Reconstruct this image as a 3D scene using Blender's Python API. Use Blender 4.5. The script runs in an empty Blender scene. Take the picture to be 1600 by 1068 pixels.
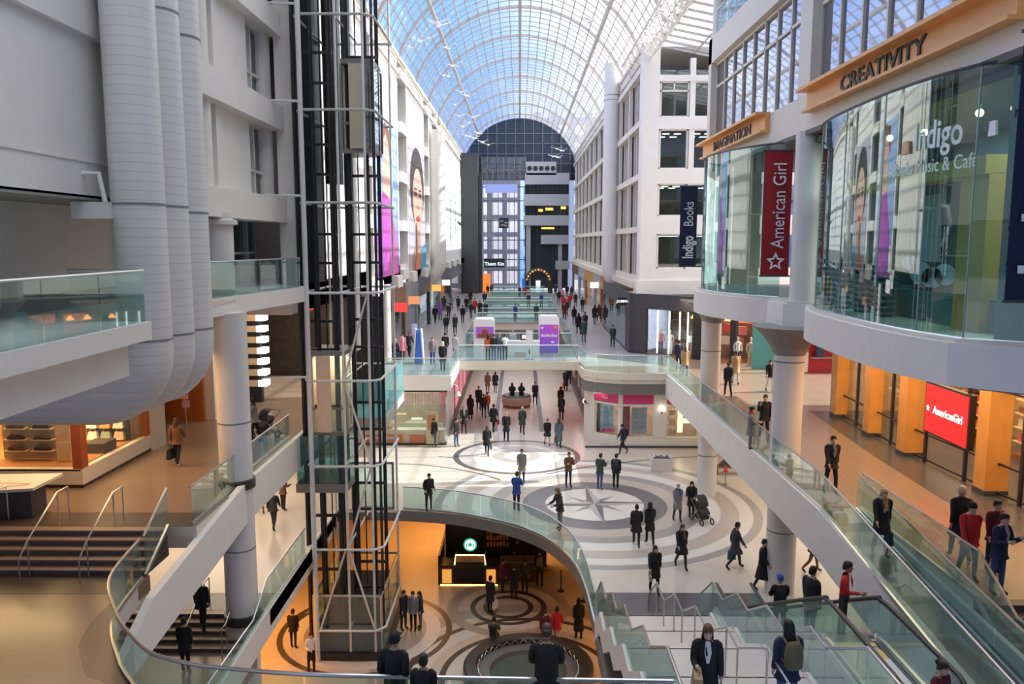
import bpy, bmesh, math, random
from mathutils import Vector, Matrix, Euler
random.seed(7)
R = math.radians
S = bpy.context.scene
COL = S.collection
# ------------------------------------------------------------------ levels (metres)
M, U, L, T, B = 0.0, 4.5, 3.7, 10.45, -4.5      # main floor, upper floor, near landing, gallery, lower floor
RT = 10.1                                        # right gallery floor
# ------------------------------------------------------------------ camera and survey of the photograph
F = 1240.0; CZ = 12.1
PITCH = math.atan(156 / F); YAW = math.atan(12 / F * math.cos(PITCH))
cam = bpy.data.cameras.new('camera'); cam.lens = F / 1600 * 36; cam.sensor_width = 36
cam.clip_start = 0.05; cam.clip_end = 600
co = bpy.data.objects.new('camera', cam); COL.objects.link(co)
co.location = (0, 0, CZ); co.rotation_euler = (R(90) - PITCH, 0, YAW)
S.camera = co
_cp, _sp, _cy, _sy = math.cos(PITCH), math.sin(PITCH), math.cos(YAW), math.sin(YAW)
_f = Vector((-_sy * _cp, _cy * _cp, -_sp)); _r = Vector((_cy, _sy, 0)); _u = Vector((-_sy * _sp, _cy * _sp, _cp))
def ray(px, py): return _f + (px - 800) / F * _r + (534 - py) / F * _u
def onz(px, py, z):                              # point of a horizontal plane
    d = ray(px, py); t = (z - CZ) / d.z; return Vector((d.x * t, d.y * t, z))
def ony(px, py, y):                              # point of a cross plane
    d = ray(px, py); t = y / d.y; return Vector((d.x * t, y, CZ + d.z * t))
def onx(px, py, x):                              # point of a lengthwise plane
    d = ray(px, py); t = x / d.x; return Vector((x, d.y * t, CZ + d.z * t))
# ------------------------------------------------------------------ materials
MT = {}
def nt(name):
    m = bpy.data.materials.new(name); m.use_nodes = True; MT[name] = m
    n = m.node_tree; n.nodes.clear(); o = n.nodes.new('ShaderNodeOutputMaterial'); return m, n, o
def mat(name, col, rough=.5, metal=0, var=0, scale=3, bump=0, spec=.5, emit=None, es=0):
    if name in MT: return MT[name]
    m, n, o = nt(name)
    p = n.nodes.new('ShaderNodeBsdfPrincipled'); n.links.new(p.outputs[0], o.inputs[0])
    p.inputs['Base Color'].default_value = (*col, 1); p.inputs['Roughness'].default_value = rough
    p.inputs['Metallic'].default_value = metal; p.inputs['Specular IOR Level'].default_value = spec
    if emit: p.inputs['Emission Color'].default_value = (*emit, 1); p.inputs['Emission Strength'].default_value = es
    if var or bump:
        tc = n.nodes.new('ShaderNodeTexCoord'); ns = n.nodes.new('ShaderNodeTexNoise')
        ns.inputs['Scale'].default_value = scale; ns.inputs['Detail'].default_value = 4
        n.links.new(tc.outputs['Object'], ns.inputs['Vector'])
        if var:
            mr = n.nodes.new('ShaderNodeMapRange'); mr.inputs[1].default_value = .3; mr.inputs[2].default_value = .7
            mr.inputs[3].default_value = 1 - var; mr.inputs[4].default_value = 1 + var
            n.links.new(ns.outputs['Fac'], mr.inputs[0])
            mx = n.nodes.new('ShaderNodeVectorMath'); mx.operation = 'SCALE'; mx.inputs[0].default_value = col
            n.links.new(mr.outputs[0], mx.inputs['Scale']); n.links.new(mx.outputs[0], p.inputs['Base Color'])
        if bump:
            b = n.nodes.new('ShaderNodeBump'); b.inputs['Strength'].default_value = bump; b.inputs['Distance'].default_value = .02
            n.links.new(ns.outputs['Fac'], b.inputs['Height']); n.links.new(b.outputs[0], p.inputs['Normal'])
    return m
def tile(name, col, line, w=.6, rough=.25, gap=.006, var=.05, plane='XY', spec=.5, roww=None, off=0):
    m, n, o = nt(name)
    p = n.nodes.new('ShaderNodeBsdfPrincipled'); n.links.new(p.outputs[0], o.inputs[0])
    p.inputs['Roughness'].default_value = rough; p.inputs['Specular IOR Level'].default_value = spec
    tc = n.nodes.new('ShaderNodeTexCoord'); br = n.nodes.new('ShaderNodeTexBrick'); src = tc.outputs['Object']
    if plane != 'XY':
        sp = n.nodes.new('ShaderNodeSeparateXYZ'); cb = n.nodes.new('ShaderNodeCombineXYZ')
        n.links.new(src, sp.inputs[0]); n.links.new(sp.outputs[plane[0]], cb.inputs[0]); n.links.new(sp.outputs[plane[1]], cb.inputs[1])
        src = cb.outputs[0]
    n.links.new(src, br.inputs['Vector']); br.offset = off; br.inputs['Scale'].default_value = 1
    br.inputs['Brick Width'].default_value = w; br.inputs['Row Height'].default_value = roww or w
    br.inputs['Mortar Size'].default_value = gap; br.inputs['Mortar Smooth'].default_value = .1
    br.inputs['Color1'].default_value = (*[c * (1 - var) for c in col], 1); br.inputs['Color2'].default_value = (*[min(1, c * (1 + var)) for c in col], 1)
    br.inputs['Mortar'].default_value = (*line, 1); n.links.new(br.outputs['Color'], p.inputs['Base Color'])
    return m
def glass(name, tint=(.86, .95, .93), base=.06, top=.55, rough=.02, dirt=0, dcol=(.7, .85, .82)):
    m, n, o = nt(name)
    tr = n.nodes.new('ShaderNodeBsdfTransparent'); tr.inputs[0].default_value = (*tint, 1)
    gl = n.nodes.new('ShaderNodeBsdfGlossy'); gl.inputs['Roughness'].default_value = rough; gl.inputs[0].default_value = (.95, 1, 1, 1)
    lw = n.nodes.new('ShaderNodeLayerWeight'); lw.inputs[0].default_value = .5
    pw = n.nodes.new('ShaderNodeMath'); pw.operation = 'POWER'; pw.inputs[1].default_value = 3; n.links.new(lw.outputs['Facing'], pw.inputs[0])
    mr = n.nodes.new('ShaderNodeMapRange'); mr.inputs[3].default_value = base; mr.inputs[4].default_value = top; n.links.new(pw.outputs[0], mr.inputs[0])
    mx = n.nodes.new('ShaderNodeMixShader'); n.links.new(mr.outputs[0], mx.inputs[0]); n.links.new(tr.outputs[0], mx.inputs[1]); n.links.new(gl.outputs[0], mx.inputs[2])
    last = mx.outputs[0]
    if dirt:
        df = n.nodes.new('ShaderNodeBsdfDiffuse'); df.inputs[0].default_value = (*dcol, 1)
        tl = n.nodes.new('ShaderNodeBsdfTranslucent'); tl.inputs[0].default_value = (*dcol, 1)
        m0 = n.nodes.new('ShaderNodeMixShader'); m0.inputs[0].default_value = .5; n.links.new(df.outputs[0], m0.inputs[1]); n.links.new(tl.outputs[0], m0.inputs[2])
        m2 = n.nodes.new('ShaderNodeMixShader'); m2.inputs[0].default_value = dirt; n.links.new(last, m2.inputs[1]); n.links.new(m0.outputs[0], m2.inputs[2]); last = m2.outputs[0]
    n.links.new(last, o.inputs[0]); return m
def glow(name, col, s): return mat(name, (.02, .02, .02), .5, emit=col, es=s)
white = mat('white_plaster', (.84, .80, .745), .55, var=.02, scale=1.5)
cream = mat('cream_paint', (.76, .69, .58), .5, var=.02)
ductm = tile('duct_white', (.78, .755, .72), (.61, .61, .61), w=30, roww=.20, rough=.45, gap=.008, var=.01, plane='XZ')
colm = mat('column_white', (.76, .73, .68), .4, var=.02)
collar = mat('collar_dark', (.045, .04, .037), .35)
steel = mat('brushed_steel', (.62, .62, .63), .28, metal=.9)
bronze = mat('bronze_edge', (.22, .20, .18), .4, var=.06)
black = mat('black_metal', (.02, .02, .022), .4)
dgrey = mat('dark_grey', (.06, .06, .065), .45, var=.1)
mgrey = mat('mid_grey', (.25, .25, .26), .5, var=.05)
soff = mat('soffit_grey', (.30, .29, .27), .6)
floor_tile = tile('floor_beige', (.60, .535, .46), (.50, .44, .38), w=1.2, rough=.22, var=.02)
floor_low = tile('floor_lower_tile', (.56, .47, .38), (.46, .38, .30), w=1.2, rough=.25, var=.03)
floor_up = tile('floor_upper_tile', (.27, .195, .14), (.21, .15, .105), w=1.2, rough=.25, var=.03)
floor_dk = mat('floor_dark_granite', (.085, .082, .085), .25, var=.12, scale=20)
ring_dk = mat('ring_dark_granite', (.10, .095, .095), .28, var=.12, scale=20)
ring_md = mat('ring_grey_granite', (.33, .31, .295), .28, var=.06, scale=20)
ring_lt = mat('ring_light_stone', (.70, .67, .62), .25, var=.03, scale=20)
ring_tan = mat('ring_tan_stone', (.50, .43, .37), .28, var=.04, scale=20)
rail_gl = glass('balustrade_glass', (.80, .91, .89), .05, .5, dirt=.05)
win_gl = glass('window_glass', (.66, .74, .76), .16, .7)
bay_gl = glass('bay_glass', (.44, .70, .68), .17, .72, rough=.015, dirt=.02, dcol=(.3, .6, .58))
shop_gl = glass('shop_glass', (.93, .95, .95), .05, .45)
# ------------------------------------------------------------------ mesh builder
class MB:
    def __init__(s): s.v = []; s.f = []; s.m = []; s.k = 0
    def face(s, pts, m=None):
        b = len(s.v); s.v += [tuple(p) for p in pts]; s.f.append(tuple(range(b, b + len(pts)))); s.m.append(s.k if m is None else m); return s
    def grid(s, rows, closed=False, m=None, cap=False):
        b = len(s.v); n = len(rows[0]); k = s.k if m is None else m
        for r in rows: s.v += [tuple(p) for p in r]
        for i in range(len(rows) - 1):
            for j in range(n if closed else n - 1):
                j2 = (j + 1) % n; s.f.append((b + i * n + j, b + i * n + j2, b + (i + 1) * n + j2, b + (i + 1) * n + j)); s.m.append(k)
        if cap:
            s.f.append(tuple(b + j for j in reversed(range(n)))); s.m.append(k)
            e = b + (len(rows) - 1) * n; s.f.append(tuple(e + j for j in range(n))); s.m.append(k)
        return s
    def box(s, x0, x1, y0, y1, z0, z1, m=None):
        return s.prism([(x0, y0), (x1, y0), (x1, y1), (x0, y1)], z0, z1, m)
    def prism(s, poly, z0, z1, m=None, top=None):
        b = len(s.v); n = len(poly); k = s.k if m is None else m
        s.v += [(p[0], p[1], z0) for p in poly] + [(p[0], p[1], z1) for p in poly]
        s.f.append(tuple(b + i for i in reversed(range(n)))); s.m.append(k)
        s.f.append(tuple(b + n + i for i in range(n))); s.m.append(k if top is None else top)
        for i in range(n):
            j = (i + 1) % n; s.f.append((b + i, b + j, b + n + j, b + n + i)); s.m.append(k)
        return s
    def hexa(s, a, bq, m=None):                     # two quads joined
        b = len(s.v); k = s.k if m is None else m; s.v += [tuple(p) for p in a] + [tuple(p) for p in bq]
        s.f += [(b + 3, b + 2, b + 1, b), (b + 4, b + 5, b + 6, b + 7)] + [(b + i, b + (i + 1) % 4, b + 4 + (i + 1) % 4, b + 4 + i) for i in range(4)]
        s.m += [k] * 6; return s
    def bar(s, a, b, w, h, m=None):                 # rectangular bar from a to b, h upright
        a = Vector(a); b = Vector(b); d = (b - a).normalized(); up = Vector((0, 0, 1))
        if abs(d.z) > .98: up = Vector((0, 1, 0))
        sd = d.cross(up).normalized(); up = sd.cross(d)
        q = [sd * w / 2 + up * h / 2, -sd * w / 2 + up * h / 2, -sd * w / 2 - up * h / 2, sd * w / 2 - up * h / 2]
        return s.hexa([a + x for x in q], [b + x for x in q], m)
    def tube(s, path, r, n=8, m=None, cap=True, closed=False):
        P = [Vector(p) for p in path]; rows = []; N = len(P); nrm = None
        for i, p in enumerate(P):
            if closed: d = (P[(i + 1) % N] - P[i - 1])
            else: d = (P[min(i + 1, N - 1)] - P[max(i - 1, 0)])
            d = d.normalized()
            if nrm is None: nrm = d.orthogonal().normalized()
            nrm = (nrm - d * nrm.dot(d)).normalized(); bn = d.cross(nrm)
            rr = r[i] if isinstance(r, (list, tuple)) else r
            rows.append([p + (nrm * math.cos(t) + bn * math.sin(t)) * rr for t in (2 * math.pi * j / n for j in range(n))])
        if closed: rows.append(rows[0])
        return s.grid(rows, True, m, cap and not closed)
    def lathe(s, prof, c=(0, 0, 0), n=24, m=None, sx=1, sy=1, cap=True):
        rows = [[(c[0] + r * sx * math.cos(t), c[1] + r * sy * math.sin(t), c[2] + z) for t in (2 * math.pi * j / n for j in range(n))] for r, z in prof]
        return s.grid(rows, True, m, cap)
    def ball(s, c, r, n=12, m=None):
        if not isinstance(r, (list, tuple)): r = (r, r, r)
        h = max(4, n // 2)
        return s.lathe([(math.sin(math.pi * (i + .02) / (h + .04)) * r[0], -math.cos(math.pi * (i + .02) / (h + .04)) * r[2]) for i in range(h + 1)], c, n, m, 1, r[1] / r[0])
    def ring(s, c, r0, r1, a0=0, a1=360, n=72, m=None, th=.004):
        full = abs(a1 - a0) >= 359.9
        ts = [R(a0 + (a1 - a0) * i / n) for i in range(n + 1)]
        rows = [[(c[0] + r * math.cos(t), c[1] + r * math.sin(t), z) for r, z in ((r0, c[2]), (r0, c[2] + th), (r1, c[2] + th), (r1, c[2]))] for t in ts]
        return s.grid([[r for r in q] for q in rows], True, m, cap=not full)
    def build(s, name, mats, parent=None, label=None, cat=None, group=None, kind=None, smooth=False, auto=35):
        me = bpy.data.meshes.new(name); me.from_pydata(s.v, [], s.f)
        for mm in (mats if isinstance(mats, (list, tuple)) else [mats]): me.materials.append(mm)
        if any(s.m): me.polygons.foreach_set('material_index', s.m)
        if smooth:
            me.polygons.foreach_set('use_smooth', [True] * len(s.f))
            bm = bmesh.new(); bm.from_mesh(me); bmesh.ops.remove_doubles(bm, verts=bm.verts, dist=1e-5)
            for e in bm.edges:
                if len(e.link_faces) == 2 and e.calc_face_angle(0) > R(auto): e.smooth = False
            bm.to_mesh(me); bm.free()
        me.update()
        o = bpy.data.objects.new(name, me); COL.objects.link(o)
        if parent: o.parent = parent
        tag(o, label, cat, group, kind); return o
def tag(o, label=None, cat=None, group=None, kind=None):
    for k, x in (('label', label), ('category', cat), ('group', group), ('kind', kind)):
        if x: o[k] = x
    return o
def T_(name, label, cat, group=None):               # an Empty that parents the parts of one thing
    o = bpy.data.objects.new(name, None); COL.objects.link(o); o.empty_display_size = .2
    return tag(o, label, cat, group)
def box(name, m, x0, x1, y0, y1, z0, z1, parent=None, **k): return MB().box(x0, x1, y0, y1, z0, z1).build(name, m, parent, **k)
def struct(name, mb, m, parent=None, **k): return mb.build(name, m, parent, kind=None if parent else 'structure', **k)
def text(name, body, size, m, loc, rot, parent=None, depth=.01, ax='CENTER', sx=1, font=None, bold=0, shear=0):
    c = bpy.data.curves.new(name, 'FONT'); c.body = body; c.size = size; c.extrude = depth; c.align_x = ax; c.align_y = 'CENTER'; c.offset = bold; c.shear = shear
    c.resolution_u = 3
    o = bpy.data.objects.new(name, c); COL.objects.link(o)
    dg = bpy.context.evaluated_depsgraph_get(); dg.update()
    me = bpy.data.meshes.new_from_object(o.evaluated_get(dg)); bpy.data.objects.remove(o)
    me.transform(Matrix.Translation(loc) @ Euler(rot).to_matrix().to_4x4() @ Matrix.Diagonal((sx, 1, 1, 1)))
    me.materials.clear(); me.materials.append(m)
    o = bpy.data.objects.new(name, me); COL.objects.link(o)
    if parent: o.parent = parent
    return o
FC = (R(90), 0, 0)                                   # lettering that faces the camera (towards -Y)
FL = (R(90), 0, R(-90))                              # lettering on the right-hand side, facing the void (-X)
FR = (R(90), 0, R(90))                               # lettering on the left-hand side, facing the void (+X)
def smooth_path(pts, n=6):
    P = [Vector(p) for p in pts]; out = []
    for i in range(len(P) - 1):
        a, b, c, d = P[max(i - 1, 0)], P[i], P[i + 1], P[min(i + 2, len(P) - 1)]
        for k in range(n):
            t = k / n; out.append(.5 * ((2 * b) + (c - a) * t + (2 * a - 5 * b + 4 * c - d) * t * t + (3 * b - a - 3 * c + d) * t ** 3))
    out.append(P[-1]); return out
def resample(P, step):
    P = [Vector(p) for p in P]; d = [0]
    for i in range(1, len(P)): d.append(d[-1] + (P[i] - P[i - 1]).length)
    n = max(1, round(d[-1] / step)); out = []; j = 0
    for k in range(n + 1):
        t = d[-1] * k / n
        while j < len(P) - 2 and d[j + 1] < t: j += 1
        u = (t - d[j]) / max(1e-9, d[j + 1] - d[j]); out.append(P[j].lerp(P[j + 1], min(1, u)))
    return out
def balustrade(path, label, h=1.07, step=1.5, group='glass balustrades', curved=False, rail_r=.028, gm=None, base=True, name='glass_balustrade', zoff=0):
    """path = floor line; glass panels, one handrail, a base channel"""
    t = T_(name, label, 'railing', group)
    P = smooth_path(path) if curved else [Vector(p) for p in path]
    for i in range(len(P) - 1 if not curved else 1):
        seg = P if curved else [P[i], P[i + 1]]
        Q = resample(seg, step)
        for a, b in zip(Q[:-1], Q[1:]):
            g = .02 / max(.1, (b - a).length); a2 = a.lerp(b, g); b2 = b.lerp(a, g); n = (b - a).cross(Vector((0, 0, 1))).normalized() * .008
            up = Vector((0, 0, h - .03)); lo = Vector((0, 0, .04 + zoff))
            MB().hexa([a2 + n + lo, b2 + n + lo, b2 + n + up, a2 + n + up], [a2 - n + lo, b2 - n + lo, b2 - n + up, a2 - n + up]).build('glass_panel', gm or rail_gl, t)
    hp = [p + Vector((0, 0, h)) for p in P]
    MB().tube(hp, rail_r, 8).build('handrail', steel, t, smooth=True)
    if base:
        mb = MB()
        for a, b in zip(P[:-1], P[1:]): mb.bar(a + Vector((0, 0, .04 + zoff)), b + Vector((0, 0, .04 + zoff)), .06, .1)
        mb.build('base_channel', steel, t)
    return t
# ================================================================== SHELL
EDGE = [(-8.26, 34.9), (-5.86, 34.85), (-3.2, 34.4), (-1.45, 33.6), (0, 32.6), (1.02, 31.4), (1.7, 30), (2.13, 28.5), (2.34, 26.6), (2.4, 24.6), (2.4, 23)]
ce = [(p.x, p.y) for p in smooth_path([(x, y, 0) for x, y in EDGE], 4)]
struct('floor_lower', MB().box(-22, 14, 5, 52, B - .3, B), floor_low)
struct('wall_lower_back', MB().box(-22, 14, 51, 51.3, B, -.6), mat('lower_wall', (.30, .2, .12), .6, var=.1))
struct('wall_lower_left', MB().box(-16, -15.7, 5, 51, B, -.6), MT['lower_wall'])
struct('wall_lower_right', MB().box(8.6, 8.9, 5, 51, B, -.6), MT['lower_wall'])
# main floor: three slabs around the opening
mb = MB(); mb.prism([(-8.26, 130)] + ce + [(24, 23), (24, 130)], -.4, 0, m=1, top=0)
mb.box(-22, -8.26, 24.9, 130, -.55, 0, m=0); mb.box(2.4, 24, 5, 23, -.55, -.004, m=1)
struct('floor_main', mb, [floor_tile, bronze])
mb = MB(); mb.box(-22, -8.3, 5, 23.6, -1.3, -.72); struct('floor_main_landing', mb, floor_up)
mb = MB(); mb.box(-8.42, -8.26, 24.0, 34.9, -.85, .04); mb.hexa([(-8.42, 5, -1.6), (-8.26, 5, -1.6), (-8.26, 24, -.85), (-8.42, 24, -.85)], [(-8.42, 5, -.7), (-8.26, 5, -.7), (-8.26, 24, .04), (-8.42, 24, .04)])
struct('trim_main_edge_left', mb, white)
struct('trim_main_edge_curved', MB().grid([[(x, y, -.4), (x, y, -.5)] for x, y in ce] ), bronze)
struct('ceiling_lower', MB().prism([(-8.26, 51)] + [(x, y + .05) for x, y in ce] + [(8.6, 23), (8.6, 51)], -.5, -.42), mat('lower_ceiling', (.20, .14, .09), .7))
# dark granite band before the stairs, thin joints
mb = MB(); mb.box(2.45, 8.3, 23.0, 26.35, 0, .005); mb.box(-22, -8.5, 24.9, 26.2, 0, .005)
struct('floor_granite_band', mb, floor_dk)
# upper floor slabs
mb = MB()
UR = [(3.75, 130), (3.75, 48.2), (3.9, 46.9), (4.5, 46.2), (5.9, 45.6), (8.7, 45.6), (8.7, 22), (9.75, 22), (9.75, 16.3), (24, 16.3), (24, 130)]
mb.prism(UR, U - .6, U, m=1, top=0)
mb.prism([(-22, 130), (-22, 20.5), (-8.7, 20.5), (-8.7, 44.4), (-3.9, 44.4), (-3.9, 130)], U - .6, U, m=1, top=0)
for y0, y1 in ((50.2, 57), (74, 79), (90, 94), (105, 109), (118, 130)): mb.box(-3.9, 3.75, y0, y1, U - .55, U - .001, m=1)
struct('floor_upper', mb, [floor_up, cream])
mb = MB()
for y0, y1 in ((50.2, 57), (74, 79), (90, 94), (105, 109), (118, 130)): mb.box(-3.9, 3.75, y0 + .05, y1 - .05, U, U + .006)
mb.box(-8.6, -3.95, 44.5, 130, U, U + .005); mb.box(3.85, 8.6, 48.5, 130, U, U + .005)
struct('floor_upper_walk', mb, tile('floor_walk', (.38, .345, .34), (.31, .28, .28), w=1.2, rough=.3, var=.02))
# fascias of the upper galleries
mb = MB(); mb.box(-8.72, -8.55, 24.0, 44.4, U - 1.15, U + .12); mb.box(-8.7, -3.9, 44.3, 44.4, U - .75, U + .1); mb.box(-3.95, -3.85, 44.4, 50.2, U - .6, U + .08)
mb.hexa([(-8.75, 14.5, 2.35), (-8.55, 14.5, 2.35), (-8.55, 24, U - 1.15), (-8.75, 24, U - 1.15)], [(-8.75, 17.6, U - .65), (-8.55, 17.6, U - .65), (-8.55, 24, U + .12), (-8.75, 24, U + .12)])
struct('trim_upper_edge_left', mb, white)
mb = MB(); mb.box(8.5, 8.7, 22, 45.6, U - 1.35, U + .05); mb.hexa([(8.45, 12, 2.2), (8.65, 12, 2.2), (8.7, 22, U - 1.35), (8.5, 22, U - 1.35)], [(8.45, 12, L - .1), (8.65, 12, L - .1), (8.7, 22, U + .05), (8.5, 22, U + .05)])
struct('trim_upper_edge_right', mb, white)
mb = MB(); mb.prism([(3.7, 48.2), (3.85, 46.85), (4.45, 46.1), (5.85, 45.5), (8.7, 45.5), (8.7, 45.6), (5.9, 45.6), (4.5, 46.2), (3.9, 46.9), (3.8, 48.2)], U - .35, U + .05, m=0)
mb.prism([(3.8, 48.2), (3.95, 46.95), (4.55, 46.25), (5.95, 45.65), (8.7, 45.65), (8.7, 46), (6, 46), (4.7, 46.6), (4.2, 48.2)], U - 1.25, U - .35, m=1)
struct('trim_upper_edge_shop', mb, [cream, mat('taupe_band', (.20, .19, .175), .5)])
struct('trim_bridge_edge', MB().box(-3.9, 3.75, 50.08, 50.2, U - .5, U + .06), cream)
struct('trim_upper_dark_band', MB().box(-22, -8.8, 20.5, 21.6, U, U + .006).box(-22, -9.7, 18.1, 19.15, L, L + .006), mat('floor_brown_band', (.11, .085, .07), .3))
# near landing with its curved rim
LR = [onz(215, 835, L + 1.07), onz(172, 900, L + 1.07), onz(180, 955, L + 1.07), onz(205, 992, L + 1.1), onz(236, 1019, L + 1.15), onz(290, 1035, L + 1.3), onz(350, 1043, L + 1.45), onz(480, 1053, U + .97), onz(680, 1058, U + .97), onz(880, 1061.5, U + .97), onz(1052, 1064, U + .97)]
LR[0] = Vector((-9.45, 18.9, L + 1.07))
LRF = [p - Vector((0, 0, 1.07)) for p in LR]
LP = smooth_path(LRF, 5)
mb = MB(); rows = []
for p in LP: rows.append([(p.x, p.y, p.z), (p.x, p.y, p.z - .5)])
mb.grid(rows, m=1); mb.grid([[(p.x - .03 if p.x < -5 else p.x, p.y - .03, p.z), (min(p.x - 13, -14) if p.x < -6.8 else p.x * 1.02, p.y if p.x < -6.8 else 4, p.z)] for p in LP], m=0)
mb.box(-22, -9.4, 14, 19.2, L - .4, L - .003, m=0)
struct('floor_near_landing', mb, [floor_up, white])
rim = []
for i, p in enumerate(LP[:32]):
    d = (LP[min(i + 1, len(LP) - 1)] - LP[max(i - 1, 0)]).normalized(); n = Vector((d.y, -d.x, 0)); w = .62 * min(1, i / 8 + .15)
    n = -n if n.x > 0 and p.x < -7 else n
    rim.append([p + Vector((0, 0, .008)), p + Vector((0, 0, .008)) + n * w])
struct('floor_landing_border', MB().grid(rim), floor_dk)
# upper left stairs and main left stairs: five risers
def stairs(name, label, x0, x1, y0, y1, z0, z1, n, m1, m2):
    t = T_(name, label, 'stairs', 'short flights of steps'); dy = (y1 - y0) / n; dz = (z1 - z0) / n
    for i in range(n):
        mb = MB(); mb.box(x0, x1, y0 + dy * i, y1 + .05, z0 + dz * i - .02, z0 + dz * (i + 1) - .035, m=1)
        mb.box(x0, x1, y0 + dy * i - .03, y0 + dy * (i + 1), z0 + dz * (i + 1) - .035, z0 + dz * (i + 1) - .002, m=0); mb.build('step', [m1, m2], t)
    return t
stp = mat('step_tread', (.34, .26, .20), .4, var=.04); srs = mat('step_riser', (.13, .10, .085), .5)
stairs('short_stairs', 'wide short flight of brown steps down to the near left landing', -22, -9.5, 19.15, 20.5, L, U, 5, stp, srs)
stairs('short_stairs', 'short flight of steps on the main floor under the left gallery edge', -14, -8.5, 23.5, 24.95, -.72, 0, 5, stp, srs)
# gallery level
mb = MB()
mb.box(-22, -7.75, -14, 16.55, T - .38, T, m=1); mb.box(-22, -8.1, -14, 16.2, T - 1.1, T - .38, m=1)
mb.box(-22, -9.35, 16.55, 22.9, T - .6, T, m=1)
mb.prism([(-22, 22.9), (-9.05, 22.9), (-8.05, 29.3), (-8.05, 30), (-22, 30)], T - .55, T, m=1)
mb.box(-22, -8.7, 30, 126, T - 1.1, T, m=1)
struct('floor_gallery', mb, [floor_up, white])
mb = MB()
BAY1 = smooth_path([(9.5, 37.4, 0), (8.3, 35.9, 0), (7.75, 33.9, 0), (7.85, 31.8, 0), (8.5, 29.9, 0), (9.35, 28.7, 0)], 5)
BAY2 = smooth_path([(9.75, 26.2, 0), (9.0, 24.2, 0), (8.72, 21.8, 0), (8.66, 19.4, 0), (8.8, 17.6, 0), (9.12, 16.3, 0)], 5)
BAY3 = [Vector((9.12, 16.3, 0)), Vector((10.8, 14.9, 0)), Vector((11.2, 12, 0))]
out = [(p.x, p.y) for p in BAY1 + [Vector((9.1, 28.3, 0)), Vector((9.1, 26.6, 0))] + BAY2 + BAY3]
def off(pp, d): return [(x - d, y) for x, y in pp]
mb.prism(off(out, .28)[::-1] + [(24, 37.4), (24, 12)][::-1] if False else [(24, 12), (24, 37.4)] + off(out, .28), RT - .95, RT - .05, m=0)
mb.prism([(24, 12), (24, 37.4)] + off(out, .16), RT - .05, RT + .03, m=1)
struct('floor_gallery_bay', mb, [white, cream])
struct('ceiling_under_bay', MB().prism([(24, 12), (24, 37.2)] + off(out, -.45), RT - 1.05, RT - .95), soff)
# floor inlays: compass, concentric rings, linking arcs
CC = (3.5, 35.8); C2 = (-.15, 44.1)
mb = MB()
for r0, r1, k in ((0, 2.3, 2), (2.3, 3.35, 3), (3.35, 4.2, 1), (4.2, 4.9, 4), (4.9, 5.7, 2), (5.7, 6.5, 1), (6.5, 7.1, 2), (7.1, 7.5, 4)):
    ts = [2 * math.pi * i / 96 for i in range(97)]
    P = lambda r, t: (CC[0] + r * math.cos(t), CC[1] + r * math.sin(t))
    for a, b in zip(ts[:-1], ts[1:]):
        q = [P(r0, a), P(r1, a), P(r1, b), P(r0, b)] if r0 else [CC, P(r1, a), P(r1, b)]
        def inside(p):                                  # stays on the slab
            x, y = p
            if y < 23: return False
            for (xa, ya), (xb, yb) in zip(EDGE[:-1], EDGE[1:]):
                if min(xa, xb) <= x <= max(xa, xb) and xb > xa and y < ya + (yb - ya) * (x - xa) / (xb - xa) + .15: return False
            return x > -8 and (x > 2.45 or y > 23.5)
        q = [p for p in q]
        if all(inside(p) for p in q): mb.face([(x, y, .006) for x, y in q], k - 1)
ringm = [ring_tan, ring_lt, mat('ring_compass_grey', (.15, .145, .15), .3, var=.06), ring_md]
struct('floor_compass_rings', mb, ringm)
mb = MB()
for k in range(8):                                     # eight-pointed star, each point half dark half light
    a = R(90 + 45 * k + 4); rr = 2.75 if k % 2 == 0 else 1.55; wd = .46 if k % 2 == 0 else .38; z = .016 if k % 2 == 0 else .012
    tip = (CC[0] + rr * math.cos(a), CC[1] + rr * math.sin(a), z)
    for sgn in (1, -1):
        b = a + sgn * R(45 if k % 2 == 0 else 34); mid = (CC[0] + wd * math.cos(b), CC[1] + wd * math.sin(b), z)
        mb.face([(CC[0], CC[1], z), tip, mid] if sgn < 0 else [(CC[0], CC[1], z), mid, tip], 0 if sgn > 0 else 1)
mb.ring((CC[0], CC[1], .006), 2.28, 2.36, m=0, th=.004)
struct('floor_compass_star', mb, [mat('star_dark', (.16, .155, .15), .3), mat('star_light', (.42, .41, .40), .3)])
mb = MB()
for r0, r1, k in ((0, .75, 1), (.75, 1.35, 0), (1.35, 2.1, 3), (2.1, 2.5, 1), (2.5, 3.3, 3), (3.3, 3.62, 2)): mb.ring((*C2, .004), r0, r1, m=k)
mb.ring((14, 22, .002), 22.35, 22.47, 98, 124, m=2); mb.ring((-13, 18, .002), 27.25, 27.36, 60, 72, m=2); mb.ring((-7.5, 34, .002), 8.45, 8.56, 40, 84, m=2)
struct('floor_ring_pattern', mb, [ring_md, ring_lt, ring_dk, mat('ring_pale_grey', (.50, .475, .45), .28)])
mb = MB()
for x in (-1.6, 1.45): mb.box(x - .16, x + .16, 50, 80, 0, .005)
struct('floor_corridor_strips', mb, mat('strip_granite', (.12, .115, .13), .4))
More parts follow.
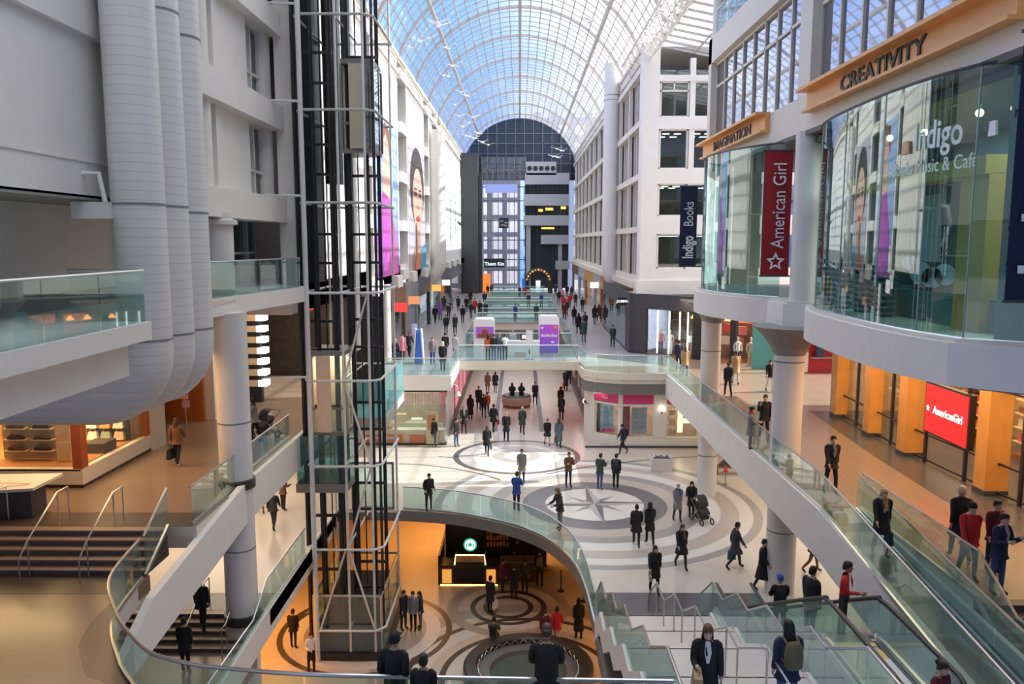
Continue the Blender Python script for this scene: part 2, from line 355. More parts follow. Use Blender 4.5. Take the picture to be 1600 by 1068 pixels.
# lower floor rings
FO = (.35, 28.7); LB = (-6.6, 32.3); KO = (-.5, 34.6)
mb = MB()
for c, lst in ((FO, ((2.5, 3.2, 1), (3.2, 3.45, 2), (3.9, 4.6, 1), (4.6, 4.85, 2), (5.4, 6.2, 0))), (LB, ((1.9, 2.6, 0), (2.6, 3.2, 1), (3.45, 3.7, 2))), (KO, ((.9, 1.15, 2), (1.5, 1.75, 2), (2.3, 2.8, 0)))):
    for r0, r1, k in lst: mb.ring((*c, B + .002 + (.002 if c is LB else .004 if c is KO else 0)), r0, r1, m=k)
mb.lathe([(0, .0), (1.15, 0), (1.15, .003)], (-8.9, 33.0, B + .004), 32, m=2)
struct('floor_lower_rings', mb, [mat('ring_low_tan', (.36, .29, .24), .3), mat('ring_low_light', (.62, .56, .5), .28), mat('ring_low_dark', (.07, .055, .05), .3)])
# columns
def column(label, x, y, z0, z1, r, joints, collars, cap=None):
    t = T_('round_column', label, 'column', 'white round columns')
    sh = MB().lathe([(r, 0), (r, z1 - z0)], (x, y, z0), 32).build('shaft', colm, t, smooth=True)
    for z in joints: MB().lathe([(r + .008, 0), (r + .008, .05)], (x, y, z), 32).build('joint', mgrey, sh, smooth=True)
    for z in collars: MB().lathe([(r + .02, -.16), (r + .07, -.14), (r + .07, .14), (r + .02, .16)], (x, y, z), 32).build('collar', collar, t, smooth=True)
    if cap: MB().lathe([(r, 0), (r + .14, .04), (r + .14, .16), (r, .2)], (x, y, cap), 32).build('capital', colm, t, smooth=True)
    return t
column('white round column on the left rising past the gallery edge with two dark collars', -8.95, 24.3, B, T - .5, .5, (6.5, 2.4), (U + .05, .1))
column('white round column on the left gallery with a shallow capital', -9.35, 24.6, T, 13.0, .5, (), (), 12.6)
column('white round column on the right in front of the wooden storefront', 9.1, 26.6, 0, RT - .9, .5, (8.1, 2.2), (U - .35,))
column('white round column on the right beside the compass floor', 9.05, 37.3, 0, RT - .9, .46, (7.0, 1.95), (U - .75,))
column('white round column between the two curved glass bays behind the red banner', 9.55, 26.9, RT, 15.7, .42, (), ())
column('white round column at the far end of the smaller glass bay', 9.5, 37.6, RT, 15.7, .42, (), ())
column('bright white column at the edge of the upper left floor beside the lifts', -8.6, 50.9, U, 9.4, .3, (), ())
# haunches where the bay slab meets its columns
for y, r in ((26.6, .5), (37.3, .46)):
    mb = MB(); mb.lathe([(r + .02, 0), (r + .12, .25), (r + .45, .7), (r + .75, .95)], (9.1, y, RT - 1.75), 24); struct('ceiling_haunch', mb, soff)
# big air ducts
def duct(label, x, y, r, ztop, zb, dirx, rb=1.1, length=9, group='large white air ducts', bands=()):
    t = T_('air_duct', label, 'duct', group)
    c = zb + r; P = [Vector((x, y, ztop))] + [Vector((x, y, ztop - (ztop - c - rb) * i / 6)) for i in range(1, 7)]
    for i in range(1, 9):
        a = R(90 * i / 8); P.append(Vector((x + dirx * rb * (1 - math.cos(a)), y, c + rb - rb * math.sin(a))))
    P += [Vector((x + dirx * (rb + length * k / 3), y, c)) for k in (1, 2, 3)]
    pp_ = MB().tube(P, r, 28).build('pipe', ductm, t, smooth=True, auto=60)
    for z in bands: MB().lathe([(r + .012, 0), (r + .012, .05)], (x, y, z), 28).build('band', mgrey, pp_, smooth=True)
    return t
duct('nearest of the three large white ducts on the left wall', -8.45, 17.75, .56, 24.6, 7.95, -1, bands=(17.6, 12.9, 9.9))
duct('middle one of the three large white ducts on the left wall', -8.42, 18.95, .54, 24.6, 7.95, -1, bands=(17.3, 12.9, 9.9))
duct('farthest of the three large white ducts on the left wall', -8.4, 20.1, .54, 24.6, 7.95, -1, bands=(17.0, 12.8, 9.9))
duct('cream vertical duct on the right facade before the white window block', 7.75, 68.5, .7, 26.8, 7.9, 1, rb=1.3, length=1.2, bands=(24.2, 23.8))
duct('white vertical duct on the sunlit left facade past the portrait poster', -7.9, 77, .8, 22.6, 7.9, -1, rb=1.5, length=1.5, bands=())
mb = MB()
for z in (17.9, 12.6): mb.box(-9.6, -8.8, 17.1, 17.45, z, z + .35); mb.tube([(-9.4, 17.1, z + .95), (-8.95, 17.1, z + .95), (-8.85, 17.1, z + .35)], .05, 8)
struct('trim_duct_brackets', mb, white)
# ---- left wall above the gallery
mb = MB()
mb.box(-9.9, -9.3, -14, 22.6, 13.05, 16.45); mb.box(-9.9, -9.15, -14, 22.6, 16.45, 25); mb.box(-9.32, -9.27, -14, 22.6, 13.8, 13.84)
struct('wall_left_near', mb, white)
MB().box(-9.26, -9.2, 11.6, 14.12, 13.06, 14.25).build('wall_banner', mat('banner_purple', (.20, .10, .42), .6), None, 'edge of a purple wall banner at the left picture edge', 'banner')
struct('wall_left_recess', MB().box(-11.6, -11.3, -14, 22.6, T, 13.1), white)
struct('baseboard_left', MB().box(-11.3, -11.25, 3, 22.6, T, T + .42), dgrey)
struct('ceiling_gallery_left', MB().box(-22, -9.3, -14, 30, 13.0, 13.1), soff)
mb = MB()
for z0, z1 in ((12.85, 13.75), (16.3, 17.2), (19.75, 20.6), (23.1, 24.2)): mb.box(-9.9, -9.0, 22.2, 31, z0, z1)
for z0, z1 in ((13.75, 16.3), (17.2, 19.75), (20.6, 23.1)):
    mb.box(-9.7, -9.35, 22.2, 23.35, z0, z1); mb.box(-9.7, -9.45, 25.4, 28.35, z0, z1); mb.box(-9.7, -9.45, 30.3, 31, z0, z1); mb.box(-10.3, -10.0, 22.2, 31, z0, z1)
    mb.lathe([(.42, 0), (.42, z1 - z0)], (-9.6, 24.1, z0), 24); mb.box(-10, -9.35, 25.0, 25.4, z0, z1)
struct('wall_left_panels', mb, white)
for i, (z0, z1) in enumerate(((13.75, 16.3), (17.2, 19.75), (20.6, 23.1))):
    w = struct('window_%d' % (i + 1), MB().box(-9.8, -9.75, 28.35, 30.3, z0, z1), win_gl)
    mb = MB()
    for y in (28.4, 29.3, 30.25): mb.box(-9.75, -9.62, y - .04, y + .04, z0, z1)
    for z in (z0 + .04, z0 + .9, z1 - .04): mb.box(-9.75, -9.62, 28.35, 30.3, z - .04, z + .04)
    struct('window_frame', mb, white, w)
# gallery back window wall by the column
w = struct('window_4', MB().box(-10.4, -10.35, 25.3, 31, T, 12.85), win_gl); mb = MB()
for y in (25.35, 26.9, 28.4, 29.9): mb.box(-10.35, -10.2, y - .06, y + .06, T, 12.85)
for z in (T + .05, 11.7): mb.box(-10.35, -10.2, 25.3, 31, z - .04, z + .04)
struct('window_frame', mb, mat('grey_frame', (.35, .37, .36), .4), w)
struct('wall_left_inner', MB().box(-12, -11.8, 22.7, 31, T, 24), mat('inner_dark', (.12, .12, .12), .7))
# ---- long sunlit left facade
mb = MB()
fx0, fx1 = -9.3, -8.7
wins = [(45.2, 46.6), (58, 61), (73.6, 75.6), (80.5, 83), (86, 88)]
ys = [31.0]
for a, b in wins: ys += [a, b]
ys += [124]
for i in range(0, len(ys), 2): mb.box(fx0, fx1, ys[i], ys[i + 1], 9.35, 24.9)
for a, b in wins:
    for z in (9.35, 12.9, 16.4, 19.9, 23.6): mb.box(fx0, fx1 + .25, a, b, z, z + .75)
    mb.box(fx0, fx1 + .2, b - .12, b + .3, 9.35, 24.9)
mb.box(-9.3, -8.6, 31, 124, 23.9, 24.1)
for y in range(46, 124, 8): mb.box(-8.75, -8.25, y, y + 2.2, 9.0, 9.8)
struct('wall_left_far', mb, white)
for i, (a, b) in enumerate(wins):
    w = struct('window_%d' % (5 + i), MB().box(-9.15, -9.1, a, b, 9.6, 23.8), mat('window_dark', (.03, .035, .045), .12))
mb = MB()                                                       # clerestory posts and gutter beam
for y in range(24, 124, 2): mb.box(-8.95, -8.8, y, y + .16, 24.1, 25.1)
mb.box(-9.3, -8.5, 20, 124, 24.95, 25.25); mb.tube([(-8.55, 20, 24.7), (-8.55, 124, 24.7)], .06, 6)
for y in range(24, 124, 2): mb.box(8.5, 8.65, y, y + .16, 24.1, 25.1)
mb.box(8.2, 9.0, 54.6, 124, 24.95, 25.25)
struct('trim_gutter', mb, cream)
struct('wall_left_outer', MB().box(-22.3, -22, -14, 130, -5, 25), white)
struct('ceiling_left_roof', MB().box(-22.3, -8.9, -14, 130, 25, 25.3), white)
# ---- right facade beyond the side atrium
mb = MB(); fx = 8.3
for y in range(0, 12): mb.box(fx - .06, fx + .5, 55.6 + y * 5.8, 55.6 + y * 5.8 + .3, 9.3, 24.9)
for z in (9.3, 12.75, 16.35, 19.95, 23.5): mb.box(fx - .12, fx + .5, 55.6, 124, z, z + .42)
mb.box(fx, fx + .5, 55.6, 124, 24.3, 24.9); mb.box(fx - .45, fx + .3, 55.6, 124, 8.9, 9.35)
struct('wall_right_far', mb, cream)
mb = MB(); mb.box(fx + .28, fx + .32, 55.6, 124, 9.3, 24.9); w = struct('window_11', mb, mat('louvre_grey', (.27, .26, .25), .35, var=.08))
mb = MB()
for y in range(0, 60): mb.box(fx + .2, fx + .28, 55.6 + y * 1.16, 55.6 + y * 1.16 + .06, 9.6, 24.3)
struct('mullion', mb, cream, w)
struct('wall_right_outer', MB().box(24, 24.3, -14, 37.2, -1, 25).box(24, 24.3, 55.5, 130, -1, 25), white)
struct('ceiling_right_roof', MB().box(9.3, 24.3, -14, 39.8, 25, 25.3).box(8.8, 24.3, 55.0, 130, 25, 25.3), white)
struct('wall_back', MB().box(-22.3, 24.3, -14.3, -14, -5, 32), mgrey); struct('ceiling_sky_blocker', MB().box(-8.9, 9.3, -14, 5, 25.0, 25.08), white)  # solid near ceiling added under the vault to keep sky out of reflections
# ---- glazed barrel vault
ZS, RISE, HW = 25.1, 6.0, 8.7
VR = (HW * HW + RISE * RISE) / (2 * RISE); VC = ZS + RISE - VR; VA = math.asin(HW / VR)
def vp(k, r=VR): a = -VA + 2 * VA * k; return (r * math.sin(a), VC + r * math.cos(a))
NS = 26
vault = struct('ceiling', MB().grid([[(vp(i / NS)[0], y, vp(i / NS)[1]) for i in range(NS + 1)] for y in range(-14, 131, 6)]), glass('vault_glass', (.78, .86, .97), .05, .3, dirt=.13, dcol=(.9, .88, .85)), smooth=True)
frm = mat('glazing_bar', (.47, .43, .39), .5)
mb = MB()
for y in [i * 1.5 - 14 for i in range(97)]:
    big = (round((y + 14) / 1.5) % 6 == 0); w, h = (.09, .22) if big else (.045, .07)
    rows = [[(vp(i / NS, VR - .02 - d)[0], y + s, vp(i / NS, VR - .02 - d)[1]) for s, d in ((-w, 0), (w, 0), (w, h), (-w, h))] for i in range(NS + 1)]
    mb.grid(rows, True)
struct('rib', mb, frm, vault)
mb = MB()
for i in range(NS + 1):
    x, z = vp(i / NS, VR - .06); big = i in (5, NS // 2, 21); w = .12 if big else .04
    mb.box(x - w, x + w, -14, 130.5, z - (.3 if big else .06), z)
struct('purlin', mb, frm, vault)
# ---- gable glass and end wall of the vault
YE = 124.0
mb = MB(); mb.face([(vp(i / NS)[0], 130, vp(i / NS)[1]) for i in range(NS + 1)]); struct('window_12', mb, win_gl)
# ---- side atrium on the right: sloping skylight, north wall with big windows
sky_gl = MT['vault_glass']
a = struct('ceiling_side_skylight', MB().grid([[(8.9, y, 25.3), (24, y, 22.2)] for y in (39.5, 55.2)]), sky_gl); mb = MB()
for i in range(12): y = 39.7 + i * 1.4; mb.bar((8.9, y, 25.2), (24, y, 22.1), .08, .14)
for i in range(7): x = 9.2 + i * 2.45; mb.bar((x, 39.5, 25.2 - (x - 8.9) * .205), (x, 55.2, 25.2 - (x - 8.9) * .205), .07, .12)
struct('rafter', mb, frm, a)
tr = struct('trim_truss_right', MB().box(7.6, 7.7, 18, 18.2, 25.2, 25.3), white)
mb = MB(); x0, x1, zz = 7.7, 9.5, 25.2
for x, z in ((x0, zz), (x1, zz), (x0 + .9, zz - 1.1)): mb.tube([(x, 18, z), (x, 62, z)], .085, 6)
mb.build('chord', white, tr)
mb = MB(); n = 44
for i in range(n):
    y = 18 + i * 1.0; a_, b_ = ((x0, x1) if i % 2 else (x1, x0))
    mb.bar((a_, y, zz), (b_, y + 1, zz), .06, .06); mb.bar((a_, y, zz), (x0 + .9, y + 1, zz - 1.1), .05, .05); mb.bar((x0 + .9, y, zz - 1.1), (b_, y + 1, zz), .05, .05); mb.bar((x0, y, zz), (x1, y, zz), .04, .04)
mb.build('lattice', white, tr)
YN = 54.6
mb = MB(); xs = [(8.45, 9.3), (11.35, 11.7), (13.6, 14.1), (16.4, 17), (19, 19.4), (21.4, 24)]
for x_0, x_1 in xs: mb.box(x_0, x_1, YN, YN + .45, 8.6, 24.2)
for z_0, z_1 in ((8.6, 10.3), (12.65, 13.85), (16.0, 17.0), (19.6, 20.4), (22.7, 23.1)): mb.box(8.45, 24, YN - .06, YN + .45, z_0, z_1)
mb.box(8.2, 9.3, YN - .15, 56, 8.6, 25); mb.prism([(8.0, 54.3), (24, 54.3), (24, 55), (8.0, 56)], 8.55, 9.5)
struct('wall_north', mb, white)
w = struct('window_13', MB().box(9.3, 24, YN + .3, YN + .33, 10.3, 23.5), win_gl); mb = MB()
for z_0, z_1 in ((10.3, 12.65), (13.85, 16.0), (17, 19.6), (20.4, 22.7)):
    for x in (9.35, 11.2, 13.5): mb.box(x, x + .12, YN + .1, YN + .28, z_0, z_1)
    mb.box(9.3, 24, YN + .1, YN + .28, z_0, z_0 + .08); mb.box(9.3, 24, YN + .1, YN + .28, z_1 - .08, z_1)
mb.box(9.3, 11.3, YN + .1, YN + .28, 22.05, 22.15); mb.box(10.25, 10.35, YN + .1, YN + .28, 22.1, 22.7)
struct('window_frame', mb, white, w)
for i, z in enumerate((10.35, 13.9, 17.0, 20.4)):
    struct('floor_office_%d' % (i + 1), MB().box(9.2, 24, YN + .5, 63, z - .3, z).box(9.2, 24, YN + 5.2, YN + 5.4, z, z + 3.2), mat('office_tan', (.36, .30, .22), .6, var=.1))
for z in (12.55, 15.95, 19.5):
    for x in (9.8, 10.6, 11.9, 12.7):
        for y in (55.8, 57.4): MB().box(x, x + .45, y, y + .3, z - .06, z - .02).build('ceiling_light', glow('office_light', (1, .93, .75), 5), None, 'lit ceiling panel in the office window on the right, storey floor level %.0f' % z if False else 'small lit ceiling panel inside the white office window block', 'light', 'office ceiling lights')
# ---- right facade over the bays
mb = MB()
mb.box(9.3, 10.2, -14, 40.6, 15.7, 16.85); mb.box(9.3, 10.2, -14, 40.6, 20.7, 21.9); mb.box(9.3, 10.0, 26.4, 27.5, 16.85, 20.7); mb.box(9.3, 10.2, 40.0, 40.6, 12.0, 21.9); mb.box(9.3, 9.9, -14, 12.2, 16.85, 20.7)
mb.box(9.9, 12, 40.2, 40.6, 9.2, 25)
struct('wall_right_near', mb, cream)
def winband(i, y0, y1, n):
    w = struct('window_%d' % i, MB().box(9.62, 9.65, y0, y1, 16.85, 20.7), mat('band_glass', (.44, .47, .52), .03, metal=1)); mb = MB()
    for k in range(n + 1): y = y0 + (y1 - y0) * k / n; mb.box(9.54, 9.62, y - .045, y + .045, 16.85, 20.7)
    for z in (16.9, 19.55, 20.62): mb.box(9.54, 9.62, y0, y1, z - .05, z + .05)
    struct('window_frame', mb, cream, w)
winband(14, 27.6, 39.9, 8); winband(15, 12.2, 26.3, 9)
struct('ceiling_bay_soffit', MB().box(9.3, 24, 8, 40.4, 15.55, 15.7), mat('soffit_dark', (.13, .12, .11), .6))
column('cream round column on the top right terrace', 9.7, 40.0, 21.9, 25.2, .4, (), ())
rt = T_('terrace_railing', 'thin metal railing along the top right terrace', 'railing'); mb = MB()
for k in range(24): y = 9 + k * 1.3; mb.tube([(9.45, y, 21.9), (9.45, y, 23.1)], .03, 6)
mb.build('post', steel, rt); MB().tube([(9.45, 9, 23.1), (9.45, 40.4, 23.1)], .04, 6).build('handrail', steel, rt)
MB().box(9.44, 9.455, 9, 40.4, 22.0, 23.0).build('glass_panel', rail_gl, rt)
struct('wall_terrace_back', MB().box(13, 13.2, -14, 40.6, 21.9, 25), mat('terrace_wall', (.42, .40, .36), .6))
# ================================================================== BALUSTRADES, STAIRS, ESCALATOR, LIFTS
V = lambda *a: Vector(a)
balustrade([V(-8.8, 29.6, U), V(-8.85, 20.6, U)], 'glass balustrade along the upper left floor edge beside the near lift')
balustrade([V(-8.8, 44.2, U), V(-8.8, 35.2, U)], 'glass balustrade along the upper left floor edge behind the lifts')
balustrade([V(-9.45, 20.5, U), V(-9.45, 19.1, L)], 'sloping glass balustrade at the inner end of the brown steps', step=.7)
balustrade(LRF, 'long curved glass balustrade sweeping round the near landing rim', curved=True, step=1.1, h=1.07, rail_r=.035)
balustrade([V(-8.34, 29.6, 0), V(-8.34, 24.9, 0), V(-8.34, 23.5, -.72), V(-8.34, 12, -.72)], 'glass balustrade along the left edge of the main floor over the lower level')
balustrade([V(x, y + .08, 0) for x, y in [(-5.3, 34.85)] + EDGE[2:-1] + [(2.42, 23.9)]], 'curved glass balustrade round the opening in the main floor', curved=True, step=1.3)
balustrade([V(8.62, 21.9, U), V(8.62, 45.5, U)], 'glass balustrade along the upper right floor edge past both columns', step=1.7)
balustrade([V(8.7, 45.62, U), V(5.95, 45.66, U), V(4.55, 46.25, U), V(3.95, 46.95, U), V(3.82, 50.1, U)], 'glass balustrade above the pink fronted corner shop')
balustrade([V(-8.6, 44.45, U), V(-3.95, 44.45, U), V(-3.95, 50.15, U)], 'glass balustrade of the upper left floor in front of the blue tower stand')
balustrade([V(-3.9, 50.25, U), V(3.75, 50.25, U)], 'glass balustrade across the bridge in front of the white phone kiosk')
balustrade([V(-3.85, 57, U), V(3.7, 57, U)], 'glass balustrade across the bridge behind the white phone kiosk', step=2.5)
for i, y in enumerate((74, 79, 90, 94, 105, 109, 118)):
    balustrade([V(-3.85, y, U), V(3.7, y, U)], 'glass balustrade across the far gallery opening, number %s bridge side behind the kiosk' % ('first second third fourth fifth sixth seventh'.split()[i]), step=3.8)
for x, sd in ((-3.9, 'left'), (3.75, 'right')):
    for a, b, wd in ((57, 74, 'just behind the kiosk'), (79, 90, 'midway down the mall'), (94, 105, 'far down the mall')):
        balustrade([V(x, a, U), V(x, b, U)], 'glass balustrade beside the %s walkway opening, %s' % (sd, wd), step=2.8)
balustrade([V(8.58, 21.9, U), V(8.4, 12.4, L - .15)], 'sloping glass balustrade on the void side of the right ramp', step=1.4)
balustrade([V(9.62, 22, U), V(9.5, 12.4, L - .15)], 'sloping glass balustrade on the shop side of the right ramp', step=1.4)
balustrade([V(9.8, 22.1, U), V(9.8, 16.3, U), V(9.8, 14.9, L), V(9.8, 13, L)], 'glass balustrade between the right ramp and the steps by the wooden storefront')
balustrade([V(-7.82, 4, T), V(-7.82, 16.45, T), V(-9.4, 16.45, T)], 'glass balustrade on the gallery in front of the white ducts', step=1.9, gm=glass('rail_glass_green', (.78, .90, .88), .07, .5, dirt=.05), zoff=-.3)
balustrade([V(-9.05, 23.0, T), V(-8.12, 29.35, T)], 'glass balustrade on the gallery beside the left column', gm=MT['rail_glass_green'], zoff=-.2)
# ramp
mb = MB(); mb.hexa([(8.65, 10, L - .9), (9.72, 10, L - .9), (9.72, 22, U - .6), (8.65, 22, U - .6)], [(8.65, 10, L - .25), (9.72, 10, L - .25), (9.72, 22, U), (8.65, 22, U)])
struct('floor_ramp', mb, floor_dk)
struct('trim_ramp_kerb', MB().hexa([(9.66, 10, L - .7), (9.78, 10, L - .7), (9.78, 22, U - .5), (9.66, 22, U - .5)], [(9.66, 10, L + .2), (9.78, 10, L + .2), (9.78, 22, U + .1), (9.66, 22, U + .1)]), white)
stairs('short_stairs', 'short flight of steps down beside the ramp on the right', 9.85, 24, 14.9, 16.35, L, U, 5, mat('step_grey', (.13, .11, .10), .4), srs)
struct('floor_right_landing', MB().box(9.78, 24, 4, 14.9, L - .5, L), floor_up)
# long stairs with landings from the main floor to the near bridge
PROF = [(24.0, 0), (22.6, 1.0), (21.4, 1.0), (20.0, 1.85), (19.0, 1.85), (17.6, 2.65), (16.4, 2.65), (14.9, 3.5), (14.1, 3.5), (12.4, 4.4), (10.5, 4.4)]
st = T_('long_stairs', 'long pale staircase with landings climbing from the main floor to the near bridge', 'stairs')
tread = mat('stair_pale', (.60, .55, .52), .35, var=.03)
for (ya, za), (yb, zb) in zip(PROF[:-1], PROF[1:]):
    if abs(zb - za) < .01:
        mb = MB(); mb.box(2.5, 5.7, yb, ya, za - .3, za - .03, m=1); mb.box(2.5, 5.7, yb, ya + .02, za - .03, za); mb.build('landing', [tread, mgrey], st)
    else:
        n = 6; mb = MB()
        for i in range(n):
            y0 = ya + (yb - ya) * (i + 1) / n; y1 = ya + (yb - ya) * i / n; z = za + (zb - za) * (i + 1) / n
            mb.box(2.5, 5.7, y0 - .02, y1 + .03, z - .05, z, m=0); mb.box(2.5, 5.7, y0 - .02, y1, z - .3, z - .05, m=1)
        mb.build('flight', [floor_dk if ya > 23.5 else tread, mat('riser_grey', (.16, .15, .15), .5)], st)
for x in (2.4, 5.7):
    mb = MB()
    for (ya, za), (yb, zb) in zip(PROF[:-1], PROF[1:]):
        mb.hexa([(x, yb, zb - .55), (x + .1, yb, zb - .55), (x + .1, ya, za - .55), (x, ya, za - .55)], [(x, yb, zb + .12), (x + .1, yb, zb + .12), (x + .1, ya, za + .12), (x, ya, za + .12)])
    mb.build('stringer', white, st)
balustrade([V(2.45, y, z) for y, z in PROF], 'stepped glass balustrade on the void side of the long pale staircase', step=1.5)
balustrade([V(5.75, y, z) for y, z in PROF], 'stepped glass balustrade on the escalator side of the long pale staircase', step=1.5)
def rail_only(name, label, pts, h=.95, group='steel handrails', posts=True, r=.022):
    t = T_(name, label, 'handrail', group); MB().tube([Vector(p) + V(0, 0, h) for p in pts], r, 8).build('rail', steel, t, smooth=True)
    if posts:
        for p in pts: MB().tube([Vector(p), Vector(p) + V(0, 0, h)], r * .9, 6).build('post', steel, t)
    return t
rail_only('stair_handrail', 'steel handrail down the middle of the long pale staircase', [V(4.1, y, z) for y, z in PROF], 1.05)
for x, wd in ((-14.1, 'by the shoe shop'), (-12.4, 'in the middle of the flight'), (-10.9, 'nearest the curved balustrade')):
    rail_only('stair_handrail', 'steel handrail on the brown left steps %s' % wd, [V(x, 21.0, U), V(x, 20.5, U), V(x, 19.1, L), V(x, 18.7, L - .35)], .95)
for x, wd in ((-10.4, 'farther'), (-9.2, 'nearer')):
    rail_only('stair_handrail', 'steel handrail on the main floor steps under the gallery, %s from the shops' % ('nearer' if wd == 'farther' else 'farther'), [V(x, 25.3, 0), V(x, 24.9, 0), V(x, 23.5, -.72), V(x, 23.1, -.72)], .95)
# escalator
es = T_('escalator', 'escalator with black handrails rising from the main floor beside the ramp', 'escalator')
EP = [(25.0, 0), (23.2, 0), (15.9, L), (13.0, L)]
for x in (6.5, 7.62):
    P = smooth_path([V(x, 25.0, .95), V(x, 24.2, .95), V(x, 23.3, .97), V(x, 22.6, 1.25), V(x, 16.7, L + .62), V(x, 16.0, L + .9), V(x, 15.2, L + .95), V(x, 13.2, L + .95)], 5)
    loop = P + [V(x, 13.0 - .3 * math.sin(a), L + .65 + .3 * math.cos(a)) for a in (R(30 * k) for k in range(0, 7))]
    MB().tube(loop, .05, 8).build('handrail', black, es, smooth=True)
    mb = MB()
    mb.grid([[(x - .012, p.y, p.z - .06), (x - .012, p.y, p.z - .86)] for p in P]); mb.grid([[(x + .012, p.y, p.z - .06), (x + .012, p.y, p.z - .86)] for p in P]); mb.build('glass_panel', rail_gl, es)
    MB().tube([p - V(0, 0, .86) for p in P], .07, 6).build('skirt_deck', steel, es)
    sd = [(25.0, -.1), (23.2, -.1), (15.9, L - .1), (13.0, L - .1)]; mb = MB()
    for (ya, za), (yb, zb) in zip(sd[:-1], sd[1:]): mb.hexa([(x - .1, yb, zb - .7), (x + .1, yb, zb - .7), (x + .1, ya, za - .7), (x - .1, ya, za - .7)], [(x - .1, yb, zb + .15), (x + .1, yb, zb + .15), (x + .1, ya, za + .15), (x - .1, ya, za + .15)])
    mb.build('truss_cladding', white if x < 7 else mgrey, es)
mb = MB()
for i in range(20):
    y1 = 23.2 - 7.3 * i / 20; y0 = 23.2 - 7.3 * (i + 1) / 20; z = L * (i + 1) / 20
    mb.box(6.62, 7.5, y0, y1, z - .22, z)
mb.box(6.62, 7.5, 23.2, 25, -.02, .02)
mb.build('step_band', mat('escalator_step', (.16, .16, .165), .35, metal=.5), es)
MB().box(6.62, 7.5, 13.0, 15.9, L - .1, L + .01).build('landing_plate', mat('plate_steel', (.42, .43, .47), .3, metal=.7), es)
MB().box(7.36, 7.5, 13.6, 15.6, L + .012, L + .03).box(6.62, 7.5, 15.75, 15.9, L + .012, L + .02).build('comb_strip', mat('comb_yellow', (.85, .60, .22), .4), es)
MB().hexa([(7.36, 13.6, L + .03), (7.5, 13.6, L + .03), (7.5, 15.2, L + .03), (7.36, 15.2, L + .03)], [(7.36, 13.6, L + .045), (7.5, 13.6, L + .045), (7.5, 15.2, L + .045), (7.36, 15.2, L + .045)]).build('skirt_strip', white, es)
struct('floor_escalator_landing', MB().box(5.85, 8.5, 9, 15.85, L - .5, L - .12), mgrey)
# ---- lift tower
lt = T_('lift_tower', 'tall open lift tower of dark guide rails and white steel tubes', 'lift shaft')
wt = mat('white_tube', (.70, .70, .68), .35)
TX0, TX1, TY0, TY1 = -8.2, -5.45, 30.1, 34.3
for x, y in ((-8.02, 29.75), (-5.75, 30.0), (-6.75, 30.0), (-5.45, 34.2), (-8.2, 34.2)):
    MB().tube([(x, y, B), (x, y, 30)], .095 if x < -8 and y < 30 else .05, 10).build('white_post', wt, lt, smooth=True)
for x, y, w_ in ((-8.45, 30.6, .2), (-8.1, 31.6, .24), (-7.75, 30.4, .16), (-7.45, 32.4, .16), (-7.1, 30.5, .2), (-6.95, 32.2, .12), (-6.55, 31.0, .16), (-6.2, 33.0, .1), (-5.95, 31.4, .16), (-5.55, 31.8, .14), (-5.5, 30.5, .1)):
    mb = MB(); mb.box(x - w_ / 2, x + w_ / 2, y - .03, y + .03, B, 30); mb.box(x - .025, x + .025, y - .12, y + .12, B, 30); mb.build('guide_rail', black, lt)
for i, x in enumerate((-7.9, -7.65, -6.85, -6.4, -6.05)): MB().tube([(x, 31 + .3 * i, B + 1), (x, 31 + .3 * i, 30)], .03, 6).build('cable', black, lt)
for i in range(11):
    z = -3.2 + 3.35 * i; mb = MB(); c_ = .35
    pts = [(-8.02, 29.75, z), (TX1 + .1 - c_, 29.75, z), (TX1 + .1, 29.75 + c_, z), (TX1 + .1, 34.2, z), (-8.2, 34.2, z), (-8.2, 30, z)]
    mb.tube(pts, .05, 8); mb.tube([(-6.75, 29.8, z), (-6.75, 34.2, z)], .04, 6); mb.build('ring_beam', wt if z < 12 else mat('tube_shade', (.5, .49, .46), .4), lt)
    for zz in (z + 1.1, z + 2.2): MB().box(-8.5, -7.0, 30.55, 30.65, zz - .05, zz + .05).build('rail_bracket', black, lt); MB().box(-6.6, -5.5, 31.35, 31.45, zz - .05, zz + .05).build('rail_bracket', black, lt)
for i in range(4):
    z = -3.2 + 3.35 * i; mb = MB(); a, b = ((-6.72, -5.75) if i % 2 else (-5.75, -6.72)); mb.tube([(a, 29.9, z), (b, 29.9, z + 3.35)], .045, 6)
    if i < 1: mb.tube([(-7.9, 29.8, z), (-6.8, 29.8, z + 3.35)], .045, 6)
    mb.build('brace', wt, lt)
for i in range(7):                                             # gallery ties
    z = 7.0 + 3.4 * i; MB().tube([(-9.4, 29.6, z), (-8.0, 29.75, z)], .05, 6).build('wall_tie', wt, lt)
MB().box(-8.6, -8.3, 32, 34.2, T, 30).build('back_channel', black, lt)
MB().box(-7.2, -6.9, 33.4, 34.2, 7.5, 26).build('inner_channel', mat('channel_light', (.66, .66, .64), .4), lt)
MB().box(-8.05, -7.45, 33.5, 34.1, 14.5, 30).build('dark_panel', mat('panel_brown_black', (.05, .035, .03), .4), lt)
lb = T_('lift_pit', 'glass walled lift pit with grey frame and black plinth on the lower floor', 'lift pit')
MB().box(-8.35, -5.3, 29.8, 35.0, B, B + .3).build('plinth', black, lb)
MB().box(-8.25, -5.4, 30.0, 34.6, B + .3, B + 1.1).build('lower_band', mat('pit_blue', (.10, .15, .17), .25), lb)
mb = MB()
for x in (-8.2, -5.5): mb.box(x - .01, x + .01, 30.05, 34.5, B + 1.1, B + 2.6)
mb.box(-8.2, -5.5, 30.04, 30.06, B + 1.1, B + 2.6); mb.build('glass_wall', MT['rail_glass_green'], lb)
mb = MB()
